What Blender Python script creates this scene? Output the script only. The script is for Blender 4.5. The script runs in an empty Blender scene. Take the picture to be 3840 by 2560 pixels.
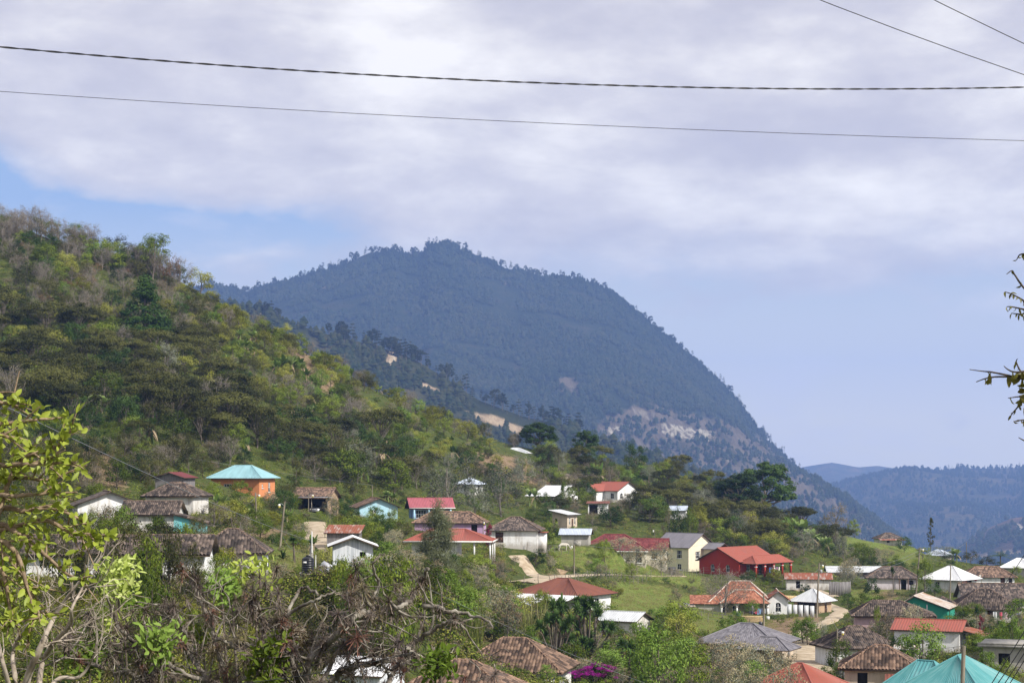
import bpy, math, random
import numpy as np
from mathutils import Vector, Matrix
R = math.radians
SC = bpy.context.scene
COL = SC.collection

# ------------------------------------------------------------------ camera, sky, sun, exposure
FPX, CU, HV = 7165.0, 1920.0, 1750.0          # focal length in photo pixels, centre column, eye-level row
cam = bpy.data.cameras.new('camera'); camo = bpy.data.objects.new('camera', cam); COL.objects.link(camo)
cam.sensor_width = 36.0; cam.lens = 36.0 * FPX / 3840.0
camo.location = (0, 0, 0); camo.rotation_euler = (R(90), 0, 0)
cam.shift_y = (HV - 1280.0) / 3840.0
cam.clip_start = 0.5; cam.clip_end = 60000
SC.camera = camo

SUN = Vector((0.62, -0.46, 0.66)).normalized()
sl = bpy.data.lights.new('sun', 'SUN'); sl.energy = 5.0; sl.angle = R(0.55); sl.color = (1.0, 0.95, 0.86)
so = bpy.data.objects.new('sun', sl); COL.objects.link(so)
so.rotation_euler = SUN.to_track_quat('Z', 'Y').to_euler()

def nn(nt, typ, **kw):
    n = nt.nodes.new(typ)
    for k, v in kw.items():
        if k.startswith('i_'):
            key = k[2:]
            key = int(key) if key.isdigit() else key.replace('_', ' ')
            n.inputs[key].default_value = v
        else:
            setattr(n, k, v)
    return n
def mth(nt, op, a, b=None, clamp=False):
    n = nt.nodes.new('ShaderNodeMath'); n.operation = op; n.use_clamp = clamp
    for i, x in enumerate((a, b)):
        if x is None: continue
        if isinstance(x, (int, float)): n.inputs[i].default_value = x
        else: nt.links.new(x, n.inputs[i])
    return n.outputs[0]
def mixc(nt, f, a, b, blend='MIX'):
    n = nt.nodes.new('ShaderNodeMix'); n.data_type = 'RGBA'; n.blend_type = blend
    for s, x in ((0, f), (6, a), (7, b)):
        if isinstance(x, (int, float)): n.inputs[s].default_value = x
        elif isinstance(x, (tuple, list)): n.inputs[s].default_value = tuple(x) + ((1,) if len(x) == 3 else ())
        else: nt.links.new(x, n.inputs[s])
    return n.outputs[2]
def ramp(nt, f, stops, interp='LINEAR'):
    n = nt.nodes.new('ShaderNodeValToRGB'); cr = n.color_ramp; cr.interpolation = interp
    while len(cr.elements) < len(stops): cr.elements.new(0.5)
    for e, (p, c) in zip(cr.elements, stops):
        e.position = p
        e.color = (c, c, c, 1) if isinstance(c, (int, float)) else tuple(c) + (1,)
    nt.links.new(f, n.inputs[0])
    return n.outputs[0]

W = bpy.data.worlds.new('World'); SC.world = W; W.use_nodes = True
wt = W.node_tree; wt.nodes.clear()
out = nn(wt, 'ShaderNodeOutputWorld'); bg = nn(wt, 'ShaderNodeBackground'); bg.inputs[1].default_value = 1.0
sky = nn(wt, 'ShaderNodeTexSky'); sky.sky_type = 'NISHITA'; sky.sun_disc = False
sky.sun_elevation = math.asin(SUN.z); sky.sun_rotation = math.atan2(SUN.x, SUN.y)
sky.air_density = 1.0; sky.dust_density = 0.6; sky.ozone_density = 2.0
skys = nn(wt, 'ShaderNodeVectorMath', operation='SCALE'); wt.links.new(sky.outputs[0], skys.inputs[0]); skys.inputs['Scale'].default_value = 0.085
tc = nn(wt, 'ShaderNodeTexCoord')
sep = nn(wt, 'ShaderNodeSeparateXYZ'); wt.links.new(tc.outputs['Generated'], sep.inputs[0])
mp = nn(wt, 'ShaderNodeMapping'); mp.inputs['Scale'].default_value = (1.0, 1.0, 2.1); mp.inputs['Location'].default_value = (3.35, 1.1, 0.4)
wt.links.new(tc.outputs['Generated'], mp.inputs[0])
n1 = nn(wt, 'ShaderNodeTexNoise', i_Scale=6.5, i_Detail=11.0, i_Roughness=0.56, i_Distortion=0.08); wt.links.new(mp.outputs[0], n1.inputs['Vector'])
mp2 = nn(wt, 'ShaderNodeMapping'); mp2.inputs['Scale'].default_value = (1.0, 1.0, 2.5); mp2.inputs['Location'].default_value = (1.3, 5.2, 2.0)
wt.links.new(tc.outputs['Generated'], mp2.inputs[0])
n2 = nn(wt, 'ShaderNodeTexNoise', i_Scale=7.0, i_Detail=10.0, i_Roughness=0.56, i_Distortion=0.1); wt.links.new(mp2.outputs[0], n2.inputs['Vector'])
x_, z_ = sep.outputs[0], sep.outputs[2]
def gauss(cx, cz, sx, sz):
    a = mth(wt, 'DIVIDE', mth(wt, 'SUBTRACT', x_, cx), sx); b = mth(wt, 'DIVIDE', mth(wt, 'SUBTRACT', z_, cz), sz)
    q = mth(wt, 'ADD', mth(wt, 'MULTIPLY', a, a), mth(wt, 'MULTIPLY', b, b))
    return mth(wt, 'POWER', 2.718, mth(wt, 'MULTIPLY', q, -1.0))
cov = mth(wt, 'MULTIPLY', mth(wt, 'SUBTRACT', z_, 0.062), 10.0, True)            # more cloud higher up
cov = mth(wt, 'ADD', mth(wt, 'MULTIPLY', cov, 0.44), -0.06)
cov = mth(wt, 'SUBTRACT', cov, mth(wt, 'MULTIPLY', gauss(-0.29, 0.148, 0.055, 0.024), 0.55))
cov = mth(wt, 'SUBTRACT', cov, mth(wt, 'MULTIPLY', gauss(-0.19, 0.124, 0.10, 0.018), 0.42))
cov = mth(wt, 'SUBTRACT', cov, mth(wt, 'MULTIPLY', gauss(0.12, 0.085, 0.10, 0.02), 0.12))
cov = mth(wt, 'ADD', cov, mth(wt, 'MULTIPLY', gauss(0.02, 0.135, 0.12, 0.022), 0.15))
cl = mth(wt, 'ADD', n1.outputs[0], cov)
mask = ramp(wt, cl, [(0.55, 0.0), (0.61, 0.45), (0.68, 0.8), (0.80, 1.0)])
shade = mth(wt, 'ADD', mth(wt, 'MULTIPLY', n2.outputs[0], 0.75), mth(wt, 'MULTIPLY', n1.outputs[0], 0.25))
ccol = ramp(wt, shade, [(0.34, (0.52, 0.495, 0.555)), (0.44, (0.60, 0.57, 0.605)), (0.50, (0.70, 0.665, 0.675)), (0.55, (0.82, 0.785, 0.765)), (0.62, (0.98, 0.945, 0.90))])
base = mixc(wt, 0.62, skys.outputs[0], (0.34, 0.47, 0.76))
hz = mth(wt, 'MULTIPLY', mth(wt, 'SUBTRACT', 0.135, z_), 9.0, True)
base = mixc(wt, mth(wt, 'MULTIPLY', hz, 0.92), base, (0.93, 0.85, 0.66))
wisp = ramp(wt, mth(wt, 'ADD', n2.outputs[0], mth(wt, 'MULTIPLY', n1.outputs[0], 0.25)), [(0.60, 0.0), (0.78, 0.6)])          # thin far cloud in the haze
base = mixc(wt, wisp, base, (0.78, 0.75, 0.78))
fin = mixc(wt, mth(wt, 'MULTIPLY', mask, 0.93), base, ccol)
wt.links.new(fin, bg.inputs[0]); wt.links.new(bg.outputs[0], out.inputs[0])

SC.view_settings.view_transform = 'Standard'; SC.view_settings.look = 'None'
SC.view_settings.exposure = 0.25; SC.view_settings.gamma = 1.0
SC.render.engine = 'CYCLES'
SC.cycles.max_bounces = 6; SC.cycles.diffuse_bounces = 2; SC.cycles.glossy_bounces = 2; SC.cycles.transmission_bounces = 3
SC.cycles.volume_bounces = 1; SC.cycles.transparent_max_bounces = 8
SC.cycles.use_denoising = True

# ------------------------------------------------------------------ helpers
def at(u, v, Y):
    """photo pixel + distance -> world point (camera at the origin, looking along +Y)"""
    return np.array(((u - CU) / FPX * Y, Y, -(v - HV) / FPX * Y))
def px(p):
    return CU + p[0] / p[1] * FPX, HV - p[2] / p[1] * FPX

def tag(o, label=None, cat=None, group=None, kind=None):
    if label: o['label'] = label
    if cat: o['category'] = cat
    if group: o['group'] = group
    if kind: o['kind'] = kind
    return o
def empty(name, loc, rz=0.0):
    o = bpy.data.objects.new(name, None); COL.objects.link(o)
    o.location = tuple(loc); o.rotation_euler = (0, 0, rz); o.empty_display_size = 0.3
    return o

class MB:
    """collects vertices and faces, then links them as one mesh object"""
    def __init__(s): s.v = []; s.f = []; s.m = []; s.uv = []; s.n = 0
    def add(s, v, f, mat=0, uv=None):
        v = np.asarray(v, float).reshape(-1, 3)
        if isinstance(f, np.ndarray) or (len(f) and all(len(q) == len(f[0]) for q in f)):
            f = [np.asarray(f, np.int64)]
        else:
            f = [np.asarray([q], np.int64) for q in f]
        for q in f:
            s.f.append(q + s.n); s.m.append(np.full(len(q), mat, np.int32))
            s.uv.append(np.zeros((q.size, 2)) if uv is None else np.asarray(uv)[q.ravel()])
        s.v.append(v); s.n += len(v)
        return s
    def box(s, c, size, mat=0, rz=0.0):
        x, y, z = (k / 2 for k in size)
        p = np.array([[-x, -y, -z], [x, -y, -z], [x, y, -z], [-x, y, -z], [-x, -y, z], [x, -y, z], [x, y, z], [-x, y, z]])
        if rz:
            c_, s_ = math.cos(rz), math.sin(rz)
            p = p @ np.array([[c_, s_, 0], [-s_, c_, 0], [0, 0, 1]])
        return s.add(p + np.asarray(c), np.array([[0, 3, 2, 1], [4, 5, 6, 7], [0, 1, 5, 4], [1, 2, 6, 5], [2, 3, 7, 6], [3, 0, 4, 7]]), mat)
    def tube(s, pts, rad, n=6, mat=0, cap=True):
        P = np.asarray(pts, float); k = len(P)
        rad = np.atleast_1d(np.asarray(rad, float)); rad = np.interp(np.linspace(0, 1, k), np.linspace(0, 1, len(rad)), rad) if len(rad) > 1 else np.full(k, rad[0])
        T = np.gradient(P, axis=0); T /= np.linalg.norm(T, axis=1)[:, None] + 1e-9
        a = np.array([0., 0, 1]) if abs(T[0][2]) < .9 else np.array([1., 0, 0])
        A = np.cross(T, a); A /= np.linalg.norm(A, axis=1)[:, None] + 1e-9
        B = np.cross(T, A)
        th = np.arange(n) * 2 * math.pi / n
        V = P[:, None] + rad[:, None, None] * (np.cos(th)[None, :, None] * A[:, None] + np.sin(th)[None, :, None] * B[:, None])
        i = np.arange(k - 1)[:, None] * n; j = np.arange(n)[None]; j2 = (j + 1) % n
        F = np.stack([i + j, i + j2, i + n + j2, i + n + j], -1).reshape(-1, 4)
        s.add(V.reshape(-1, 3), F, mat)
        if cap:
            s.add(V[0], np.arange(n)[::-1][None], mat); s.add(V[-1], np.arange(n)[None], mat)
        return s
    def lathe(s, prof, c=(0, 0, 0), n=16, mat=0):
        pr = np.asarray(prof, float); k = len(pr); th = np.arange(n) * 2 * math.pi / n
        V = np.stack([pr[:, 0:1] * np.cos(th), pr[:, 0:1] * np.sin(th), np.repeat(pr[:, 1:2], n, 1)], -1) + np.asarray(c)
        i = np.arange(k - 1)[:, None] * n; j = np.arange(n)[None]; j2 = (j + 1) % n
        F = np.stack([i + j, i + j2, i + n + j2, i + n + j], -1).reshape(-1, 4)
        return s.add(V.reshape(-1, 3), F, mat)
    def mesh(s, name, mats, smooth=False):
        me = bpy.data.meshes.new(name)
        if s.n:
            V = np.concatenate(s.v)
            cnt = np.concatenate([np.full(len(q), q.shape[1], np.int32) for q in s.f])
            lv = np.concatenate([q.ravel() for q in s.f]).astype(np.int32)
            st = np.concatenate([[0], np.cumsum(cnt)[:-1]]).astype(np.int32)
            me.vertices.add(len(V)); me.vertices.foreach_set('co', V.astype(np.float32).ravel())
            me.loops.add(len(lv)); me.loops.foreach_set('vertex_index', lv)
            me.polygons.add(len(cnt)); me.polygons.foreach_set('loop_start', st); me.polygons.foreach_set('loop_total', cnt)
            for m in (mats if isinstance(mats, (list, tuple)) else [mats]): me.materials.append(m)
            me.polygons.foreach_set('material_index', np.concatenate(s.m))
            if smooth: me.polygons.foreach_set('use_smooth', np.ones(len(cnt), bool))
            uv = np.concatenate(s.uv)
            if uv.any():
                l = me.uv_layers.new(name='UVMap'); l.data.foreach_set('uv', uv.astype(np.float32).ravel())
            me.update(calc_edges=True); me.validate()
        return me
    def build(s, name, mats, parent=None, smooth=False):
        o = bpy.data.objects.new(name, s.mesh(name, mats, smooth)); COL.objects.link(o)
        if parent is not None: o.parent = parent
        return o

def newmat(name):
    m = bpy.data.materials.new(name); m.use_nodes = True; nt = m.node_tree
    return m, nt, nt.nodes['Principled BSDF']
def mat2(name, c1, c2, scale=1.5, rough=0.8, stretch=(1, 1, 1), bump=0.0, detail=5.0, metallic=0.0, lo=0.35, hi=0.65, spec=0.3):
    """two colours mixed by noise in object space"""
    m, nt, b = newmat(name)
    t = nn(nt, 'ShaderNodeTexCoord'); mpn = nn(nt, 'ShaderNodeMapping'); mpn.inputs['Scale'].default_value = stretch
    nt.links.new(t.outputs['Object'], mpn.inputs[0])
    n = nn(nt, 'ShaderNodeTexNoise', i_Scale=scale, i_Detail=detail, i_Roughness=0.6); nt.links.new(mpn.outputs[0], n.inputs['Vector'])
    c = ramp(nt, n.outputs[0], [(lo, c1), (hi, c2)])
    nt.links.new(c, b.inputs['Base Color']); b.inputs['Roughness'].default_value = rough; b.inputs['Metallic'].default_value = metallic
    b.inputs['Specular IOR Level'].default_value = spec
    if bump:
        bp = nn(nt, 'ShaderNodeBump', i_Strength=bump, i_Distance=0.05); nt.links.new(n.outputs[0], bp.inputs['Height']); nt.links.new(bp.outputs[0], b.inputs['Normal'])
    return m

def fbm(x, y, seed=0, oct=5, gain=0.5):
    """cheap value noise on arrays"""
    r = np.random.RandomState(seed); T = r.rand(256, 256)
    o = np.zeros_like(x, float); a = 1.0; tot = 0
    for k in range(oct):
        xs = x * 2 ** k + 17.3 * k; ys = y * 2 ** k + 9.1 * k
        xi = np.floor(xs).astype(int); yi = np.floor(ys).astype(int); fx = xs - xi; fy = ys - yi
        fx = fx * fx * (3 - 2 * fx); fy = fy * fy * (3 - 2 * fy)
        g = lambda i, j: T[i % 256, j % 256]
        o += a * ((g(xi, yi) * (1 - fx) + g(xi + 1, yi) * fx) * (1 - fy) + (g(xi, yi + 1) * (1 - fx) + g(xi + 1, yi + 1) * fx) * fy)
        tot += a; a *= gain
    return o / tot
def inpoly(u, v, poly):
    u = np.asarray(u, float); v = np.asarray(v, float); r = np.zeros(u.shape, bool); n = len(poly)
    for i in range(n):
        (x1, y1), (x2, y2) = poly[i], poly[(i + 1) % n]
        if y1 == y2: continue
        c = ((y1 > v) != (y2 > v)) & (u < (x2 - x1) * (v - y1) / (y2 - y1) + x1)
        r ^= c
    return r
def softpoly(u, v, poly, soft):
    """0..1 mask of a polygon with a noisy soft edge"""
    acc = np.zeros(np.shape(u)); rr = np.random.RandomState(3)
    for k in range(8):
        a = k * math.pi / 4; acc += inpoly(u + math.cos(a) * soft, v + math.sin(a) * soft, poly)
    return acc / 8
# ------------------------------------------------------------------ houses: where they stand (they also pin the ground)
# key: (column, row of the ground line, distance)
SITE = dict(
    orange=(912, 1864, 330), shed=(657, 1862, 270), whitegable=(400, 1968, 235), tilehip=(665, 1925, 250), tilefront=(575, 1992, 228), turq=(715, 2008, 222),
    tilewhite=(872, 2158, 190), tilelong=(455, 2165, 165), barn=(1185, 1922, 330), lightblue=(1405, 1952, 330), pinkroof=(1612, 1948, 362),
    purple=(1690, 2006, 322), whitelong=(1932, 2042, 310), carport=(1690, 2092, 270), rust=(2112, 2290, 255), tilebottom=(1930, 2592, 180),
    tilelow=(1730, 2715, 150), whiteshed=(1322, 2132, 160), shack=(1292, 2048, 240), farred=(2308, 1882, 470), farwhite=(2095, 1886, 450),
    smallgrey=(2118, 1980, 400), topgrey=(1935, 1722, 560), midgrey=(1762, 1855, 430), redhip=(2305, 2108, 375), cream=(2568, 2136, 395),
    red=(2765, 2148, 385), arch=(2775, 2308, 320), mud=(3048, 2302, 320), lowwhite=(3030, 2208, 370), greymetal=(3200, 2182, 400),
    tilepink=(3345, 2206, 365), shop=(3565, 2216, 350), tileright=(3700, 2196, 385), farwhiteroof=(3822, 2160, 430), bluroof=(3520, 2108, 480),
    fartile=(3330, 2044, 520), bigtile=(3775, 2292, 300), fronttile=(3690, 2325, 265), green=(3475, 2332, 255), pink=(3345, 2378, 240),
    redright=(3490, 2432, 215), whiteright=(3205, 2494, 215), tilecorner=(3300, 2592, 175), teal=(3600, 2760, 145), greyhip=(2800, 2482, 225),
    redcorner=(3000, 2680, 170), concrete=(3835, 2515, 190), block=(3400, 2490, 200), opensheds=(2243, 1926, 430), tinshed=(1370, 2640, 135),
    tank=(1155, 2222, 165), behindgrey=(2160, 2042, 350), sideshed=(2345, 2385, 225), thatch=(1010, 1990, 275), bushhouse=(2545, 1945, 430),
)
# ------------------------------------------------------------------ ground sheet
CTRL = [(0, 0, -2.2), (-8, 8, -3.8), (8, 8, -4.6), (0, 30, -9), (-25, 30, -7.5), (25, 30, -11), (0, 60, -12), (-60, 60, -11), (-25, 100, -14.5), (60, 60, -16), (-70, 110, -12),
        (70, 110, -19), (0, 100, -15), (-40, 0, 0), (40, 0, -4), (110, 150, -23), (150, 300, -28), (-120, 150, -2), (-140, 260, 6), (-180, 330, 14), (170, 420, -32), (170, 560, -48)]
PIX = [(60, 2340, 130), (800, 2440, 120), (1500, 2520, 140), (1000, 2250, 160), (1900, 2420, 200), (2400, 2560, 175), (2600, 2420, 230), (2300, 2400, 230),
       (200, 1800, 270), (200, 1600, 330), (200, 1400, 395), (200, 1200, 445), (100, 1000, 485), (0, 850, 515), (-250, 760, 520), (-250, 1300, 430),
       (600, 1700, 320), (600, 1500, 375), (600, 1250, 450), (480, 960, 515), (700, 1085, 505), (1000, 1700, 370), (1000, 1500, 420), (1000, 1300, 470), (960, 1215, 505),
       (1300, 1420, 500), (1300, 1600, 430), (1300, 1800, 370), (1500, 1520, 510), (1700, 1610, 530), (1700, 1750, 450), (1850, 1660, 560), (2020, 1695, 585), (2000, 1780, 500),
       (2200, 1722, 575), (2300, 1770, 540), (2450, 1770, 570), (2600, 1800, 565), (2600, 1900, 480), (2600, 2000, 430), (2800, 1895, 545), (2800, 2000, 450),
       (3000, 1970, 530), (3000, 2080, 420), (3250, 2040, 530), (3400, 2075, 500), (3600, 2110, 470), (3840, 2135, 455), (4000, 2150, 450), (3100, 2150, 390),
       (2050, 2170, 320), (1960, 2090, 330), (2100, 2060, 350), (2400, 2160, 330), (2560, 2200, 340), (2500, 2330, 270), (2950, 2400, 260), (2900, 2350, 285), (3000, 2440, 235),
       (2450, 2480, 210), (1600, 2250, 215), (1450, 2200, 200), (1250, 2120, 215), (1200, 1990, 280), (1180, 1940, 310), (700, 2060, 215), (2700, 2330, 290), (3300, 2280, 300), (3150, 2330, 285)]
for s in SITE.values(): PIX.append(s)
CT = np.array(CTRL + [tuple(at(*p)) for p in PIX])
# beyond the skyline the ground falls away
BACK = [(-60, 640, 8), (-160, 640, 30), (-230, 620, 40), (0, 660, -18), (60, 680, -32), (120, 660, -55), (190, 640, -65), (-100, 760, -40), (0, 780, -60), (100, 780, -80), (-250, 780, -30), (250, 780, -90), (-260, 420, 40), (260, 300, -40), (260, 500, -60),
        (-200, 200, 12), (200, 150, -30)]
CT = np.concatenate([CT, np.array(BACK, float)])
def _rbf(P, z, lam=0.6):
    d = np.linalg.norm(P[:, None] - P[None], axis=2)
    A = -d + np.eye(len(P)) * (-lam) * -1.0
    n = len(P); Q = np.c_[np.ones(n), P]
    M = np.block([[A, Q], [Q.T, np.zeros((3, 3))]])
    return np.linalg.solve(M, np.r_[z, 0, 0, 0])
CP = CT[:, :2]; CW = _rbf(CP, CT[:, 2])
GX = np.arange(-300, 301, 2.0); GY = np.arange(-10, 801, 2.0)
gx, gy = np.meshgrid(GX, GY)
zz = np.zeros(gx.shape)
for i in range(len(GY)):
    d = np.sqrt((gx[i][:, None] - CP[None, :, 0]) ** 2 + (gy[i][:, None] - CP[None, :, 1]) ** 2)
    zz[i] = -d @ CW[:len(CP)] + CW[-3] + CW[-2] * gx[i] + CW[-1] * gy[i]
amp = np.clip((gy - 250) / 150, 0.15, 1.0)
zz += (fbm(gx / 26, gy / 26, 4, 4) - 0.5) * 3.0 * amp + (fbm(gx / 6, gy / 6, 8, 3) - 0.5) * 0.7 * amp
# level a pad under each house
for k, s in SITE.items():
    p = at(*s); r = np.hypot(gx - p[0], gy - p[1]); w = np.clip(1 - (r - 5.5) / 5.0, 0, 1); w = w * w * (3 - 2 * w)
    zz = zz * (1 - w) + p[2] * w
def ground(x, y):
    i = np.clip((np.asarray(y, float) - GY[0]) / 2.0, 0, len(GY) - 1.001); j = np.clip((np.asarray(x, float) - GX[0]) / 2.0, 0, len(GX) - 1.001)
    a = i.astype(int) if hasattr(i, 'astype') else int(i); b = j.astype(int) if hasattr(j, 'astype') else int(j)
    fy = i - a; fx = j - b
    return (zz[a, b] * (1 - fx) + zz[a, b + 1] * fx) * (1 - fy) + (zz[a + 1, b] * (1 - fx) + zz[a + 1, b + 1] * fx) * fy
_YS = np.concatenate([np.arange(100, 620, 0.5)])
def hit(u, v, y0=100.0):
    """where the line of sight through a pixel meets the ground"""
    Y = _YS[_YS >= y0]; x = (u - CU) / FPX * Y; z = -(v - HV) / FPX * Y
    g = ground(x, Y); k = np.nonzero(g >= z)[0]
    if not len(k): return None
    i = k[0]
    return np.array((x[i], Y[i], g[i]))

TRACKS = [('dirt_road', [(1930, 2052), (1965, 2085), (2000, 2116), (2028, 2140), (2050, 2158), (2060, 2166)], 3.4), ('dirt_road', [(1945, 2186), (2000, 2174), (2060, 2163), (2140, 2156), (2250, 2152), (2420, 2155), (2540, 2160)], 4.6),
          ('dirt_path', [(1180, 1952), (1190, 1985), (1190, 2020), (1225, 2045), (1270, 2075)], 3.4), ('dirt_path', [(2080, 1755), (2140, 1782), (2170, 1797), (2150, 1808), (2110, 1818)], 4.5), ('dirt_road', [(2900, 2400), (2980, 2392), (3010, 2410), (2995, 2450), (3020, 2500), (3090, 2540)], 4.5),
          ('dirt_path', [(3060, 2250), (3120, 2270), (3160, 2290), (3110, 2330), (3040, 2350), (2980, 2392)], 2.6), ('dirt_path', [(2960, 2215), (3060, 2210), (3120, 2235), (3150, 2240)], 2.0)]
def centreline(pts):
    P = np.array([q for q in (hit(u, v) for (u, v) in pts) if q is not None]); L = np.r_[0, np.cumsum(np.linalg.norm(np.diff(P[:, :2], axis=0), axis=1))]; n = max(9, int(L[-1])); s = np.linspace(0, L[-1], n); k = min(9, n // 2 * 2 - 1); h = k // 2
    pad = lambda a: np.convolve(np.r_[np.full(h, a[0]), a, np.full(h, a[-1])], np.ones(k) / k, 'valid')
    return s, pad(np.interp(s, L, P[:, 0])), pad(np.interp(s, L, P[:, 1])), pad(np.interp(s, L, P[:, 2]))
LINES = [(nm, w) + centreline(p) for nm, p, w in TRACKS]
for nm, w, s, X, Y, Zc in LINES:
    for i in range(len(s)):
        a0, a1 = np.searchsorted(GY, (Y[i] - 8, Y[i] + 8)); b0, b1 = np.searchsorted(GX, (X[i] - 8, X[i] + 8)); d = np.hypot(gx[a0:a1, b0:b1] - X[i], gy[a0:a1, b0:b1] - Y[i]); f = np.clip((w / 2 + 4.5 - d) / 3.0, 0, 1) * .45; zz[a0:a1, b0:b1] = zz[a0:a1, b0:b1] * (1 - f) + Zc[i] * f
def attr(o, name, arr):
    a = o.data.attributes.new(name, 'FLOAT', 'POINT'); a.data.foreach_set('value', np.asarray(arr, np.float32).ravel())

# colour zones of the ground (bare soil, pasture, dry grass), fixed to the place
gu = CU + gx / np.maximum(gy, 5) * FPX; gv = HV - zz / np.maximum(gy, 5) * FPX
near = (gy > 100) & (gy < 600)
def zone(polys, soft=14):
    m = np.zeros(gx.shape)
    for p in polys: m = np.maximum(m, softpoly(gu, gv, p, soft))
    return m * near
soil = zone([[(1740, 1690), (1950, 1715), (2180, 1800), (2060, 1830), (1820, 1780), (1740, 1750)], [(2040, 2150), (2140, 2150), (2120, 2168), (2030, 2172)],
             [(2860, 2330), (3080, 2300), (3080, 2360), (3000, 2400), (2870, 2390)], [(1080, 1290), (1260, 1370), (1260, 1480), (1060, 1420)],
             [(940, 1970), (1060, 1980), (1060, 2020), (940, 2015)], [(250, 1660), (420, 1690), (480, 1840), (300, 1800)],
             [(3280, 2215), (3365, 2215), (3365, 2250), (3280, 2255)], [(680, 1150), (800, 1200), (830, 1260), (700, 1220)]])
past = zone([[(2040, 2020), (2240, 2060), (2600, 2140), (2680, 2210), (2440, 2170), (2100, 2110)], [(2290, 2180), (2500, 2200), (2680, 2280), (2880, 2330), (2870, 2410), (2560, 2350), (2290, 2320)],
             [(3060, 1960), (3260, 1990), (3480, 2080), (3460, 2120), (3100, 2060)], [(3190, 2200), (3380, 2210), (3360, 2260), (3150, 2260)], [(1000, 2060), (1140, 2060), (1160, 2140), (1000, 2130)]])
tb = MB(); ny, nx = gx.shape
idx = np.arange(nx * ny).reshape(ny, nx)
tb.add(np.stack([gx, gy, zz], -1).reshape(-1, 3), np.stack([idx[:-1, :-1], idx[:-1, 1:], idx[1:, 1:], idx[1:, :-1]], -1).reshape(-1, 4))
m, nt, b = newmat('hillside_ground')
t = nn(nt, 'ShaderNodeTexCoord')
na = nn(nt, 'ShaderNodeTexNoise', i_Scale=0.06, i_Detail=6.0, i_Roughness=0.65); nb = nn(nt, 'ShaderNodeTexNoise', i_Scale=0.9, i_Detail=7.0, i_Roughness=0.7); nc = nn(nt, 'ShaderNodeTexNoise', i_Scale=5.0, i_Detail=4.0)
for q in (na, nb, nc): nt.links.new(t.outputs['Object'], q.inputs['Vector'])
scrub = ramp(nt, nb.outputs[0], [(0.30, (0.03, 0.042, 0.010)), (0.5, (0.06, 0.08, 0.018)), (0.64, (0.11, 0.11, 0.035)), (0.78, (0.16, 0.125, 0.06))])
grass = ramp(nt, nb.outputs[0], [(0.32, (0.085, 0.13, 0.022)), (0.52, (0.13, 0.17, 0.035)), (0.70, (0.22, 0.20, 0.075))])
earth = ramp(nt, nb.outputs[0], [(0.30, (0.10, 0.065, 0.035)), (0.5, (0.20, 0.14, 0.085)), (0.72, (0.33, 0.25, 0.16))])
ap = nn(nt, 'ShaderNodeAttribute', attribute_name='pasture'); as_ = nn(nt, 'ShaderNodeAttribute', attribute_name='soil')
def edge(f, lo, hi): return ramp(nt, mth(nt, 'ADD', f, mth(nt, 'MULTIPLY', mth(nt, 'SUBTRACT', nb.outputs[0], 0.5), 0.9)), [(lo, 0.0), (hi, 1.0)])
c = mixc(nt, edge(ap.outputs['Fac'], 0.3, 0.55), scrub, grass); c = mixc(nt, edge(as_.outputs['Fac'], 0.35, 0.65), c, earth)
c = mixc(nt, 0.5, c, mixc(nt, 1.0, c, ramp(nt, nc.outputs[0], [(0.3, 0.55), (0.7, 1.4)]), 'MULTIPLY'))
nt.links.new(c, b.inputs['Base Color']); b.inputs['Roughness'].default_value = 0.95; b.inputs['Specular IOR Level'].default_value = 0.1
bp = nn(nt, 'ShaderNodeBump', i_Strength=0.8, i_Distance=0.35); nt.links.new(nb.outputs[0], bp.inputs['Height']); nt.links.new(bp.outputs[0], b.inputs['Normal'])
GROUND = tag(tb.build('ground', m, smooth=True), kind='structure'); attr(GROUND, 'soil', soil); attr(GROUND, 'pasture', past)

# dirt tracks, draped on the ground
m_track = mat2('dirt_track', (0.30, 0.23, 0.155), (0.52, 0.44, 0.33), scale=0.8, rough=0.95, bump=0.5, detail=8, spec=0.1)
ROADS = []
def track(name, width, s, X, Y):
    dx, dy = np.gradient(X), np.gradient(Y); l = np.hypot(dx, dy) + 1e-9
    wob = width / 2 * (1 + 0.3 * (fbm(s / 4, s * 0 + width, 5, 3) - 0.5) * 2)
    mb = MB(); cols = np.linspace(-1, 1, 9); V = []
    for c in cols:
        xx = X - dy / l * wob * c; yy = Y + dx / l * wob * c
        V.append(np.stack([xx, yy, ground(xx, yy) + 0.18 - 0.17 * c * c * c * c], -1))
    V = np.stack(V, 1); n = len(s); idx = np.arange(n * 9).reshape(n, 9)
    mb.add(V.reshape(-1, 3), np.stack([idx[:-1, :-1], idx[:-1, 1:], idx[1:, 1:], idx[1:, :-1]], -1).reshape(-1, 4))
    ROADS.append((np.stack([X, Y], -1), width))
    return tag(mb.build(name, m_track, smooth=True), kind='structure')
for nm, w, s, X, Y, Zc in LINES: track(nm, w, s, X, Y)

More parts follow.
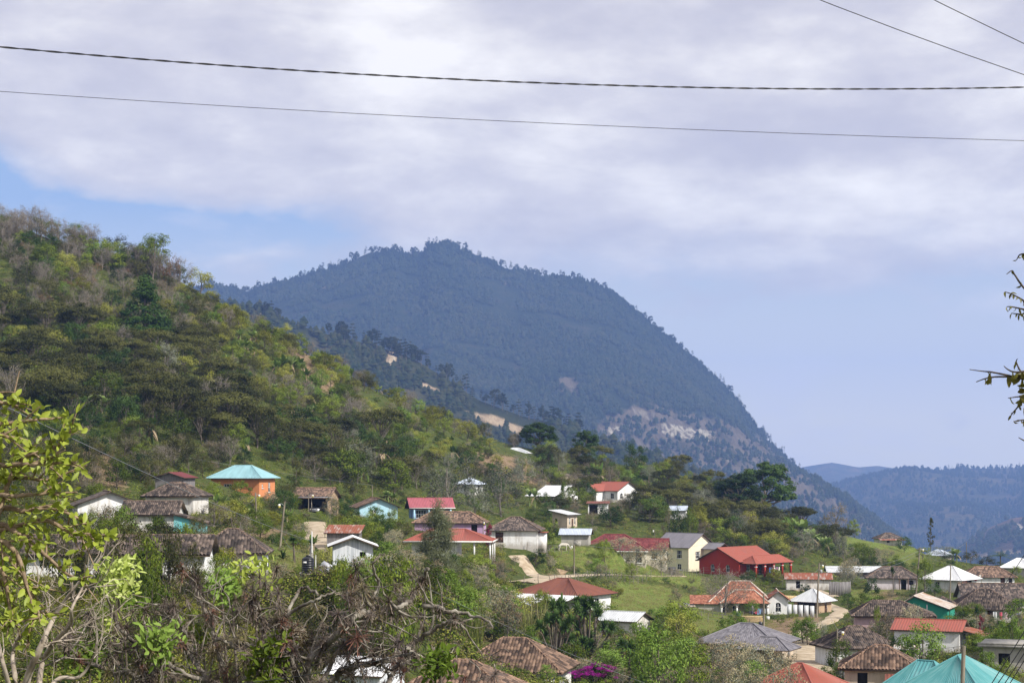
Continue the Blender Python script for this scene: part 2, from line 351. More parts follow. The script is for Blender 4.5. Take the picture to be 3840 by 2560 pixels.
# ------------------------------------------------------------------ mountains
def ridge(name, prof, Yr, Yf, zf, seed, namp, nscale, mat, back=500.0, xpad=0, res=(220, 90), power=1.0, tree_px=0, rocks=None, gl=0.0, cliff=0.0):
    """a hill whose crest follows a profile at distance Yr and whose foot lies at distance Yf, height zf"""
    pu = np.array([p[0] for p in prof], float); pv = np.array([p[1] for p in prof], float) + tree_px
    xs = np.linspace((pu[0] - CU) / FPX * Yr, (pu[-1] - CU) / FPX * Yr, res[0])
    top = np.interp(xs, (pu - CU) / FPX * Yr, -(pv - HV) / FPX * Yr)
    s = np.r_[np.linspace(-1, 0, 14)[:-1], np.linspace(0, 1, res[1])]
    S, X = np.meshgrid(s, xs, indexing='ij'); Tp = np.broadcast_to(top, X.shape)
    front = S >= 0
    Y = np.where(front, Yr + (Yf - Yr) * S, Yr - S * back)
    X = X * np.where(front, Y / Yr, 1.0)          # spurs run down towards the valley mouth
    g = np.where(front, (1 - np.clip(S, 0, 1)) ** power, 1 + S)
    Z = zf + (Tp - zf) * g
    nz = fbm(X / nscale, Y / nscale, seed, 5) - 0.5
    gully = np.abs(fbm(X / nscale * 1.6 + 3, Y / nscale * 0.5, seed + 1, 4) - 0.5)
    w = np.clip(np.abs(S) * 5, 0.05, 1)
    Z = Z + w * (nz * namp * 2 + gully * gl)
    if cliff:
        U0 = CU + X / Y * FPX; V0 = HV - Z / Y * FPX; rk0 = np.zeros(X.shape)
        for (poly, soft, a) in (rocks or []): rk0 = np.maximum(rk0, a * softpoly(U0, V0, poly, soft) * front)
        q = Z / 36 + fbm(X / 120, Y / 120, seed + 5, 3) * 3; Z = Z + rk0 * cliff * ((np.abs((q % 1) - .5) * 2) ** 3 * 1.3 + (fbm(X / 22, Y / 54, seed + 7, 4) - .5) * 1.6)
    n0, n1_ = X.shape; idx = np.arange(n0 * n1_).reshape(n0, n1_)
    mb = MB(); mb.add(np.stack([X, Y, Z], -1).reshape(-1, 3), np.stack([idx[:-1, :-1], idx[:-1, 1:], idx[1:, 1:], idx[1:, :-1]], -1).reshape(-1, 4))
    o = tag(mb.build(name, mat, smooth=True), kind='structure')
    U = CU + X / Y * FPX; V = HV - Z / Y * FPX
    rk = np.zeros(X.shape)
    for (poly, soft, a) in (rocks or []): rk = np.maximum(rk, a * softpoly(U, V, poly, soft) * front)
    attr(o, 'rock', rk)
    return dict(X=X, Y=Y, Z=Z, S=S, rk=rk, o=o)

def mountain_mat(name, forest, rockc, streak=0.02):
    m, nt, b = newmat(name)
    t = nn(nt, 'ShaderNodeTexCoord'); n = nn(nt, 'ShaderNodeTexNoise', i_Scale=0.012, i_Detail=9.0, i_Roughness=0.7); nt.links.new(t.outputs['Object'], n.inputs['Vector'])
    mpn = nn(nt, 'ShaderNodeMapping'); mpn.inputs['Scale'].default_value = (1.0, 0.35, 0.18); nt.links.new(t.outputs['Object'], mpn.inputs[0])
    n2 = nn(nt, 'ShaderNodeTexNoise', i_Scale=streak * 4, i_Detail=8.0, i_Roughness=0.72); nt.links.new(mpn.outputs[0], n2.inputs['Vector'])
    fc = ramp(nt, n.outputs[0], [(0.32, forest[0]), (0.5, forest[1]), (0.68, forest[2])])
    a = nn(nt, 'ShaderNodeAttribute', attribute_name='rock')
    bare = ramp(nt, n2.outputs[0], [(0.30, rockc[1]), (0.55, rockc[2]), (0.75, tuple(k * 1.25 for k in rockc[2]))])
    face = ramp(nt, n2.outputs[0], [(0.36, rockc[0]), (0.45, rockc[2]), (0.55, rockc[3])])
    rc = mixc(nt, ramp(nt, a.outputs['Fac'], [(0.70, 0.0), (0.85, 1.0)]), bare, face)
    f = ramp(nt, mth(nt, 'ADD', a.outputs['Fac'], mth(nt, 'MULTIPLY', mth(nt, 'SUBTRACT', n.outputs[0], 0.5), 1.3)), [(0.38, 0.0), (0.62, 1.0)])
    nt.links.new(mixc(nt, f, fc, rc), b.inputs['Base Color']); b.inputs['Roughness'].default_value = 0.95; b.inputs['Specular IOR Level'].default_value = 0.05
    bp = nn(nt, 'ShaderNodeBump', i_Strength=0.9, i_Distance=9.0); nt.links.new(n2.outputs[0], bp.inputs['Height']); nt.links.new(bp.outputs[0], b.inputs['Normal'])
    return m
mm = mountain_mat('forested_mountain', [(0.012, 0.018, 0.008), (0.02, 0.028, 0.012), (0.05, 0.042, 0.022)], [(0.035, 0.030, 0.022), (0.06, 0.048, 0.033), (0.12, 0.096, 0.069), (0.34, 0.31, 0.25)])
PROF_M = [(500, 1090), (800, 1048), (915, 1072), (1127, 1022), (1290, 966), (1388, 922), (1470, 916), (1520, 935), (1580, 935), (1608, 897), (1655, 888), (1698, 893), (1780, 939), (1894, 982),
          (2057, 1014), (2188, 1031), (2286, 1072), (2370, 1135), (2449, 1202), (2530, 1265), (2612, 1333), (2680, 1395), (2743, 1455), (2800, 1530), (2841, 1586), (2939, 1690), (3020, 1758), (3102, 1828), (3200, 1900), (3282, 1980), (3340, 2040), (3420, 2120)]
ROCK_M = [([(2290, 1530), (2480, 1505), (2720, 1560), (2880, 1640), (3000, 1740), (3130, 1830), (3280, 1960), (3280, 2060), (2900, 2000), (2560, 1850), (2300, 1700), (2200, 1600)], 26, 0.66),
          ([(2470, 1580), (2560, 1592), (2700, 1615), (2700, 1645), (2580, 1650), (2480, 1630)], 8, 1.0), ([(2270, 1590), (2340, 1590), (2330, 1640), (2280, 1650)], 10, 0.9),
          ([(2085, 1400), (2170, 1410), (2180, 1490), (2090, 1480)], 8, 0.62), ([(2360, 1515), (2460, 1540), (2460, 1590), (2370, 1560)], 8, 0.75), ([(1195, 1060), (1235, 1070), (1225, 1110), (1190, 1110)], 8, 0.6),
          ([(2690, 1690), (2750, 1690), (2740, 1740), (2690, 1740)], 8, 0.8), ([(1850, 1048), (1960, 1060), (1900, 1075), (1800, 1070)], 10, 0.5)]
MTN = ridge('mountain', PROF_M, 5000, 2970, -200, 21, 56, 720, mm, power=1.0, tree_px=24, rocks=ROCK_M, gl=150, back=1000, res=(420, 220), cliff=14)
m2 = mountain_mat('wooded_ridge', [(0.018, 0.024, 0.010), (0.035, 0.042, 0.017), (0.08, 0.068, 0.034)], [(0.10, 0.07, 0.045), (0.24, 0.17, 0.11), (0.38, 0.29, 0.19), (0.52, 0.44, 0.33)])
PROF_R = [(300, 1085), (700, 1085), (930, 1130), (1010, 1140), (1110, 1192), (1290, 1243), (1404, 1268), (1551, 1320), (1682, 1400), (1796, 1475), (1959, 1535), (2122, 1570), (2368, 1650), (2600, 1745), (2900, 1890), (3200, 2040)]
ROCK_R = [([(1455, 1318), (1490, 1320), (1484, 1372), (1450, 1368)], 5, 1.0), ([(925, 1118), (990, 1140), (1000, 1165), (935, 1140)], 5, 0.9), ([(1700, 1520), (1860, 1550), (1990, 1610), (1960, 1640), (1780, 1580)], 12, 0.72), ([(1540, 1410), (1640, 1450), (1700, 1480), (1600, 1465)], 7, 0.75)]
RDG = ridge('wooded_ridge', PROF_R, 2200, 1400, -150, 31, 17, 250, m2, power=1.0, tree_px=26, back=520, rocks=ROCK_R, gl=29, res=(240, 90))
m3 = mountain_mat('distant_hill', [(0.03, 0.035, 0.018), (0.055, 0.055, 0.026), (0.14, 0.10, 0.055)], [(0.12, 0.085, 0.055), (0.22, 0.17, 0.11), (0.32, 0.26, 0.18), (0.5, 0.44, 0.35)])
FAR1 = ridge('distant_hill', [(2600, 2000), (2900, 1930), (3040, 1846), (3100, 1822), (3180, 1802), (3260, 1780), (3330, 1770), (3420, 1754), (3520, 1758), (3600, 1745), (3720, 1750), (3840, 1746), (4000, 1738), (4300, 1750)], 8000, 4800, -370, 41, 74, 1150, m3, power=0.9, tree_px=8, res=(200, 70), gl=250, back=900)
m4 = mountain_mat('brown_spur', [(0.035, 0.038, 0.018), (0.10, 0.065, 0.038), (0.20, 0.12, 0.075)], [(0.12, 0.085, 0.055), (0.22, 0.17, 0.11), (0.32, 0.26, 0.18), (0.5, 0.44, 0.35)])
SPUR = ridge('distant_spur', [(3480, 2110), (3560, 2060), (3640, 2010), (3720, 1965), (3790, 1935), (3860, 1925), (3950, 1900), (4200, 1850)], 4800, 3100, -290, 45, 34, 560, m4, power=0.9, tree_px=8, back=500, res=(120, 60), gl=70,
             rocks=[([(3800, 1955), (3830, 1965), (3850, 1990), (3830, 2000)], 4, 0.9), ([(3560, 2080), (3700, 2060), (3840, 2050), (3840, 2090), (3600, 2110)], 12, 0.6)])
FAR2 = ridge('far_ridge', [(2000, 1790), (2700, 1760), (3000, 1752), (3060, 1742), (3120, 1734), (3220, 1752), (3290, 1746), (3400, 1762), (3480, 1785), (3700, 1790), (4200, 1790)], 10400, 9000, -330, 51, 60, 1000, m3, power=1.0, back=500, res=(160, 30), gl=90)
vf = MB(); vf.add([(-6000, 900, -300), (6000, 900, -300), (6000, 11000, -400), (-6000, 11000, -400)], [[0, 1, 2, 3]])
tag(vf.build('valley_floor', m3), kind='structure')
# the air: one closed box of pale even haze
hb = MB(); hb.box((0, 5400, 90), (13000, 11900, 1100))
mh = bpy.data.materials.new('haze'); mh.use_nodes = True; ht = mh.node_tree; ht.nodes.clear()
ho = nn(ht, 'ShaderNodeOutputMaterial'); pv_ = nn(ht, 'ShaderNodeVolumePrincipled'); pv_.inputs['Color'].default_value = (0.30, 0.485, 1.0, 1); pv_.inputs['Density'].default_value = 0.000095; pv_.inputs['Anisotropy'].default_value = 0.0
ht.links.new(pv_.outputs[0], ho.inputs['Volume'])
tag(hb.build('haze', mh), 'pale blue haze in the valley air', kind='stuff')
# ------------------------------------------------------------------ building materials
def wallmat(name, c, dirt=(0.32, 0.27, 0.21), amt=0.62):
    m, nt, b = newmat(name)
    t = nn(nt, 'ShaderNodeTexCoord'); mpn = nn(nt, 'ShaderNodeMapping'); mpn.inputs['Scale'].default_value = (1, 1, 0.35); nt.links.new(t.outputs['Object'], mpn.inputs[0])
    n = nn(nt, 'ShaderNodeTexNoise', i_Scale=1.6, i_Detail=8.0, i_Roughness=0.65); nt.links.new(mpn.outputs[0], n.inputs['Vector'])
    sp = nn(nt, 'ShaderNodeSeparateXYZ'); nt.links.new(t.outputs['Object'], sp.inputs[0])
    low = mth(nt, 'MULTIPLY', mth(nt, 'SUBTRACT', 0.75, sp.outputs[2]), 0.28, True)      # splash stains along the foot of the wall
    f = ramp(nt, mth(nt, 'ADD', n.outputs[0], low), [(0.47, 0.0), (0.74, amt)])
    nt.links.new(mixc(nt, f, c, dirt), b.inputs['Base Color']); b.inputs['Roughness'].default_value = 0.9; b.inputs['Specular IOR Level'].default_value = 0.15
    bp = nn(nt, 'ShaderNodeBump', i_Strength=0.25, i_Distance=0.03); nt.links.new(n.outputs[0], bp.inputs['Height']); nt.links.new(bp.outputs[0], b.inputs['Normal'])
    return m
def tilemat(name, cols, geo=True):
    """clay tiles: every tile its own tone (UV counts tiles), lichen by noise"""
    m, nt, b = newmat(name)
    uv = nn(nt, 'ShaderNodeUVMap'); fl = nn(nt, 'ShaderNodeVectorMath', operation='FLOOR'); nt.links.new(uv.outputs[0], fl.inputs[0])
    wn = nn(nt, 'ShaderNodeTexWhiteNoise', noise_dimensions='2D'); nt.links.new(fl.outputs[0], wn.inputs['Vector'])
    t = nn(nt, 'ShaderNodeTexCoord'); n = nn(nt, 'ShaderNodeTexNoise', i_Scale=0.9, i_Detail=7.0, i_Roughness=0.7); nt.links.new(t.outputs['Object'], n.inputs['Vector'])
    f = mth(nt, 'ADD', mth(nt, 'MULTIPLY', wn.outputs[0], 0.46), mth(nt, 'MULTIPLY', n.outputs[0], 0.56))
    c = ramp(nt, f, [(0.25, cols[0]), (0.42, cols[1]), (0.58, cols[2]), (0.74, cols[3]), (0.9, cols[4])])
    if not geo:      # small in the picture: the channels between tile rows as a relief
        wv = nn(nt, 'ShaderNodeTexWave', wave_type='BANDS', bands_direction='X', i_Scale=0.3142 * 10 / 10, i_Distortion=0.6, i_Detail=2.0); wv.inputs['Scale'].default_value = 0.314
        nt.links.new(uv.outputs[0], wv.inputs['Vector'])
        bp = nn(nt, 'ShaderNodeBump', i_Strength=0.5, i_Distance=0.05); nt.links.new(wv.outputs['Fac'], bp.inputs['Height']); nt.links.new(bp.outputs[0], b.inputs['Normal'])
    nt.links.new(c, b.inputs['Base Color']); b.inputs['Roughness'].default_value = 0.92; b.inputs['Specular IOR Level'].default_value = 0.15
    return m
def metalmat(name, c, rust=None, amt=0.5, rough=0.5, metallic=0.0, scale=1.0, ribs=True):
    m, nt, b = newmat(name)
    t = nn(nt, 'ShaderNodeTexCoord'); uv = nn(nt, 'ShaderNodeUVMap')
    mpn = nn(nt, 'ShaderNodeMapping'); mpn.inputs['Scale'].default_value = (1.4, 0.35, 1); nt.links.new(uv.outputs[0], mpn.inputs[0])
    n = nn(nt, 'ShaderNodeTexNoise', i_Scale=scale, i_Detail=8.0, i_Roughness=0.65); nt.links.new(mpn.outputs[0], n.inputs['Vector'])
    d = tuple(k * 0.72 for k in c)
    col = ramp(nt, n.outputs[0], [(0.30, d), (0.62, c)])
    if rust: col = mixc(nt, ramp(nt, n.outputs[0], [(0.60 - amt * 0.35, 0.0), (0.72 - amt * 0.30, 1.0)]), col, rust)
    nt.links.new(col, b.inputs['Base Color']); b.inputs['Roughness'].default_value = rough; b.inputs['Metallic'].default_value = metallic; b.inputs['Specular IOR Level'].default_value = 0.35
    return m
WALL = dict(
    white=wallmat('white_plaster', (0.80, 0.80, 0.80)), oldwhite=wallmat('aged_white_plaster', (0.66, 0.64, 0.61), (0.27, 0.22, 0.17), 0.8), orange=wallmat('orange_plaster', (0.62, 0.25, 0.11), (0.42, 0.16, 0.08), 0.5),
    bungalow=wallmat('off_white_plaster', (0.64, 0.60, 0.50)), cream=wallmat('cream_plaster', (0.74, 0.68, 0.53), (0.48, 0.43, 0.33), 0.4), lightblue=wallmat('light_blue_plaster', (0.42, 0.66, 0.78)), blue=wallmat('blue_plaster', (0.22, 0.36, 0.68)), turq=wallmat('turquoise_plaster', (0.16, 0.50, 0.55)),
    purple=wallmat('mauve_plaster', (0.46, 0.29, 0.48)), pink=wallmat('dusty_pink_plaster', (0.52, 0.36, 0.40), (0.25, 0.17, 0.16), 0.6), lilac=wallmat('pale_lilac_plaster', (0.62, 0.56, 0.60), (0.33, 0.27, 0.24), 0.7), red=wallmat('deep_red_plaster', (0.36, 0.042, 0.03), (0.25, 0.035, 0.025), 0.5),
    mud=wallmat('mud_brick', (0.46, 0.33, 0.22), (0.26, 0.18, 0.11), 0.9), grey=wallmat('raw_concrete', (0.42, 0.40, 0.36), (0.25, 0.23, 0.20), 0.8), green=wallmat('green_boards', (0.035, 0.27, 0.19), (0.02, 0.16, 0.12), 0.5),
    greyplank=mat2('weathered_planks', (0.11, 0.10, 0.10), (0.27, 0.255, 0.26), 9, 0.9, (1, 1, 0.05)), yellow=wallmat('yellow_plaster', (0.75, 0.45, 0.05)), tan=wallmat('tan_plaster', (0.55, 0.46, 0.36), (0.3, 0.24, 0.18), 0.7),
    whiteplank=mat2('white_painted_planks', (0.45, 0.48, 0.52), (0.75, 0.77, 0.80), 7, 0.8, (1, 1, 0.05)))
OLDT = [(0.032, 0.028, 0.027), (0.064, 0.053, 0.049), (0.112, 0.088, 0.077), (0.20, 0.155, 0.13), (0.38, 0.31, 0.26)]
NEWT = [(0.045, 0.034, 0.028), (0.095, 0.066, 0.053), (0.17, 0.113, 0.084), (0.28, 0.185, 0.135), (0.46, 0.34, 0.26)]
TERR = [(0.14, 0.055, 0.038), (0.24, 0.09, 0.058), (0.32, 0.13, 0.08), (0.40, 0.18, 0.115), (0.52, 0.30, 0.21)]
ROOF = dict(
    tile=tilemat('weathered_clay_tiles', OLDT), tilenew=tilemat('warm_clay_tiles', NEWT), tilefar=tilemat('weathered_clay_tiles_flat', OLDT, False), tilefarw=tilemat('warm_clay_tiles_flat', NEWT, False),
    terra=tilemat('terracotta_tiles', TERR, False), redtile=tilemat('dark_red_tiles', [(0.09, 0.028, 0.030), (0.13, 0.036, 0.038), (0.17, 0.046, 0.047), (0.21, 0.06, 0.058), (0.27, 0.10, 0.09)], False),
    greytile=tilemat('grey_tiles', [(0.10, 0.095, 0.11), (0.14, 0.135, 0.15), (0.18, 0.17, 0.19), (0.22, 0.21, 0.23), (0.28, 0.26, 0.28)], False),
    aqua=metalmat('pale_aqua_metal', (0.28, 0.49, 0.54)), teal=metalmat('teal_metal', (0.10, 0.33, 0.345), (0.16, 0.34, 0.35), 0.35, rough=0.45), redm=metalmat('red_metal', (0.37, 0.098, 0.068), (0.27, 0.085, 0.06), 0.5), pinkm=metalmat('faded_crimson_metal', (0.36, 0.10, 0.12)),
    rust=metalmat('rust_brown_metal', (0.24, 0.085, 0.055), (0.16, 0.06, 0.045), 0.5, 0.8), rusty=metalmat('patchy_rusty_metal', (0.50, 0.47, 0.44), (0.24, 0.08, 0.045), 0.75, 0.75), zinc=metalmat('zinc_metal', (0.60, 0.62, 0.64), rough=0.42), white=metalmat('white_metal', (0.78, 0.79, 0.81), rough=0.45),
    zincrust=metalmat('zinc_metal_with_rust', (0.58, 0.56, 0.53), (0.33, 0.20, 0.12), 0.45, 0.6), grey=metalmat('slate_grey_metal', (0.20, 0.19, 0.215), rough=0.6), maroon=metalmat('maroon_metal', (0.17, 0.045, 0.05), rough=0.6), bluez=metalmat('bluish_zinc_metal', (0.50, 0.56, 0.66), rough=0.45))
m_under = mat2('roof_timber', (0.05, 0.035, 0.025), (0.11, 0.08, 0.055), 6, 0.9)
m_glass, _nt, _b = newmat('dark_glass'); _b.inputs['Base Color'].default_value = (0.012, 0.014, 0.018, 1); _b.inputs['Roughness'].default_value = 0.12
m_frame = mat2('white_frame_paint', (0.70, 0.70, 0.68), (0.82, 0.82, 0.80), 4, 0.5)
m_brown = mat2('brown_wood', (0.06, 0.03, 0.022), (0.14, 0.075, 0.05), 7, 0.75, (1, 1, 0.15))
m_white = mat2('white_paint', (0.62, 0.62, 0.60), (0.80, 0.80, 0.79), 4, 0.55)
m_post = mat2('grey_timber', (0.11, 0.095, 0.08), (0.27, 0.24, 0.20), 9, 0.9, (1, 1, 0.08))
m_conc = mat2('weathered_concrete', (0.25, 0.235, 0.21), (0.43, 0.41, 0.37), 3, 0.9)
m_dark = mat2('painted_interior_shade', (0.012, 0.011, 0.010), (0.025, 0.022, 0.02), 3, 0.95)  # near-black colour standing in for the shade inside open rooms

TILEK = {'tile', 'tilenew'}
FARK = {'tilefar', 'tilefarw', 'terra', 'redtile', 'greytile'}
TILEP = [0.31]
def roof_plane(mb, bl, br, tr, tl, kind, mat=0, period=None, course=0.45):
    period = TILEP[0] if period is None else period
    """one slope between its eave (bl-br) and its top edge (tl-tr)"""
    bl, br, tr, tl = (np.asarray(k, float) for k in (bl, br, tr, tl))
    e = br - bl; Wd = np.linalg.norm(e); e /= Wd
    g = tl - bl; g = g - e * (g @ e); Hh = np.linalg.norm(g); g /= Hh; n = np.cross(e, g)
    if n[2] < 0: n = -n
    xl1, xr1 = (tl - bl) @ e, (tr - bl) @ e
    x0, x1 = min(0, xl1), max(Wd, xr1)
    if kind in TILEK:
        k = max(2, int((x1 - x0) / period)); xs = np.linspace(x0, x1, k * 4 + 1); ph = (np.arange(k * 4 + 1) % 4); prof = np.array([0, .8, 1, .8])[ph] * 0.12
        rows = []; nc = max(2, int(Hh / course)); c = Hh / nc
        for q in range(nc): rows += [(q * c, 0.045, q + .1), (q * c + c * .97, 0.0, q + .9)]
        ucol = np.arange(k * 4 + 1) / 4 + 1e-3
    elif kind in FARK:
        xs = np.linspace(x0, x1, 9); prof = xs * 0; rows = [(0, 0, 0), (Hh, 0, Hh / course)]; ucol = (xs - x0) / period
    else:
        rib = 0.30; k = max(2, int((x1 - x0) / rib)); xs = np.repeat(np.linspace(x0, x1, k + 1), 3)[1:-1] + np.tile([0.0, 0.05, -0.05], k + 1)[1:-1] * 0
        xs = np.sort(np.concatenate([np.linspace(x0, x1, k + 1)] + [np.linspace(x0, x1, k + 1)[1:-1] + d for d in (-0.045, 0.045)]))
        base = np.linspace(x0, x1, k + 1); prof = np.array([0.045 if np.min(np.abs(base[1:-1] - x)) < 0.01 else 0.0 for x in xs]) if k > 1 else xs * 0
        rows = [(0, 0, 0), (Hh, 0, Hh)]; ucol = xs - x0
    S = np.array([r[0] for r in rows]); st = np.array([r[1] for r in rows])
    lo = (S / Hh * xl1)[:, None]; hi = (Wd + (xr1 - Wd) * S / Hh)[:, None]
    X = np.clip(np.broadcast_to(xs[None], (len(S), len(xs))), lo, hi)
    if kind in TILEK:      # hand-laid unevenness
        wob = (fbm(X * 0.8 + bl[0] * 3, S[:, None] * 0.8 + X * 0 + bl[1], 12, 3) - 0.5) * 0.16
    else: wob = X * 0
    V = bl + X[..., None] * e + S[:, None, None] * g + (prof[None] + st[:, None] + wob)[..., None] * n
    nr, ncx = X.shape; idx = np.arange(nr * ncx).reshape(nr, ncx)
    UV = np.stack([np.broadcast_to(ucol[None], X.shape), np.broadcast_to(np.array([r[2] for r in rows])[:, None], X.shape)], -1).reshape(-1, 2)
    F = np.stack([idx[:-1, :-1], idx[:-1, 1:], idx[1:, 1:], idx[1:, :-1]], -1).reshape(-1, 4)
    mb.add(V.reshape(-1, 3), F, mat, UV + 0.001)
    # slab below
    tri = np.linalg.norm(tr - tl) < 1e-3
    P = [bl, br, tr] + ([] if tri else [tl]); k = len(P)
    top = np.array(P) - n * 0.03; bot = np.array(P) - n * 0.13
    mb.add(np.r_[top, bot], [list(range(k)), list(range(2 * k - 1, k - 1, -1))] + [[i, i + k, (i + 1) % k + k, (i + 1) % k] for i in range(k)], mat + 1)

def roof_faces(typ, W_, D_, ze, zr, cx=0.0, cy=0.0, off=0.0):
    """planes as (bl, br, tr, tl); ridge along x for gable / hip; 'gabley' ridge along y; shed falls to -y; shedx falls to +x"""
    x, y = W_ / 2, D_ / 2
    c = lambda a, b, z: (a + cx, b + cy, z)
    if typ == 'gable': return [(c(-x, -y, ze), c(x, -y, ze), c(x, 0, zr), c(-x, 0, zr)), (c(x, y, ze), c(-x, y, ze), c(-x, 0, zr), c(x, 0, zr))]
    if typ == 'gabley': return [(c(-x, y, ze), c(-x, -y, ze), c(off, -y, zr), c(off, y, zr)), (c(x, -y, ze), c(x, y, ze), c(off, y, zr), c(off, -y, zr))]
    if typ == 'hip':
        if W_ >= D_:
            r = max(0.0, (W_ - D_) / 2) + min(0.4, W_ * 0.03); a, b = (-r + off, r + off)
            return [(c(-x, -y, ze), c(x, -y, ze), c(b, 0, zr), c(a, 0, zr)), (c(x, y, ze), c(-x, y, ze), c(a, 0, zr), c(b, 0, zr)), (c(-x, y, ze), c(-x, -y, ze), c(a, 0, zr), c(a, 0, zr)), (c(x, -y, ze), c(x, y, ze), c(b, 0, zr), c(b, 0, zr))]
        r = (D_ - W_) / 2 + 0.2
        return [(c(-x, y, ze), c(-x, -y, ze), c(0, -r, zr), c(0, r, zr)), (c(x, -y, ze), c(x, y, ze), c(0, r, zr), c(0, -r, zr)), (c(-x, -y, ze), c(x, -y, ze), c(0, -r, zr), c(0, -r, zr)), (c(x, y, ze), c(-x, y, ze), c(0, r, zr), c(0, r, zr))]
    if typ == 'shed': return [(c(-x, -y, ze), c(x, -y, ze), c(x, y, zr), c(-x, y, zr))]
    if typ == 'shedx': return [(c(x, -y, ze), c(x, y, ze), c(-x, y, zr), c(-x, -y, zr))]
    raise ValueError(typ)

def add_roof(parent, typ, W_, D_, ze, zr, kind, cx=0.0, cy=0.0, off=0.0, name='roof', caps=True, capmat=None, label=None):
    mb = MB(); fs = roof_faces(typ, W_, D_, ze, zr, cx, cy, off)
    for f in fs: roof_plane(mb, *f, kind)
    o = mb.build(name, [ROOF[kind], m_under], parent)
    if label: o['label'] = label
    if caps and typ in ('gable', 'gabley', 'hip'):
        cb = MB(); done = set()
        def seg(a, b):
            k = tuple(sorted((tuple(np.round(a, 2)), tuple(np.round(b, 2)))))
            if k in done or np.linalg.norm(np.subtract(a, b)) < .3: return
            done.add(k); r = 0.11 if kind in TILEK | FARK else 0.07
            a, b = np.array(a, float), np.array(b, float); L = np.linalg.norm(b - a); q = max(2, int(L / 0.42))
            if kind in TILEK:
                for i in range(q): cb.tube([a + (b - a) * i / q + (0, 0, .07), a + (b - a) * (i + .98) / q + (0, 0, .04)], [r * 1.05, r * .85], 6, 0)
            else: cb.tube([a + (0, 0, .02), b + (0, 0, .02)], r, 6, 0)
        for (bl, br, tr, tl) in fs:
            seg(tl, tr)
            if typ == 'hip': seg(bl, tl); seg(br, tr)
        if cb.n:
            cm = capmat
            if cm is None:
                cm = {'tile': m_capold, 'tilefar': m_capold, 'tilenew': m_capnew, 'tilefarw': m_capnew, 'terra': m_capterra}.get(kind, ROOF[kind])
            cb.build('ridge_cap', cm, o)
    return o
m_capold = mat2('old_ridge_tiles', (0.05, 0.04, 0.035), (0.28, 0.19, 0.14), 3, 0.95)
m_capnew = mat2('ridge_tiles', (0.09, 0.06, 0.045), (0.40, 0.25, 0.17), 3, 0.95)
m_capterra = mat2('mortar_ridge', (0.40, 0.30, 0.25), (0.62, 0.55, 0.48), 2, 0.95)

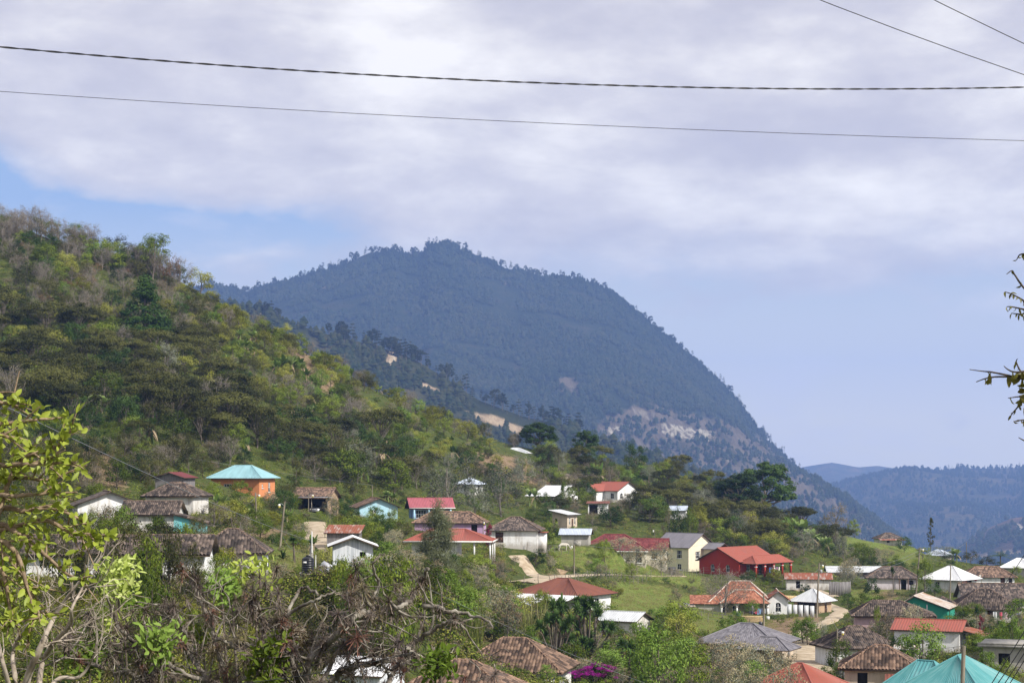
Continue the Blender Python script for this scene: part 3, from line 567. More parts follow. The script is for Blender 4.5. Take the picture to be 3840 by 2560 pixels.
def posts(parent, pts, size, m, name='post'):
    for q in pts:
        b_ = MB(); b_.box(q, size); b_.build(name, m, parent)
HOUSES = {}
FOOT = []        # footprints to keep plants out of
def face_frame(face, w, d):
    return {'f': (np.array((0, -d / 2, 0)), np.array((1., 0, 0)), np.array((0, -1., 0)), w), 'b': (np.array((0, d / 2, 0)), np.array((-1., 0, 0)), np.array((0, 1., 0)), w),
            'l': (np.array((-w / 2, 0, 0)), np.array((0, -1., 0)), np.array((-1., 0, 0)), d), 'r': (np.array((w / 2, 0, 0)), np.array((0, 1., 0)), np.array((1., 0, 0)), d)}[face]
def walls(parent, w, d, h, wm, ops, roof=None, zr=None, off=0.0, cx=0.0, cy=0.0, z0=-1.6, name='wall', plinth=None, frame=None, skip=''):
    """a box of walls with real openings, reveals, windows and doors; gable ends when asked"""
    mb = MB(); C0 = np.array((cx, cy, 0.0)); Z = np.array((0, 0, 1.0)); fit = []
    for face in 'fblr':
        if face in skip: continue
        o, e, nrm, wd = face_frame(face, w, d); o = o + C0
        L = [op for op in ops if op[0] == face]
        xs = sorted({-wd / 2, wd / 2} | {op[2] - op[4] / 2 for op in L} | {op[2] + op[4] / 2 for op in L}); zs = sorted({z0, h} | {op[3] for op in L} | {op[3] + op[5] for op in L})
        for i in range(len(xs) - 1):
            for j in range(len(zs) - 1):
                mx, mz = (xs[i] + xs[i + 1]) / 2, (zs[j] + zs[j + 1]) / 2
                if any(abs(mx - op[2]) < op[4] / 2 and op[3] < mz < op[3] + op[5] for op in L): continue
                mb.add([o + e * xs[i] + Z * zs[j], o + e * xs[i + 1] + Z * zs[j], o + e * xs[i + 1] + Z * zs[j + 1], o + e * xs[i] + Z * zs[j + 1]], [[0, 1, 2, 3]])
        for op in L:
            _, kind, x, z, ww, hh = op[:6]; a, b_, dz = x - ww / 2, x + ww / 2, 0.22
            q = [o + e * a + Z * z, o + e * b_ + Z * z, o + e * b_ + Z * (z + hh), o + e * a + Z * (z + hh)]
            for s_ in range(4):
                p, r = q[s_], q[(s_ + 1) % 4]; mb.add([p, r, r - nrm * dz, p - nrm * dz], [[0, 1, 2, 3]])
            if kind == 'arch':
                k = 8; rr = ww / 2
                for sgn in (-1, 1):
                    arc = [o + e * (x + sgn * rr * math.cos(t_)) + Z * (z + hh - rr + rr * math.sin(t_)) + nrm * 0.003 for t_ in np.linspace(0, math.pi / 2, k)]
                    mb.add(arc + [o + e * (x + sgn * rr) + Z * (z + hh) + nrm * 0.003], [list(range(k + 1)) if sgn > 0 else list(range(k, -1, -1))])
            fit.append((op, o, e, nrm))
        if (roof == 'gable' and face in 'lr') or (roof == 'gabley' and face in 'fb'):
            ap = o + Z * zr + e * (off if face == 'f' else -off if face == 'b' else 0)
            mb.add([o - e * wd / 2 + Z * h, o + e * wd / 2 + Z * h, ap], [[0, 1, 2]])
    if roof == 'shed':
        o = C0; mb.add([o + (-w / 2, -d / 2, h), o + (-w / 2, d / 2, h), o + (-w / 2, d / 2, zr)], [[0, 1, 2]]); mb.add([o + (w / 2, -d / 2, h), o + (w / 2, d / 2, h), o + (w / 2, d / 2, zr)], [[0, 1, 2]])
        mb.add([o + (-w / 2, d / 2, h), o + (w / 2, d / 2, h), o + (w / 2, d / 2, zr), o + (-w / 2, d / 2, zr)], [[0, 1, 2, 3]])
    if roof == 'shedx':
        o = C0; mb.add([o + (-w / 2, -d / 2, h), o + (w / 2, -d / 2, h), o + (-w / 2, -d / 2, zr)], [[0, 1, 2]]); mb.add([o + (-w / 2, d / 2, h), o + (w / 2, d / 2, h), o + (-w / 2, d / 2, zr)], [[0, 1, 2]])
        mb.add([o + (-w / 2, -d / 2, h), o + (-w / 2, d / 2, h), o + (-w / 2, d / 2, zr), o + (-w / 2, -d / 2, zr)], [[0, 1, 2, 3]])
    wo = mb.build(name, wm, parent)
    if plinth:
        pm, ph = plinth; pb = MB(); pb.box((cx, cy, (ph + z0) / 2), (w + 0.05, d + 0.05, ph - z0)); pb.build('plinth', pm, parent)
    for op, o, e, nrm in fit:
        _, kind, x, z, ww, hh = op[:6]
        ang = math.atan2(e[1], e[0]); cen = o + e * x + Z * (z + hh / 2)
        if kind in ('win', 'arch'):
            fr = MB(); t = 0.09; fm = op[6] if len(op) > 6 else (frame or m_frame)
            for (dx, dz, sx, sz) in ((-ww / 2 + t / 2, 0, t, hh), (ww / 2 - t / 2, 0, t, hh), (0, hh / 2 - t / 2, ww - 2 * t, t), (0, -hh / 2 + t / 2, ww - 2 * t, t)):
                fr.box(cen + e * dx + Z * dz - nrm * 0.12, (sx, 0.08, sz), 0, ang)
            if kind == 'win' and fm is m_frame: fr.box(o + e * x + Z * (z - 0.05) + nrm * 0.04, (ww + 0.25, 0.14, 0.1), 0, ang)
            wi = fr.build('window', fm, parent)
            pb = MB(); pb.box(cen - nrm * 0.16, (ww - 0.1, 0.03, hh - 0.1), 0, ang); pb.build('pane', m_glass, wi)
            gb = MB(); k = max(2, int(round(ww / 0.45)))
            for i in range(1, k): gb.box(cen + e * (-ww / 2 + ww * i / k) - nrm * 0.125, (0.05, 0.03, hh - 0.18), 0, ang)
            gb.box(cen - nrm * 0.122, (ww - 0.18, 0.03, 0.05), 0, ang); gb.build('glazing_bars', fm, wi)
        elif kind == 'door':
            dm = op[6] if len(op) > 6 else m_brown; db = MB(); db.box(cen - nrm * 0.14, (ww, 0.06, hh), 0, ang)
            for sx in (-1, 1):
                for sz in (-1, 1): db.box(cen + e * ww * .23 * sx + Z * hh * .23 * sz - nrm * .10, (ww * .32, .03, hh * .36), 0, ang)
            do = db.build('door', dm, parent)
            kb = MB(); kb.box(cen + e * ww * .4 - nrm * 0.07, (.05, .08, .12), 0, ang); kb.build('handle', m_conc, do)
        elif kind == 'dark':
            db = MB(); db.box(cen - nrm * 0.3, (ww + .1, .06, hh + .1), 0, ang); db.build('painted_dark_hole' if hh < 1.5 else 'painted_dark_doorway', m_dark, parent)  # open hole: its unlit inside is painted on a near-black panel
    return wo

def house(key, name, label, w, d, h, rz, roof, rise, over, wall, rk, ops=(), cat='house', group=None, off=0.0, plinth=None, frame=None, skip='', caps=True, capmat=None, wall_label=None):
    p = at(*SITE[key]); r = empty(name, p, R(rz)); tag(r, label, cat, group); TILEP[0] = .31 if p[1] < 200 else .24
    half = (w if roof in ('gabley', 'shedx') else d) / 2
    if roof.startswith('shed'): half *= 2
    sl_ = rise / half; ze = h - sl_ * over; zr = h + rise + (sl_ * over if roof.startswith('shed') else 0)
    walls(r, w, d, h, WALL[wall], list(ops), roof if roof != 'hip' else None, h + rise, off, plinth=plinth, frame=frame, skip=skip)
    add_roof(r, roof, w + 2 * over, d + 2 * over, ze + 0.14, zr + 0.14, rk, off=off, caps=caps, capmat=capmat)
    HOUSES[key] = dict(root=r, w=w, d=d, h=h, rise=rise, over=over, rz=R(rz), p=p, label=label)
    FOOT.append((p[0], p[1], R(rz), w / 2 + over, d / 2 + over))
    return r
def loc2w(r, q):
    c, s = math.cos(r.rotation_euler[2]), math.sin(r.rotation_euler[2]); L = r.location
    return np.array((L[0] + q[0] * c - q[1] * s, L[1] + q[0] * s + q[1] * c, L[2] + q[2]))
def arcade(parent, x0, x1, y, h, spans, m, mcap, depth=0.35, colw=0.32, rise=0.55, zb=-0.3, name='arcade', rot=0):
    """columns joined by flat arches, along x at y"""
    mb = MB(); cb = MB(); n = spans; L = (x1 - x0) / n; P = lambda a, z, dy: ((a, y + dy, z) if not rot else (y + dy, a, z))
    for i in range(n):
        a, b_ = x0 + L * i + colw / 2, x0 + L * (i + 1) - colw / 2; k = 13; ts = np.linspace(0, math.pi, k)
        arc = [((a + b_) / 2 - (b_ - a) / 2 * math.cos(t), h - rise - .15 + rise * math.sin(t)) for t in ts]
        for j in range(k - 1):
            (xa, za), (xb, zb_) = arc[j], arc[j + 1]
            V = [P(xx, zz_, dy) for dy in (-depth / 2, depth / 2) for (xx, zz_) in ((xa, za), (xb, zb_), (xb, h), (xa, h))]
            mb.add(V, [[0, 1, 2, 3], [7, 6, 5, 4], [0, 4, 5, 1], [3, 2, 6, 7]])
    mb.build('arch_beam', m, parent)
    for i in range(n + 1):
        a = x0 + L * i; c2 = MB(); sz = (colw, depth, h - zb) if not rot else (depth, colw, h - zb)
        c2.box(P(a, (h + zb) / 2, 0), sz); co = c2.build('column', m, parent)
        k2 = MB(); k2.box(P(a, h - rise - .2, 0), (sz[0] + .14, sz[1] + .14, .12)); k2.build('capital', mcap, co)

WN = lambda f, x, z, w, h, *m: (f, 'win', x, z, w, h) + m
AR = lambda f, x, z, w, h, *m: (f, 'arch', x, z, w, h) + m
DR = lambda f, x, z, w, h, *m: (f, 'door', x, z, w, h) + m
DK = lambda f, x, z, w, h: (f, 'dark', x, z, w, h)
OLD = 'old clay tiled houses of the village'
# --- left
house('orange', 'orange_house', 'orange plastered house with a pale aqua hipped metal roof', 9.0, 6.5, 3.6, -17, 'hip', 1.8, 0.75, 'orange', 'aqua', [WN('f', -1.4, 1.3, 1.5, 1.05), WN('r', -1.9, 1.6, .6, .7), WN('r', .9, .9, .9, 1.7)])
house('shed', 'wooden_shed', 'weathered grey plank shed with a low dark gable roof', 4.3, 4.0, 2.7, -14, 'gabley', .65, .45, 'greyplank', 'maroon', [DR('f', 1.1, 0, .95, 1.9, WALL['greyplank'])], cat='shed', caps=False)
house('whitegable', 'white_gable_house', 'white house with a broad dark tiled gable roof behind the bright leafy shrub', 7.6, 8.5, 2.6, 17, 'gabley', 1.45, .6, 'white', 'tilefar', [WN('f', 1.0, .9, 1, 1)], group=OLD)
house('tilehip', 'tiled_house', 'grey tiled hip roof with a maroon metal lean-to below the plank shed', 6.5, 5.5, 2.4, -12, 'hip', 1.5, .5, 'oldwhite', 'tile', [], group=OLD)
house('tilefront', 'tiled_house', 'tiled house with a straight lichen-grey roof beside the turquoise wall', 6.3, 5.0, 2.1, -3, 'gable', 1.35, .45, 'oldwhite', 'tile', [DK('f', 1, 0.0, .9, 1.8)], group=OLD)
house('turq', 'turquoise_outbuilding', 'small turquoise walled house under a drooping tiled roof', 3.6, 4.2, 1.5, 6, 'shedx', .95, .35, 'turq', 'tile', [], group=OLD)
house('tilewhite', 'tiled_house', 'white walled cottage with a dark tiled hip roof left of the black water tank', 6.6, 6.0, 2.5, 3, 'hip', 2.0, .5, 'white', 'tile', [], group=OLD, plinth=(m_conc, 0.6))
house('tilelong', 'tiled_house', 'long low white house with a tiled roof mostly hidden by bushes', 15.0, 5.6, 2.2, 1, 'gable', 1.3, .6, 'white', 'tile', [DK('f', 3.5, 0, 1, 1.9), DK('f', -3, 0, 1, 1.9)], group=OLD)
r = house('barn', 'open_barn', 'open fronted tiled barn with a car parked inside', 6.2, 6.0, 2.7, -12, 'gable', 1.5, .5, 'mud', 'tilefarw', [], cat='barn', group=OLD, skip='f')
mb = MB(); mb.box((0, -2.6, 2.75), (7.4, 1.6, .06)); mb.build('awning', ROOF['bluez'], r)
posts(r, [(x, -3.1, 1.2) for x in (-3.0, 0.2, 3.0)], (.14, .14, 3.0), m_post, 'post')
mb = MB(); mb.box((0, 2.8, 1.3), (6.1, .1, 2.7)); mb.build('painted_dark_backing', m_dark, r)  # near-black panel before the rear wall, painting in the barn's inner shade
house('lightblue', 'light_blue_house', 'light blue gabled house with a brown tiled roof', 6.6, 8.0, 2.5, 14, 'gabley', 1.35, .6, 'lightblue', 'tilefarw', [WN('f', -.9, 1.0, .9, 1.0)], group=OLD)
r = house('pinkroof', 'blue_house', 'blue house with a faded crimson metal gable roof and barred windows', 7.2, 5.6, 2.45, 11, 'gable', 1.55, .75, 'blue', 'pinkm', [WN('f', -2.1, .4, 2.0, 1.5), WN('f', .4, .4, 1.6, 1.5), WN('f', 2.5, .4, 1.5, 1.5), DR('l', .5, 0, .9, 2)])
posts(r, [(x, -3.3, .9) for x in (-3.45, -.7, 3.45)], (.26, .26, 2.9), WALL['lightblue'], 'column')
mb = MB(); mb.box((0, -3.52, 2.28), (8.7, .08, .16)); mb.build('fascia', m_white, r)
house('purple', 'mauve_house', 'long mauve house with a patchy tiled roof below the blue house', 11.6, 6.0, 2.3, -3, 'hip', 1.55, .5, 'purple', 'tilefarw', [DK('f', 4.2, 0, 1, 1.9), DK('f', 0, .8, .9, .9)], group=OLD)
r = house('whitelong', 'white_house', 'long bright white house with a spreading tiled hip roof beside the dirt road', 8.0, 7.0, 2.6, -6, 'hip', 1.8, .55, 'white', 'tilefar', [DR('f', -2.2, 0.5, 1.3, 1.7, m_brown)], group=OLD)
mb = MB(); mb.box((4.6, -1.5, .5), (1.2, 3, 3.2)); mb.build('annex', WALL['white'], r); mb = MB(); mb.box((4.7, -1.6, 2.15), (1.6, 3.5, .1)); mb.build('annex_roof', ROOF['rusty'], r)
# house with a wide red roof and open porch
p = at(*SITE['carport']); r = empty('red_roofed_house', p, R(-4)); tag(r, 'white house with a wide red hip roof and an open porch on posts', 'house')
walls(r, 6.4, 6.5, 2.6, WALL['white'], [DK('f', 1.1, 0, .9, 1.9), WN('f', -1.5, .9, 1.1, 1.0)], cx=-2.0, cy=.4, plinth=(m_conc, .5))
add_roof(r, 'hip', 12.6, 8.6, 2.5, 4.15, 'redm', off=-.3)
mb = MB(); mb.box((0, -4.32, 2.5), (12.5, .07, .2)); mb.box((6.32, 0, 2.5), (.07, 8.5, .2)); mb.build('fascia', m_white, r)
for (x, y) in ((3.7, -3.9), (5.9, -3.9), (5.9, .2), (5.9, 3.8)):
    mb = MB(); mb.box((x, y, 1.0), (.22, .22, 3.0)); mb.build('post', m_white, r)
HOUSES['carport'] = dict(root=r, w=12.6, d=8.6, h=2.6, rise=1.6, over=0, rz=R(-4), p=p, label=r['label']); FOOT.append((p[0], p[1], R(-4), 6.3, 4.3))
r = house('rust', 'rust_roofed_house', 'white house under a broad rust brown metal hip roof in the middle', 9.6, 8.6, 2.5, -34, 'hip', 1.75, .7, 'white', 'rust', [DK('r', -2.5, 0, 1.0, 2.0), WN('r', .8, .8, 1.1, 1.1), WN('f', 2.5, .9, 1.0, 1.0), DR('f', .2, 0, .9, 2)])
add_roof(r, 'shed', 11.2, 2.6, 1.95, 2.5, 'white', cy=-6.1, cx=-.3, name='porch_roof'); add_roof(r, 'shed', 7.5, 2.6, 1.35, 1.9, 'zinc', cy=-8.3, cx=-2.5, name='porch_roof')
posts(r, [(x, -6.9, .4) for x in (-5.2, -2.5, 0.5, 4.0)], (.15, .15, 2.8), m_post, 'post')
r = house('tilebottom', 'tiled_house', 'white house with warm clay tiled hip roof above a white awning', 9.4, 7.8, 2.6, -12, 'hip', 2.3, .75, 'white', 'tilenew', [DK('f', 1.6, 0, 2.2, 2.1), WN('f', 3.6, .9, .9, 1.0, m_brown), WN('f', -2.8, .9, 1, 1, m_brown)], group=OLD)
add_roof(r, 'shed', 5.2, 2.2, 1.35, 1.75, 'white', cx=3.4, cy=-6.0, name='awning'); posts(r, [(x, -6.9, 0) for x in (1.2, 3.5, 5.8)], (.09, .09, 2.6), m_post, 'post')
house('tilelow', 'tiled_house', 'warm clay tiled roof at the bottom edge below the dry epiphyte tree', 9.4, 8.4, 2.6, -10, 'hip', 2.3, .7, 'white', 'tilenew', [WN('f', 1, .9, 1, 1, m_brown)], group=OLD)
house('whiteshed', 'white_shed', 'white plank shed with thick white gable trim beside the dirt path', 3.3, 3.6, 2.0, 6, 'gabley', .62, .45, 'whiteplank', 'white', [DK('f', .8, 1.0, .5, .5)], cat='shed', caps=False)
house('shack', 'rusty_shack', 'small plank shack under a patchy rusty metal roof', 4.0, 2.6, 1.7, -6, 'shed', .75, .35, 'greyplank', 'rusty', [DK('f', .8, 0.2, .8, 1.2)], cat='shed')
house('farred', 'white_villa', 'white villa with bright red crossing gable roofs on the hill', 8.0, 8.0, 2.9, -43, 'gable', 2.0, .45, 'white', 'redm', [AR('f', 2.3, .9, 1.1, 1.4), AR('r', -2.5, .9, 1.1, 1.4), AR('r', .6, .9, .9, 1.3), AR('r', 2.6, .9, .9, 1.3)], plinth=(m_conc, .55))
r = HOUSES['farred']['root']; walls(r, 4.2, 3.2, 2.9, WALL['white'], [AR('f', 0, 0.05, 2.6, 2.5)], 'gabley', 4.4, cx=-2.4, cy=-5.3); add_roof(r, 'gabley', 5.0, 8.6, 2.75, 4.5, 'redm', cx=-2.4, cy=-3.1)
house('farwhite', 'white_house', 'white house with a long pale metal roof over a shaded porch on the slope', 6.4, 6.6, 2.7, -35, 'gable', 1.3, .6, 'white', 'white', [DK('r', 1.2, .9, .9, .9), DK('f', -1.0, 0, 1, 2)], plinth=(m_conc, .6))
r = HOUSES['farwhite']['root']; add_roof(r, 'shed', 8.6, 3.6, 1.75, 2.75, 'white', cx=-.9, cy=-5.0, name='porch_roof'); posts(r, [(x, -6.4, .4) for x in (-4.8, -1.5, 2.8)], (.14, .14, 2.6), m_post, 'post')
house('smallgrey', 'small_house', 'small two tone house with a flat sloping grey roof among the trees', 3.6, 4.0, 2.9, -33, 'shedx', .7, .7, 'tan', 'zinc', [WN('f', -.9, 1.2, .7, .9, m_brown), AR('r', -1.0, .8, .6, 1.5), AR('r', 1.1, .8, .6, 1.5), DR('r', .1, 0, .7, 2)])
house('topgrey', 'grey_roofed_house', 'low house with a pale grey hip roof highest up the dirt path', 7.2, 6.0, 2.0, -8, 'hip', 1.3, .9, 'grey', 'zinc', [DK('f', 1, 0, 1, 1.7)])
house('midgrey', 'small_house', 'white cottage with a pale metal hip roof half hidden by grey trees', 4.4, 4.4, 2.6, -25, 'hip', 1.1, .7, 'white', 'bluez', [DK('r', 0, .3, .8, 1.9)])
r = house('redhip', 'red_tiled_house', 'cream bungalow under a large dark red tiled hip roof', 13.0, 10.0, 2.8, -9, 'hip', 2.6, .7, 'bungalow', 'redtile', [WN('f', 5.2, .2, 1.2, 2.0), WN('f', 1.5, .9, 1.3, 1.2), DR('f', -1.5, 0, 1, 2.1)])
add_roof(r, 'gable', 7.0, 7.0, 2.6, 4.7, 'redtile', cx=7.2, cy=1.0); walls(r, 6, 5.8, 2.8, WALL['bungalow'], [WN('f', 1, .8, 1.2, 1.2)], 'gable', 4.5, cx=7.0, cy=1.0)
mb = MB(); mb.box((0, -5.72, 2.42), (14.3, .06, .16)); mb.build('fascia', m_white, r)
r = house('cream', 'cream_house', 'two storey cream house with a slate grey gable roof', 8.6, 8.6, 5.0, -43, 'gable', 2.5, .55, 'cream', 'grey', [WN('f', 1.9, 2.6, 1.3, 1.7), WN('f', -1.6, 2.6, 1.3, 1.7), WN('r', -1.2, 2.5, 1.5, 1.5), WN('r', 1.0, .4, 1.6, 1.0), WN('f', 1.9, .3, 1.1, 1.2)])
walls(r, 4.0, 3.6, 4.4, WALL['cream'], [WN('f', 0.2, 2.6, 1.3, 1.2)], cx=6.0, cy=2.3); add_roof(r, 'gable', 4.4, 5.0, 4.5, 5.7, 'grey', cx=6.3, cy=2.3)
r = house('red', 'red_house', 'deep red house with a red tiled gable roof and an arched porch', 12.0, 10.0, 2.8, 46, 'gable', 2.4, .6, 'red', 'redm', [AR('l', -1.6, .5, 1.0, 1.5), AR('l', 2.2, .5, 1.0, 1.5), DR('f', 1, 0, 1.1, 2.2), WN('f', -3, .8, 1.2, 1.2)])
add_roof(r, 'hip', 12.6, 4.6, 2.35, 3.85, 'redm', cx=.6, cy=-6.6, name='porch_roof'); arcade(r, -5.2, 6.4, -8.5, 2.5, 4, WALL['red'], m_white)
add_roof(r, 'gable', 4, 5, 3.2, 4.9, 'redm', cx=5.0, cy=2.0, name='wing_roof')
# arched house
r = house('arch', 'arched_house', 'white house with terracotta roof, arched porch and laundry', 9.5, 7.0, 2.8, -5, 'hip', 2.9, .7, 'tan', 'terra', [DR('f', 2.2, 0, 1.0, 2.1), WN('f', -.8, .8, 1.2, 1.2), DK('f', -3.2, 0, 1.8, 2.2)])
walls(r, 3.3, 6.0, 3.0, WALL['white'], [AR('f', 0, 1.0, .95, 1.6), WN('r', 0, .9, 1, 1.2)], 'gabley', 4.3, cx=6.1, cy=-1.5, plinth=(m_conc, .75)); add_roof(r, 'gabley', 4.3, 7.0, 2.85, 4.5, 'terra', cx=6.1, cy=-1.5, name='wing_roof')
add_roof(r, 'hip', 8.2, 5.6, 2.6, 4.6, 'terra', cx=.6, cy=-4.0, name='porch_roof'); arcade(r, -3.2, 4.3, -6.2, 2.7, 3, WALL['white'], m_capterra)
walls(r, 4.6, 4.5, 2.4, WALL['grey'], [], cx=-5.4, cy=-2.6); add_roof(r, 'shed', 5.6, 5.2, 2.35, 3.5, 'terra', cx=-5.6, cy=-2.6, name='lean_to_roof')
add_roof(r, 'shed', 3.2, 3.0, 1.3, 2.2, 'zinc', cx=-9.0, cy=-2.4, name='lean_to_roof'); posts(r, [(x, y, .3) for x in (-10.3, -7.8) for y in (-3.7, -1.2)], (.12, .12, 2.4), m_post, 'post')
r = house('mud', 'mud_brick_house', 'small mud brick house with a silver hip roof and sheet metal fence', 4.6, 4.6, 2.6, -36, 'hip', 1.5, .75, 'mud', 'zinc', [DR('r', .2, 0, .9, 2.1, m_brown), DK('f', 0, 0, 3.4, 2.1)])
house('lowwhite', 'long_white_shed', 'long low whitewashed building with a rusty metal roof beside the red house', 8.4, 4.6, 2.1, -6, 'gable', .9, .45, 'oldwhite', 'rusty', [DK('f', -2, .3, .8, 1.4)], group=OLD)
house('greymetal', 'grey_roofed_house', 'long building with a plain grey metal roof behind the lilac tiled house', 10.5, 5.5, 2.3, -4, 'gable', .9, .6, 'greyplank', 'zinc', [DK('f', 3, 0, 2, 2)])
r = house('tilepink', 'tiled_house', 'pale lilac walled house with a lichen grey tiled hip roof', 9.0, 6.2, 2.4, -8, 'hip', 1.7, .6, 'lilac', 'tilefar', [DK('f', 2.0, 0, 1.0, 1.9), WN('f', 3.4, .9, .8, .9, m_brown)], group=OLD)
posts(r, [(x, -3.6, .9) for x in (1.2, 2.8, 4.3)], (.15, .15, 2.6), m_brown, 'post')
r = house('shop', 'village_shop', 'shop with a shining white metal hip roof and coloured round signs', 7.0, 6.6, 2.6, -40, 'hip', 1.9, .8, 'white', 'white', [DK('r', .4, 0, 2.4, 2.2), WN('f', -1, .9, 1, 1)], cat='shop')
house('tileright', 'tiled_house', 'white house with a sandy brown tiled hip roof behind the shop', 9.8, 6.0, 2.1, -3, 'hip', 1.7, .55, 'white', 'tilefarw', [DR('f', 2.6, 0, .9, 1.8), WN('f', 4.1, .8, .7, .9, m_brown)], group=OLD)
house('farwhiteroof', 'white_roofed_house', 'house with a white metal hip roof at the far right edge', 6.5, 6.0, 2.3, -25, 'hip', 1.7, .7, 'grey', 'white', [])
house('bluroof', 'blue_roofed_house', 'small house with a bluish metal roof below the slender lone poplar', 5.0, 5.0, 2.0, -30, 'hip', 1.2, .6, 'grey', 'bluez', [])
r = house('fartile', 'tiled_house', 'lone old house with tiles and a rusty metal strip on the hill crest', 6.0, 5.0, 2.0, 10, 'hip', 1.3, .5, 'oldwhite', 'tilefar', [WN('f', -.9, .8, .8, .7, m_brown)], group=OLD)
add_roof(r, 'shed', 7.4, 1.5, 1.55, 2.1, 'rusty', cy=-3.1, name='porch_roof')
house('bigtile', 'tiled_house', 'wide dark tiled roof reaching the right edge of the village', 14, 8, 2.2, -4, 'gable', 2.1, .6, 'oldwhite', 'tilefar', [], group=OLD)
r = house('fronttile', 'tiled_house', 'low house with sagging dark tiled hip roof beside the green house', 8.4, 7.5, 2.0, -8, 'hip', 2.2, .6, 'oldwhite', 'tile', [DK('f', -3, 0, 1.4, 1.9), DR('f', .5, 0, .9, 1.8)], group=OLD)
add_roof(r, 'hip', 5.0, 5.4, 1.9, 3.2, 'tile', cx=-5.6, cy=-.4, name='wing_roof'); walls(r, 4, 4.4, 1.9, WALL['oldwhite'], [], cx=-5.6, cy=-.4)
r = house('green', 'green_house', 'green boarded gable house with a rust streaked metal roof', 6.4, 6.4, 2.15, -22, 'gabley', 1.45, .4, 'green', 'zincrust', [DR('r', -1.0, 0, .9, 1.8)], off=-1.1)
mb = MB(); mb.box((.6, -3.24, 1.2), (.13, .06, 2.8)); mb.build('down_pipe', m_white, r)
house('pink', 'pink_house', 'dusty pink adobe house with an uneven tiled hip roof', 9.2, 6.4, 2.65, -8, 'hip', 1.45, .6, 'pink', 'tile', [WN('f', .4, .7, .6, .85, m_brown)], group=OLD, plinth=(WALL['red'], .35), off=-.7)
r = house('redright', 'white_house', 'white house with a plain red metal roof behind the mango tree', 7.2, 5.2, 2.3, -22, 'gable', .9, .4, 'white', 'redm', [DR('r', -1.6, 0, .9, 1.9, WALL['red'])])
add_roof(r, 'shedx', 3.2, 5.0, 1.7, 2.5, 'rusty', cx=5.3, name='lean_to_roof'); posts(r, [(6.7, y, .4) for y in (-2.3, 2.3)], (.16, .16, 2.9), m_white, 'post')
house('whiteright', 'tiled_house', 'white house with a rounded tiled hip roof and one small square window', 7.0, 6.0, 2.4, 14, 'hip', 1.9, .55, 'white', 'tile', [WN('f', 1.4, .9, .75, .8, m_brown)], group=OLD)
r = house('tilecorner', 'tiled_house', 'house with a reddish tiled hip roof beside the teal roof', 6.2, 5.6, 2.5, -12, 'hip', 1.6, .55, 'tan', 'tilenew', [DK('f', -1.5, 0, .9, 2)], group=OLD)
add_roof(r, 'shed', 3.4, 2.0, 1.5, 2.0, 'rust', cx=2.2, cy=-4.2, name='lean_to_roof')
r = house('teal', 'teal_roofed_house', 'large house with a ribbed bright teal metal hip roof at the bottom right', 8.6, 9.0, 3.1, -38, 'hip', 2.95, .7, 'yellow', 'teal', [WN('r', 0, 1, 1.2, 1.2)])
add_roof(r, 'hip', 6.6, 5.6, 3.0, 5.4, 'teal', cx=-3.6, cy=1.6, name='wing_roof'); walls(r, 6, 4.5, 3.1, WALL['yellow'], [], cx=-4.2, cy=1.6)
house('greyhip', 'grey_tiled_house', 'house with a grey tiled hip roof behind tan flowering bushes', 9.0, 8.0, 2.7, -24, 'hip', 1.75, .7, 'tan', 'greytile', [AR('r', 2.2, .5, 1.2, 1.6), WN('f', 1, .9, 1, 1)])
r = HOUSES['greyhip']['root']; add_roof(r, 'hip', 6.4, 4.8, 2.1, 3.4, 'greytile', cx=3.6, cy=-3.2, name='porch_roof')
house('redcorner', 'red_roofed_house', 'house with a red metal hip roof cut off by the bottom edge', 6.8, 6.8, 2.5, -38, 'hip', 2.0, .7, 'white', 'redm', [])
p = at(*SITE['concrete']); r = empty('concrete_house', p, R(-20)); tag(r, 'unfinished flat roofed concrete house at the right edge', 'house')
walls(r, 7, 6, 2.6, WALL['grey'], [DK('f', -1.5, .8, 1.1, 1.2), DK('f', 1.5, 0, 1, 2)]); mb = MB(); mb.box((0, 0, 2.72), (8, 7, .22)); mb.box((0, -3.4, 2.92), (8, .2, .2)); mb.build('roof', m_conc, r)
HOUSES['concrete'] = dict(root=r, w=7, d=6, h=2.6, rise=.3, over=.5, rz=R(-20), p=p, label=r['label']); FOOT.append((p[0], p[1], R(-20), 4, 3.5))
house('block', 'concrete_hut', 'tiny grey and white concrete hut under the mango tree', 2.4, 2.0, 1.5, -14, 'shed', .3, .15, 'oldwhite', 'zincrust', [], cat='hut', skip='')
r = house('opensheds', 'open_shed', 'open lean-to shed with a thin rusty roof below the white villa', 4.4, 3.0, 2.3, -5, 'shed', .35, .4, 'white', 'rust', [DK('f', -1.0, 0, 1.9, 2.1)], cat='shed')
house('tinshed', 'tin_shed', 'shed of white corrugated sheets behind the dry epiphyte tree', 4.2, 4.0, 2.3, -22, 'gable', .9, .3, 'whiteplank', 'white', [DK('f', -.8, 0, .9, 1.9)], cat='shed')
house('behindgrey', 'grey_roofed_shed', 'low shed with a bluish metal roof left of the dark red tiled roof', 5.0, 4.0, 2.0, -8, 'gable', .8, .5, 'grey', 'bluez', [], cat='shed')
house('sideshed', 'grey_roofed_shed', 'pale metal shed roof right of the yucca clump', 4.5, 4.0, 2.0, -30, 'gable', .8, .4, 'oldwhite', 'zinc', [], cat='shed')
house('bushhouse', 'white_hut', 'small white hut almost hidden by the trees right of the villa', 3.4, 3.0, 2.0, -10, 'gable', .8, .4, 'white', 'bluez', [], cat='hut')
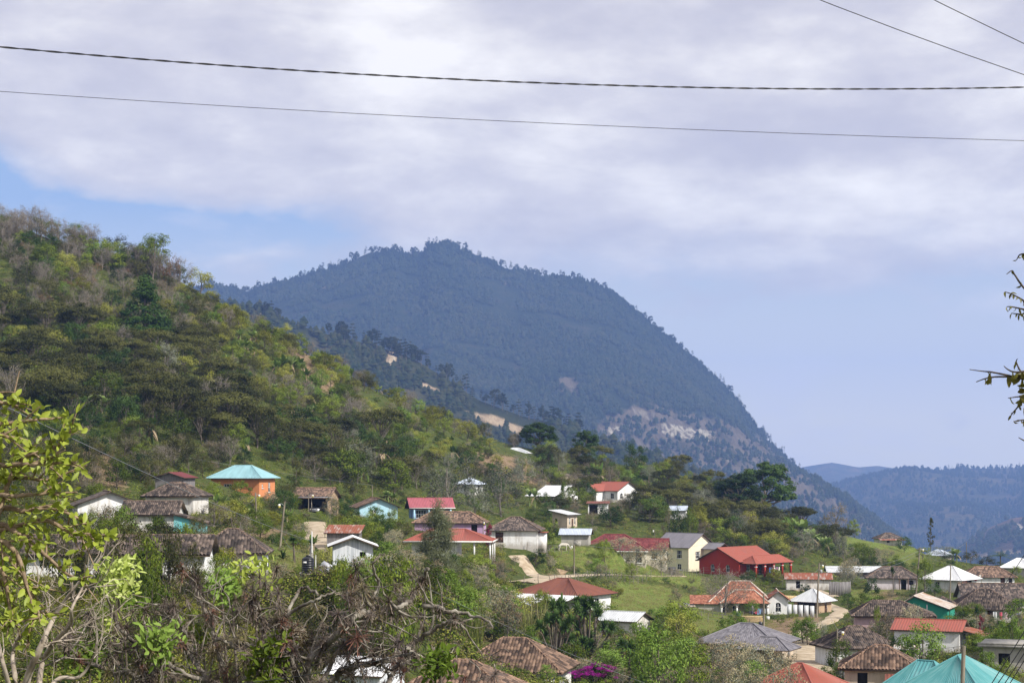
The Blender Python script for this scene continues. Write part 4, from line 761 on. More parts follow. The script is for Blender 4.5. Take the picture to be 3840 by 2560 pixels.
# ------------------------------------------------------------------ vegetation
RNG = np.random.RandomState(7)
def leafmat(name, cols, transl=0.22, rough=0.55, macro=0.12, spec=0.1):
    m, nt, b = newmat(name)
    g = nn(nt, 'ShaderNodeNewGeometry'); oi = nn(nt, 'ShaderNodeObjectInfo')
    n = nn(nt, 'ShaderNodeTexNoise', i_Scale=macro, i_Detail=3.0); nt.links.new(g.outputs['Position'], n.inputs['Vector'])
    f = mth(nt, 'ADD', mth(nt, 'MULTIPLY', g.outputs['Random Per Island'], 0.26), mth(nt, 'ADD', mth(nt, 'MULTIPLY', n.outputs[0], 0.38), mth(nt, 'MULTIPLY', oi.outputs['Random'], 0.50)))
    c = ramp(nt, f, [(0.28 + 0.5 * i / (len(cols) - 1), k) for i, k in enumerate(cols)])
    hs = nn(nt, 'ShaderNodeHueSaturation'); nt.links.new(c, hs.inputs['Color'])
    nt.links.new(mth(nt, 'ADD', 0.485, mth(nt, 'MULTIPLY', oi.outputs['Random'], 0.03)), hs.inputs['Hue'])
    nt.links.new(hs.outputs[0], b.inputs['Base Color']); b.inputs['Roughness'].default_value = rough; b.inputs['Specular IOR Level'].default_value = spec
    if transl:
        tr = nn(nt, 'ShaderNodeBsdfTranslucent'); nt.links.new(hs.outputs[0], tr.inputs['Color'])
        mx = nn(nt, 'ShaderNodeMixShader'); mx.inputs[0].default_value = transl
        nt.links.new(b.outputs[0], mx.inputs[1]); nt.links.new(tr.outputs[0], mx.inputs[2]); nt.links.new(mx.outputs[0], nt.nodes['Material Output'].inputs[0])
    return m
LM = dict(
    green=leafmat('mid_green_leaves', [(0.036, 0.066, 0.007), (0.078, 0.122, 0.012), (0.145, 0.192, 0.022), (0.225, 0.262, 0.037)]),
    dark=leafmat('dark_green_leaves', [(0.014, 0.034, 0.007), (0.026, 0.058, 0.010), (0.048, 0.088, 0.016), (0.08, 0.125, 0.024)]),
    olive=leafmat('dark_olive_leaves', [(0.018, 0.024, 0.006), (0.036, 0.043, 0.009), (0.068, 0.071, 0.016), (0.115, 0.11, 0.028)]),
    yellow=leafmat('yellow_green_leaves', [(0.09, 0.105, 0.011), (0.16, 0.175, 0.02), (0.24, 0.245, 0.036), (0.34, 0.33, 0.07)]),
    bright=leafmat('bright_green_leaves', [(0.06, 0.11, 0.012), (0.10, 0.17, 0.02), (0.15, 0.23, 0.035), (0.22, 0.30, 0.06)]),
    dry=leafmat('dry_brown_leaves', [(0.06, 0.058, 0.024), (0.10, 0.09, 0.038), (0.15, 0.12, 0.055), (0.20, 0.15, 0.075)]),
    rusty=leafmat('rusty_dry_leaves', [(0.11, 0.065, 0.03), (0.17, 0.095, 0.045), (0.22, 0.13, 0.06)]),
    tan=leafmat('tan_seed_heads', [(0.19, 0.15, 0.085), (0.28, 0.225, 0.13), (0.38, 0.31, 0.19), (0.46, 0.39, 0.25)], 0.2, 0.9),
    silver=leafmat('silvery_leaves', [(0.075, 0.09, 0.058), (0.12, 0.135, 0.09), (0.17, 0.19, 0.13), (0.25, 0.26, 0.19)]),
    banana=leafmat('banana_leaves', [(0.06, 0.11, 0.02), (0.11, 0.18, 0.035), (0.18, 0.26, 0.06), (0.30, 0.36, 0.13)], 0.35, 0.45),
    yucca=leafmat('yucca_leaves', [(0.035, 0.075, 0.016), (0.06, 0.115, 0.026), (0.11, 0.17, 0.045)], 0.15, 0.5),
    pine=leafmat('pine_needles', [(0.02, 0.032, 0.012), (0.034, 0.05, 0.017), (0.055, 0.075, 0.025)], 0.1, 0.7, 0.01),
    mforest=leafmat('mountain_foliage', [(0.006, 0.012, 0.005), (0.011, 0.020, 0.007), (0.019, 0.030, 0.010), (0.042, 0.045, 0.017)], 0.1, 0.8, 0.0045),  # tones lowered so the colour carries the cloud shadow over the mountain
    magenta=leafmat('magenta_bracts', [(0.30, 0.015, 0.22), (0.42, 0.03, 0.30), (0.55, 0.07, 0.42)], 0.3), crimson=leafmat('crimson_leaves', [(0.16, 0.02, 0.03), (0.26, 0.03, 0.05)], 0.3),
    grass=leafmat('grass_blades', [(0.09, 0.13, 0.022), (0.14, 0.18, 0.035), (0.22, 0.21, 0.07), (0.30, 0.26, 0.12)], 0.3, 0.7), cane=leafmat('cane_leaves', [(0.12, 0.16, 0.03), (0.20, 0.23, 0.06), (0.34, 0.31, 0.14)], 0.35))
m_bark = mat2('grey_brown_bark', (0.07, 0.055, 0.042), (0.19, 0.16, 0.13), 5, 0.95, (1, 1, 0.3), 0.4)
m_twig = mat2('pale_grey_twigs', (0.13, 0.11, 0.09), (0.27, 0.24, 0.21), 3, 0.95)
m_dead = mat2('dead_leaf_skirt', (0.16, 0.12, 0.07), (0.32, 0.25, 0.16), 4, 0.95)

def unit(a): return a / (np.linalg.norm(a, axis=-1, keepdims=True) + 1e-9)
def leaves(mb, C, N, L, Wd, rng, mat=0, along=None):
    """diamond leaves at C facing N; length L, width Wd"""
    n = len(C)
    if not n: return
    N = unit(N); T = unit(np.cross(N, rng.normal(size=(n, 3)))) if along is None else unit(along); S = unit(np.cross(N, T))
    L = np.broadcast_to(L, (n,))[:, None] / 2; Wd = np.broadcast_to(Wd, (n,))[:, None] / 2
    V = np.stack([C + T * L, C + S * Wd + T * L * .1, C - T * L, C - S * Wd + T * L * .1], 1).reshape(-1, 3)
    mb.add(V, np.arange(4 * n).reshape(n, 4), mat)
def twigs(mb, A, D, wd, rng, mat=0):
    """thin three sided sticks from A along D"""
    n = len(A); U = unit(np.cross(D, rng.normal(size=(n, 3)))) * wd; V_ = unit(np.cross(D, U)) * wd
    V = np.stack([A + U, A - U * .5 + V_ * .87, A - U * .5 - V_ * .87, A + D], 1).reshape(-1, 3); i = np.arange(n)[:, None] * 4
    mb.add(V, np.concatenate([i + np.array([[0, 1, 3]]), i + np.array([[1, 2, 3]]), i + np.array([[2, 0, 3]])]), mat)
def clumps_for(shape, H, W, base, n, rng):
    th = rng.rand(n) * 2 * math.pi; c, s = np.cos(th), np.sin(th)
    if shape == 'dome':
        u = rng.rand(n); z = 1 - u * 1.55; rr = np.sqrt(np.clip(1 - z * z, 0, 1)); k = 0.55 + 0.45 * rng.rand(n) ** .5
        return np.stack([c * rr * k * W / 2, s * rr * k * W / 2, H * base + H * (1 - base) * (0.42 + 0.58 * z * k)], 1)
    if shape == 'umbrella':
        r = np.sqrt(rng.rand(n)); z = H * (0.97 - 0.22 * r ** 2) - H * 0.16 * rng.rand(n) * (rng.rand(n) < .6)
        return np.stack([c * r * W / 2, s * r * W / 2, z], 1)
    if shape == 'cone':
        q = rng.rand(n) ** 1.25; r = (1 - q) ** .75 * (0.45 + 0.55 * rng.rand(n)); return np.stack([c * r * W / 2, s * r * W / 2, H * base + H * (1 - base) * q * .98], 1)
    if shape == 'column':
        q = rng.rand(n); r = np.sin(np.clip(q * .9 + .1, 0, 1) * math.pi) ** .6 * rng.rand(n) ** .5; return np.stack([c * r * W / 2, s * r * W / 2, H * base + H * (1 - base) * q], 1)
    if shape == 'tiers':
        q = rng.randint(0, 5, n); r = np.sqrt(rng.rand(n)) * (1 - q / 6.5); return np.stack([c * r * W / 2, s * r * W / 2, H * base + H * (1 - base) * (q / 4.6 + .04 * rng.rand(n))], 1)
def tree(seed, H, W, shape='dome', base=.2, n=26, per=70, leaf=.36, asp=.55, flat=.7, cs=.2, tr=.12, limbs=12, tw=0, twl=.8, puff=0, lean=.06, up=.5):
    """wood and foliage of one tree, foot at the origin; foliage slot 1 holds seed heads or flowers"""
    rng = np.random.RandomState(seed); wood, leafb = MB(), MB()
    C = clumps_for(shape, H, W, base, n, rng); C[:, :2] += C[:, 2:3] * rng.normal(size=2) * lean
    top = np.array([C[:, 0].mean(), C[:, 1].mean(), H * (base + (1 - base) * (.75 if shape != 'umbrella' else .35))])
    if shape in ('cone', 'column', 'tiers'): top = np.array([C[:, 0].mean(), C[:, 1].mean(), H * .96])
    k = 7; q = np.linspace(0, 1, k)[:, None]; tp = top * q + np.c_[np.sin(q * 5 + seed) * .12, np.cos(q * 4 + seed) * .12, q * 0] * (q * (1 - q) * 4) * W * .25
    tp[0, 2] = -.4; wood.tube(tp, tr * (1 - .75 * q[:, 0]) + .015, 6)
    for i in rng.permutation(n)[:limbs]:
        f = np.clip((C[i, 2] / H) * (.35 + .35 * rng.rand()), .1, .85) if shape in ('dome', 'umbrella') else np.clip(C[i, 2] / H / .96 - .02, .05, .98)
        a = np.array([np.interp(f, q[:, 0], tp[:, j]) for j in range(3)]); b_ = C[i]; mid = (a + b_) / 2 + np.array((0, 0, (.1 if shape == 'umbrella' else -.06) * np.linalg.norm(b_ - a))) + rng.normal(size=3) * .05 * W
        r0 = tr * .5 * (1 - f * .5); wood.tube([a, mid, b_], [r0, r0 * .6, .012 + r0 * .18], 5, cap=False)
    rc = W * cs * (.65 + .7 * rng.rand(n))
    m_ = (per * (.5 + rng.rand(n))).astype(int); I = np.repeat(np.arange(n), m_); D = unit(rng.normal(size=(len(I), 3))); rad = rng.rand(len(I)) ** .45
    P = C[I] + D * (rad * rc[I])[:, None] * np.array((1, 1, flat))
    N = D * .9 + unit(P - np.array((0, 0, H * .45))) * .35 + rng.normal(size=P.shape) * .38 + np.array((0, 0, up * .8)); leaves(leafb, P, N, leaf * (.65 + .7 * rng.rand(len(P))), leaf * asp, rng, 0)
    if tw:
        I = np.repeat(np.arange(n), tw); D = unit(rng.normal(size=(len(I), 3)) + np.array((0, 0, .55)) + unit(C[I] - top) * .5); twigs(wood, C[I] + rng.normal(size=(len(I), 3)) * rc[I][:, None] * .25, D * (twl * (.5 + rng.rand(len(I))))[:, None], .022, rng)
    if puff:
        sel = np.nonzero(C[:, 2] > H * (base + .25 * (1 - base)))[0]; J = np.repeat(sel, 4); cc = C[J] + unit(rng.normal(size=(len(J), 3)) + (0, 0, .8)) * rc[J][:, None] * np.array((1, 1, flat))
        I = np.repeat(np.arange(len(J)), puff); D = unit(rng.normal(size=(len(I), 3))); P = cc[I] + D * (.17 + .13 * rng.rand(len(I)))[:, None] * np.array((1.2, 1.2, .7)); leaves(leafb, P, D + (0, 0, .4), .11, .09, rng, 1)
    return wood, leafb
def strip(mb, p0, d, up, L, w, n, droop, mat, rng, fold=.25, tip=.15):
    """an arching blade"""
    d = d / np.linalg.norm(d); t = np.linspace(0, 1, n + 1); S = np.cross(d, up); S /= np.linalg.norm(S) + 1e-9
    hd = np.array((d[0], d[1], 0.0)); P = p0 + np.outer(t, d) * L + np.outer(t ** 2, np.array((0, 0, -1.0))) * L * droop + np.outer(t ** 2, hd) * L * .1
    ww = w / 2 * np.clip(np.sin(np.clip(t * .88 + .12, 0, 1) * math.pi), tip, 1) ** .6; ww[-1] = .01
    Lf = P + S * ww[:, None] + np.array((0, 0, 1)) * (ww * fold)[:, None]; Rt = P - S * ww[:, None] + np.array((0, 0, 1)) * (ww * fold)[:, None]
    V = np.stack([Lf, P, Rt], 1).reshape(-1, 3); i = np.arange(n)[:, None] * 3
    mb.add(V, np.concatenate([i + np.array([[0, 1, 4, 3]]), i + np.array([[1, 2, 5, 4]])]), mat)
def banana(seed, H=3.6):
    rng = np.random.RandomState(seed); wood, lf = MB(), MB()
    for s_ in range(rng.randint(2, 4)):
        o = np.r_[rng.normal(size=2) * .55, 0]; h = H * (.38 + .2 * rng.rand()); tp = o + np.array((rng.normal() * .12, rng.normal() * .12, h)); wood.tube([o - (0, 0, .3), tp], [.15, .08], 6)
        k = rng.randint(6, 10); a0 = rng.rand() * 6
        for i in range(k):
            a = a0 + i * 2.4; el = .5 + .9 * rng.rand(); d = np.array((math.cos(a) * math.cos(el), math.sin(a) * math.cos(el), math.sin(el))); strip(lf, tp, d, np.array((0, 0, 1.)), H * (.42 + .18 * rng.rand()), .62, 6, .35 * rng.rand() + .12, 0, rng)
        for i in range(3):
            a = rng.rand() * 6.3; strip(lf, tp - (0, 0, .15), np.array((math.cos(a), math.sin(a), -.2)), np.array((0, 0, 1.)), 1.2, .28, 4, .9, 1, rng)
    return wood, lf
def rosette(mb, c, r, n, rng, mat=0, w=.055, down=-.25, axis=(0, 0, 1.)):
    D = unit(rng.normal(size=(n, 3)) + np.asarray(axis) * .55); D = D[D @ np.asarray(axis) > down]; n = len(D); S = unit(np.cross(D, np.array((.3, .2, 1.)))) * w
    L = (r * (.7 + .4 * rng.rand(n)))[:, None]; m_ = c + D * L * .55 + (0, 0, .04 * r); e = c + D * L + np.array((0, 0, -.18 * r))
    V = np.stack([c + D * 0 + S * .6, m_ + S, e, m_ - S, c + D * 0 - S * .6], 1).reshape(-1, 3); mb.add(V, np.arange(5 * n).reshape(n, 5), mat)
def yucca(seed, H=4.0, heads=1):
    rng = np.random.RandomState(seed); wood, lf = MB(), MB()
    for i in range(heads):
        o = np.r_[rng.normal(size=2) * (.25 if heads > 1 else .0), 0]; sp = (.38 if heads > 1 else .05) * H; h = H * (.28 + .72 * rng.rand()) if heads > 1 else H * .82
        e = np.r_[o[:2] + rng.normal(size=2) * sp * .75, h]; wood.tube([o * .4 - (0, 0, .3), o * .7 + (e - o) * .45 + (0, 0, .1), e], [.15, .11, .08], 6); rr = (.95 + .3 * rng.rand()) * (1 if heads > 1 else .9)
        rosette(lf, e + (0, 0, .1), rr, 120, rng, 0, .075)
        D = unit(rng.normal(size=(34, 3)) * (1, 1, .25) + (0, 0, -1.2)); twigs(lf, np.repeat((e - (0, 0, .12))[None], 34, 0), D * (.3 + .45 * rng.rand(34))[:, None], .03, rng, 1)
    return wood, lf
def agave(seed, H=1.5):
    rng = np.random.RandomState(seed); wood, lf = MB(), MB(); wood.tube([(0, 0, -.3), (0, 0, .1)], .12, 6); rosette(lf, np.array((0, 0, .1)), H, 46, rng, 0, .07, .15); return wood, lf
def palm(seed, H=5.0):
    rng = np.random.RandomState(seed); wood, lf = MB(), MB(); tp = np.array((.2, .1, H * .72)); wood.tube([(0, 0, -.3), (.15, 0, H * .35), tp], [.16, .12, .1], 7)
    for i in range(15):
        a = i * 2.4; el = .1 + 1.1 * rng.rand(); d = np.array((math.cos(a) * math.cos(el), math.sin(a) * math.cos(el), math.sin(el))); L = H * .42
        for t in np.linspace(.12, 1, 13):
            p = tp + d * L * t + np.array((0, 0, -1.)) * L * .42 * t * t; s_ = unit(np.cross(d, np.array((0, 0, 1.)))[None])[0]
            for sg in (-1, 1): strip(lf, p, s_ * sg + d * .5 + np.array((0, 0, -.35)), np.array((0, 0, 1.)), L * .30 * (1.15 - t * .6), .07, 2, .2, 0, rng)
    return wood, lf
def canes(seed, H=2.2):
    rng = np.random.RandomState(seed); wood, lf = MB(), MB()
    for i in range(46):
        o = np.r_[rng.normal(size=2) * .5, -.1]; d = unit(np.r_[rng.normal(size=2) * .3, 1.][None])[0]; strip(lf, o, d, np.r_[rng.normal(size=2), .3], H * (.6 + .5 * rng.rand()), .07, 4, .25, 0, rng)
    wood.tube([(0, 0, -.2), (0, 0, .5)], .03, 4); return wood, lf

PROTO = {}
def kind(name, gens, leafm, woodm=None, flower=None):
    L = []
    for wood, lf in gens:
        wm = woodm or m_bark; fm = flower or leafm
        j = MB(); j.v = wood.v + [v for v in lf.v]; j.n = wood.n + lf.n; j.f = wood.f + [f + wood.n for f in lf.f]; j.m = wood.m + [m + 1 for m in lf.m]; j.uv = wood.uv + lf.uv
        allv = np.concatenate(j.v); hh = np.percentile(allv[:, 2], 99.5); ww = 2 * np.percentile(np.abs(allv[:, :2]), 97)
        L.append(dict(all=j.mesh(name, [wm, leafm, fm]), wood=wood.mesh(name + '_trunk', wm, True), leaf=lf.mesh(name + '_crown', [leafm, fm]), h=hh, w=ww))
    PROTO[name] = L
S4 = range(4)
kind('leafy', [tree(10 + s, 6, 5.4, 'dome', .12, 30, 75, .30) for s in range(5)], LM['green'])
kind('darkleafy', [tree(20 + s, 6, 5.2, 'dome', .10, 30, 80, .28) for s in range(5)], LM['dark'])
kind('yellowleafy', [tree(30 + s, 5.5, 5.6, 'dome', .14, 28, 70, .28) for s in S4], LM['yellow'])
kind('brightleafy', [tree(40 + s, 5.5, 5.2, 'dome', .12, 30, 75, .30) for s in S4], LM['bright'])
kind('olive', [tree(50 + s, 6, 6.2, 'dome', .2, 30, 70, .27, tw=3) for s in range(5)], LM['olive'])
kind('umbrella', [tree(60 + s, 7.5, 9.0, 'umbrella', .4, 44, 80, .34, .55, .42, .135, .17, 20, up=.7) for s in range(6)], LM['olive'])
kind('bare', [tree(70 + s, 7.5, 5.4, 'dome', .25, 44, 7, .16, tw=13, twl=1.0, limbs=30, tr=.11) for s in range(5)], LM['dry'], m_twig)
kind('dry', [tree(80 + s, 5, 5.0, 'dome', .15, 32, 30, .20, tw=9, twl=.8, limbs=22) for s in S4], LM['dry'], m_twig)
kind('rusty', [tree(90 + s, 3.6, 4.4, 'dome', .1, 26, 38, .20, tw=6, twl=.6) for s in range(3)], LM['rusty'], m_twig)
kind('silver', [tree(100 + s, 7, 5.6, 'dome', .1, 36, 60, .26, .45, tw=4) for s in S4], LM['silver'], m_twig)
kind('tanflower', [tree(110 + s, 3.4, 3.6, 'dome', .15, 30, 34, .20, .4, tw=3, puff=13, twl=.5, tr=.06) for s in range(5)], LM['silver'], m_twig, LM['tan'])
kind('bush', [tree(120 + s, 1.9, 2.6, 'dome', .0, 18, 60, .19, tr=.04, limbs=6, cs=.24) for s in range(5)], LM['green'])
kind('darkbush', [tree(130 + s, 1.9, 2.6, 'dome', .0, 18, 66, .18, tr=.04, limbs=6, cs=.24) for s in S4], LM['dark'])
kind('drybush', [tree(140 + s, 1.7, 2.4, 'dome', .0, 18, 34, .16, tr=.03, limbs=6, cs=.24, tw=8, twl=.5) for s in S4], LM['dry'], m_twig)
kind('pine', [tree(150 + s, 11, 5, 'tiers', .42, 34, 60, .36, .25, .35, .14, .16, 26, lean=.03) for s in S4], LM['pine'])
kind('bigconifer', [tree(160, 11, 7.6, 'cone', .08, 100, 110, .40, .4, .8, .12, .22, 40, lean=.01)], leafmat('conifer_needles', [(0.02, 0.055, 0.008), (0.04, 0.09, 0.013), (0.075, 0.14, 0.022), (0.12, 0.19, 0.035)]))
kind('roundpine', [tree(165, 11, 6.5, 'dome', .42, 26, 110, .42, .4, .6, .2, .22, 18)], LM['green'])
kind('oak', [tree(170 + s, 10, 11.5, 'dome', .18, 120, 120, .44, .55, .5, .095, .3, 34, up=.8) for s in range(2)], LM['dark'])
kind('column', [tree(180, 11, 1.9, 'column', .05, 60, 70, .22, .4, 1.2, .16, .10, 12, lean=.0), tree(181, 11, 2.0, 'column', .35, 50, 60, .22, .4, 1.2, .15, .10, 12, lean=.0)], LM['olive'])
kind('feathery', [tree(190, 9, 6.5, 'cone', .08, 110, 40, .30, .22, .9, .12, .12, 80, tw=40, twl=1.1)], LM['silver'], leafmat('casuarina_needles', [(0.07, 0.085, 0.035), (0.11, 0.125, 0.055), (0.16, 0.17, 0.085)], 0))
kind('banana', [banana(200 + s) for s in range(5)], LM['banana'], LM['banana'], m_dead)
kind('yucca', [yucca(210 + s, 3.4) for s in range(3)], LM['yucca'], m_bark, m_dead)
kind('yuccaclump', [yucca(220 + s, 4.6, 17) for s in range(2)], LM['yucca'], m_bark, m_dead)
kind('agave', [agave(230 + s) for s in range(2)], LM['yucca']); kind('palm', [palm(240)], LM['banana'], m_bark); kind('canes', [canes(250 + s) for s in range(3)], LM['cane'], LM['cane'])
kind('bougain', [tree(260, 3, 3.6, 'dome', .05, 30, 40, .22, puff=60)], LM['dark'], None, LM['magenta']); kind('crimson', [tree(270, 2, 1.4, 'dome', .1, 14, 40, .25, .3)], LM['crimson'])

DESC = dict(leafy=('leafy_tree', 'mid green leafy tree', 'tree'), darkleafy=('dark_tree', 'dark green leafy tree', 'tree'), yellowleafy=('yellow_green_tree', 'yellow green rounded tree', 'tree'), brightleafy=('bright_tree', 'bright green leafy tree', 'tree'),
            olive=('olive_tree', 'dull olive rounded tree', 'tree'), umbrella=('shade_tree', 'dark flat topped shade tree', 'tree'), bare=('bare_tree', 'grey nearly leafless tree', 'tree'), dry=('dry_tree', 'brownish dry tree', 'tree'),
            rusty=('dry_shrub', 'rust brown dry shrub', 'shrub'), silver=('silvery_tree', 'grey green silvery tree', 'tree'), tanflower=('flowering_shrub', 'shrub with tan seed heads', 'shrub'), bush=('green_shrub', 'low green shrub', 'shrub'),
            darkbush=('dark_shrub', 'low dark green shrub', 'shrub'), drybush=('dry_shrub', 'low dry brown shrub', 'shrub'), pine=('pine_tree', 'tall pine tree', 'tree'), roundpine=('pine_tree', 'tall bushy pine tree', 'tree'), bigconifer=('conifer_tree', 'big dense green conifer', 'tree'), oak=('spreading_tree', 'large dark spreading tree', 'tree'),
            column=('poplar_tree', 'tall thin columnar tree', 'tree'), feathery=('casuarina_tree', 'feathery green casuarina', 'tree'), banana=('banana_plant', 'banana plant with broad upright leaves', 'plant'), yucca=('yucca', 'single stemmed yucca', 'plant'),
            yuccaclump=('yucca', 'many headed yucca clump', 'plant'), agave=('agave', 'spiky agave rosette', 'plant'), palm=('palm_tree', 'feather leaved palm', 'tree'), canes=('cane_plant', 'clump of pale arching cane grass', 'plant'),
            bougain=('bougainvillea', 'magenta flowering bougainvillea', 'shrub'), crimson=('red_shrub', 'crimson leaved shrub', 'shrub'))
VEG = []      # every placed plant
TAKEN = []
def inhouse(x, y, pad=.5):
    for (hx, hy, rz, a, b_) in FOOT:
        dx, dy = x - hx, y - hy; c, s = math.cos(-rz), math.sin(-rz)
        if abs(dx * c - dy * s) < a + pad and abs(dx * s + dy * c) < b_ + pad: return True
    return False
def onroad(x, y, pad=.5):
    return any(np.min(np.hypot(R_[0][:, 0] - x, R_[0][:, 1] - y)) < R_[1] / 2 + pad for R_ in ROADS)
bpy.context.view_layer.update()
HB = {}
CLR = [(2160, 2300, 2470, 2560, 172), (2030, 2260, 2230, 2450, 192), (1700, 2170, 2385, 2500, 180), (2780, 2950, 1720, 1850, 530), (1120, 1200, 2080, 2170, 165), (2215, 2395, 1805, 1875, 470), (2215, 2310, 1830, 1875, 470)]      # views kept open
for k, h in HOUSES.items():
    P = np.array([px(loc2w(h['root'], (sx * (h['w'] / 2 + h['over']), sy * (h['d'] / 2 + h['over']), z))) for sx in (-1, 1) for sy in (-1, 1) for z in (0.2, h['h'])] + [px(loc2w(h['root'], (0, 0, h['h'] + h['rise'])))])
    HB[k] = (P[:, 0].min(), P[:, 0].max(), P[:, 1].min(), P[:, 1].max(), h['p'][1])
def covers(u, v, w, h, Y):
    """largest share of a farther house that a plant at this spot would hide"""
    best = 0
    for (a, b_, c, d, yh) in list(HB.values()) + CLR:
        if yh <= Y: continue
        ou = max(0, min(b_, u + w / 2) - max(a, u - w / 2)); ov = max(0, min(d, v) - max(c, v - h)); best = max(best, ou * ov / ((b_ - a) * (d - c)))
    return best
def plant(kindn, p, H, W=None, zone='', rot=None, label=None, i=None, v=None):
    pr = PROTO[kindn][RNG.randint(len(PROTO[kindn])) if i is None else i]; sz = H / pr['h']; sx = (W / pr['w']) if W else sz * (.85 + .3 * RNG.rand())
    if rot is None: rot = RNG.rand() * 6.28
    big = H / p[1] * FPX > 105
    nm = DESC[kindn][0]
    if big:
        o = empty(nm, p, rot); o.scale = (sx, sx, sz)
        for part, me in (('trunk', pr['wood']), ('crown', pr['leaf'])):
            c = bpy.data.objects.new(part, me); COL.objects.link(c); c.parent = o
    else:
        o = bpy.data.objects.new(nm, pr['all']); COL.objects.link(o); o.location = tuple(p); o.rotation_euler = (0, 0, rot); o.scale = (sx, sx, sz)
    o['category'] = DESC[kindn][2]
    u, vv = px(p); VEG.append(dict(o=o, k=kindn, u=u, v=vv, Y=p[1], H=H, W=sx * pr['w'], zone=zone, label=label)); TAKEN.append((p[0], p[1], sx * pr['w']))
    return o
def put(kindn, u, v, hpx, wpx=None, label=None, Y=None, i=None):
    """a plant the photo shows: foot at a pixel, height and width in photo pixels"""
    p = hit(u, v) if Y is None else None
    if Y is not None: x = (u - CU) / FPX * Y; p = np.array((x, Y, float(ground(x, Y))))
    if p is None: print('MISS', kindn, u, v); return
    s = p[1] / FPX
    extra = 0
    if Y is not None: hpx = hpx + (px(p)[1] - v)
    return plant(kindn, p, hpx * s, None if wpx is None else wpx * s, label=label, i=i)

# plants one can point to ------------------------------------------------
put('oak', 2862, 1885, 150, 215, 'large dark spreading tree standing tallest above the red house', Y=530); put('oak', 2768, 1915, 135, 165, 'dark spreading tree leaning under the tallest tree above the red house', i=1)
put('darkleafy', 2378, 1790, 128, 92, 'dense round dark tree behind the white villa'); put('oak', 2195, 1720, 105, 92, 'small umbrella crowned tree on the crest above the pale porch house', i=1); put('oak', 2022, 1690, 105, 130, 'broad umbrella tree on the crest beside the highest grey roof')
put('bigconifer', 545, 1285, 245, 180, 'big dense green conifer on the left hillside'); put('roundpine', 572, 1068, 195, 135, 'tall pine rising above the left ridge'); put('rusty', 635, 1085, 130, 80, 'rust tinged bushy tree right of the ridge pine')
put('yellowleafy', 752, 1110, 105, 100, 'ochre rounded tree on the left ridge line'); put('column', 1113, 1905, 190, 36, 'thin columnar cypress right of the orange house', i=0); put('column', 3491, 2075, 135, 24, 'slender lone poplar against the distant hill', i=1, Y=485)
put('feathery', 1628, 2165, 275, 190, 'tall feathery casuarina in front of the red roofed porch house', Y=222); put('silver', 1690, 1945, 230, 210, 'big grey silvery tree right of the blue house'); put('silver', 1880, 1940, 200, 170, 'silvery tree behind the long white house'); put('silver', 1775, 1960, 150, 120); put('silver', 1960, 1830, 120, 90)
put('yuccaclump', 2085, 2445, 205, 185, 'dense many headed yucca clump left of the flowering bushes', Y=190, i=0); put('yuccaclump', 2205, 2450, 215, 185, 'many headed yucca clump with skirts of dead leaves beside the pale shed roof', Y=195, i=1); put('yucca', 2185, 2400, 140, 56, Y=200); put('yucca', 2230, 2380, 130, 56, Y=205)
put('yucca', 543, 2150, 95, 62, 'leftmost of three yuccas before the long white house', Y=150); put('yucca', 585, 2150, 100, 62, 'middle of three yuccas before the long white house', Y=150); put('yucca', 628, 2165, 130, 62, 'tallest and rightmost of three yuccas before the long white house', Y=150)
put('yucca', 1105, 2110, 100, 48, 'yucca beside the agave right of the white walled cottage'); put('agave', 1060, 2100, 45, 70, 'agave rosette right of the white walled cottage'); put('yucca', 1690, 2170, 100, 60, 'yucca in front of the porch house', Y=225); put('yucca', 2360, 2520, 130, 70, 'yucca standing in the middle of the tan bushes', Y=175); put('yucca', 2330, 2500, 110, 60, Y=178)
put('agave', 810, 1885, 60, 50); put('yucca', 3350, 2180, 60, 26, Y=355); put('yucca', 3665, 2372, 110, 26, 'thin stemmed yucca beside the red roof lean-to', Y=225); put('palm', 3755, 2140, 75, 62, 'feathery palm on the skyline at the right'); put('palm', 1782, 1930, 65, 55, 'small yellowish palm behind the mauve house', Y=345)
put('bougain', 2225, 2570, 85, 150, 'magenta bougainvillea at the bottom beside the white awning', Y=172); put('bougain', 838, 1935, 36, 24, 'small magenta bougainvillea below the orange house'); put('crimson', 3682, 2345, 40, 24, Y=232); put('crimson', 3545, 2185, 40, 34); put('crimson', 1835, 2030, 70, 26, 'crimson shrub left of the long white house', Y=300); put('crimson', 1888, 1880, 30, 14)
put('bare', 2718, 2318, 185, 190, 'bare spreading tree in front of the arched house', Y=300); put('brightleafy', 3455, 2485, 165, 150, 'bright green mango tree before the white red roofed house', Y=196); put('brightleafy', 3390, 2450, 70, 85, 'smaller bright bush left of the mango tree', Y=198)
put('darkleafy', 2290, 1975, 90, 110, 'dark glossy tree below the open shed'); put('brightleafy', 2435, 1955, 85, 100, 'bright green tree right of the open shed'); put('leafy', 2150, 1905, 80, 80); put('leafy', 2120, 1860, 60, 50, Y=425); put('brightleafy', 2350, 1815, 55, 60); put('brightleafy', 2405, 1810, 65, 60); put('darkleafy', 2060, 1960, 80, 70); put('leafy', 2000, 1965, 60, 70); put('bush', 2378, 1888, 40, 40)
put('umbrella', 2925, 2160, 150, 160, 'dark flat topped tree right behind the red house', Y=420); put('umbrella', 2990, 2140, 105, 130, Y=430); put('dry', 3130, 1990, 105, 100, 'brown dry tree on the crest left of the lone old house', Y=522); put('leafy', 3205, 2015, 70, 50, 'small twisted tree on the crest beside the lone old house', Y=525); put('dry', 2800, 2010, 90, 80); put('yellowleafy', 2810, 2010, 95, 75); put('silver', 2895, 2010, 95, 100, Y=470)
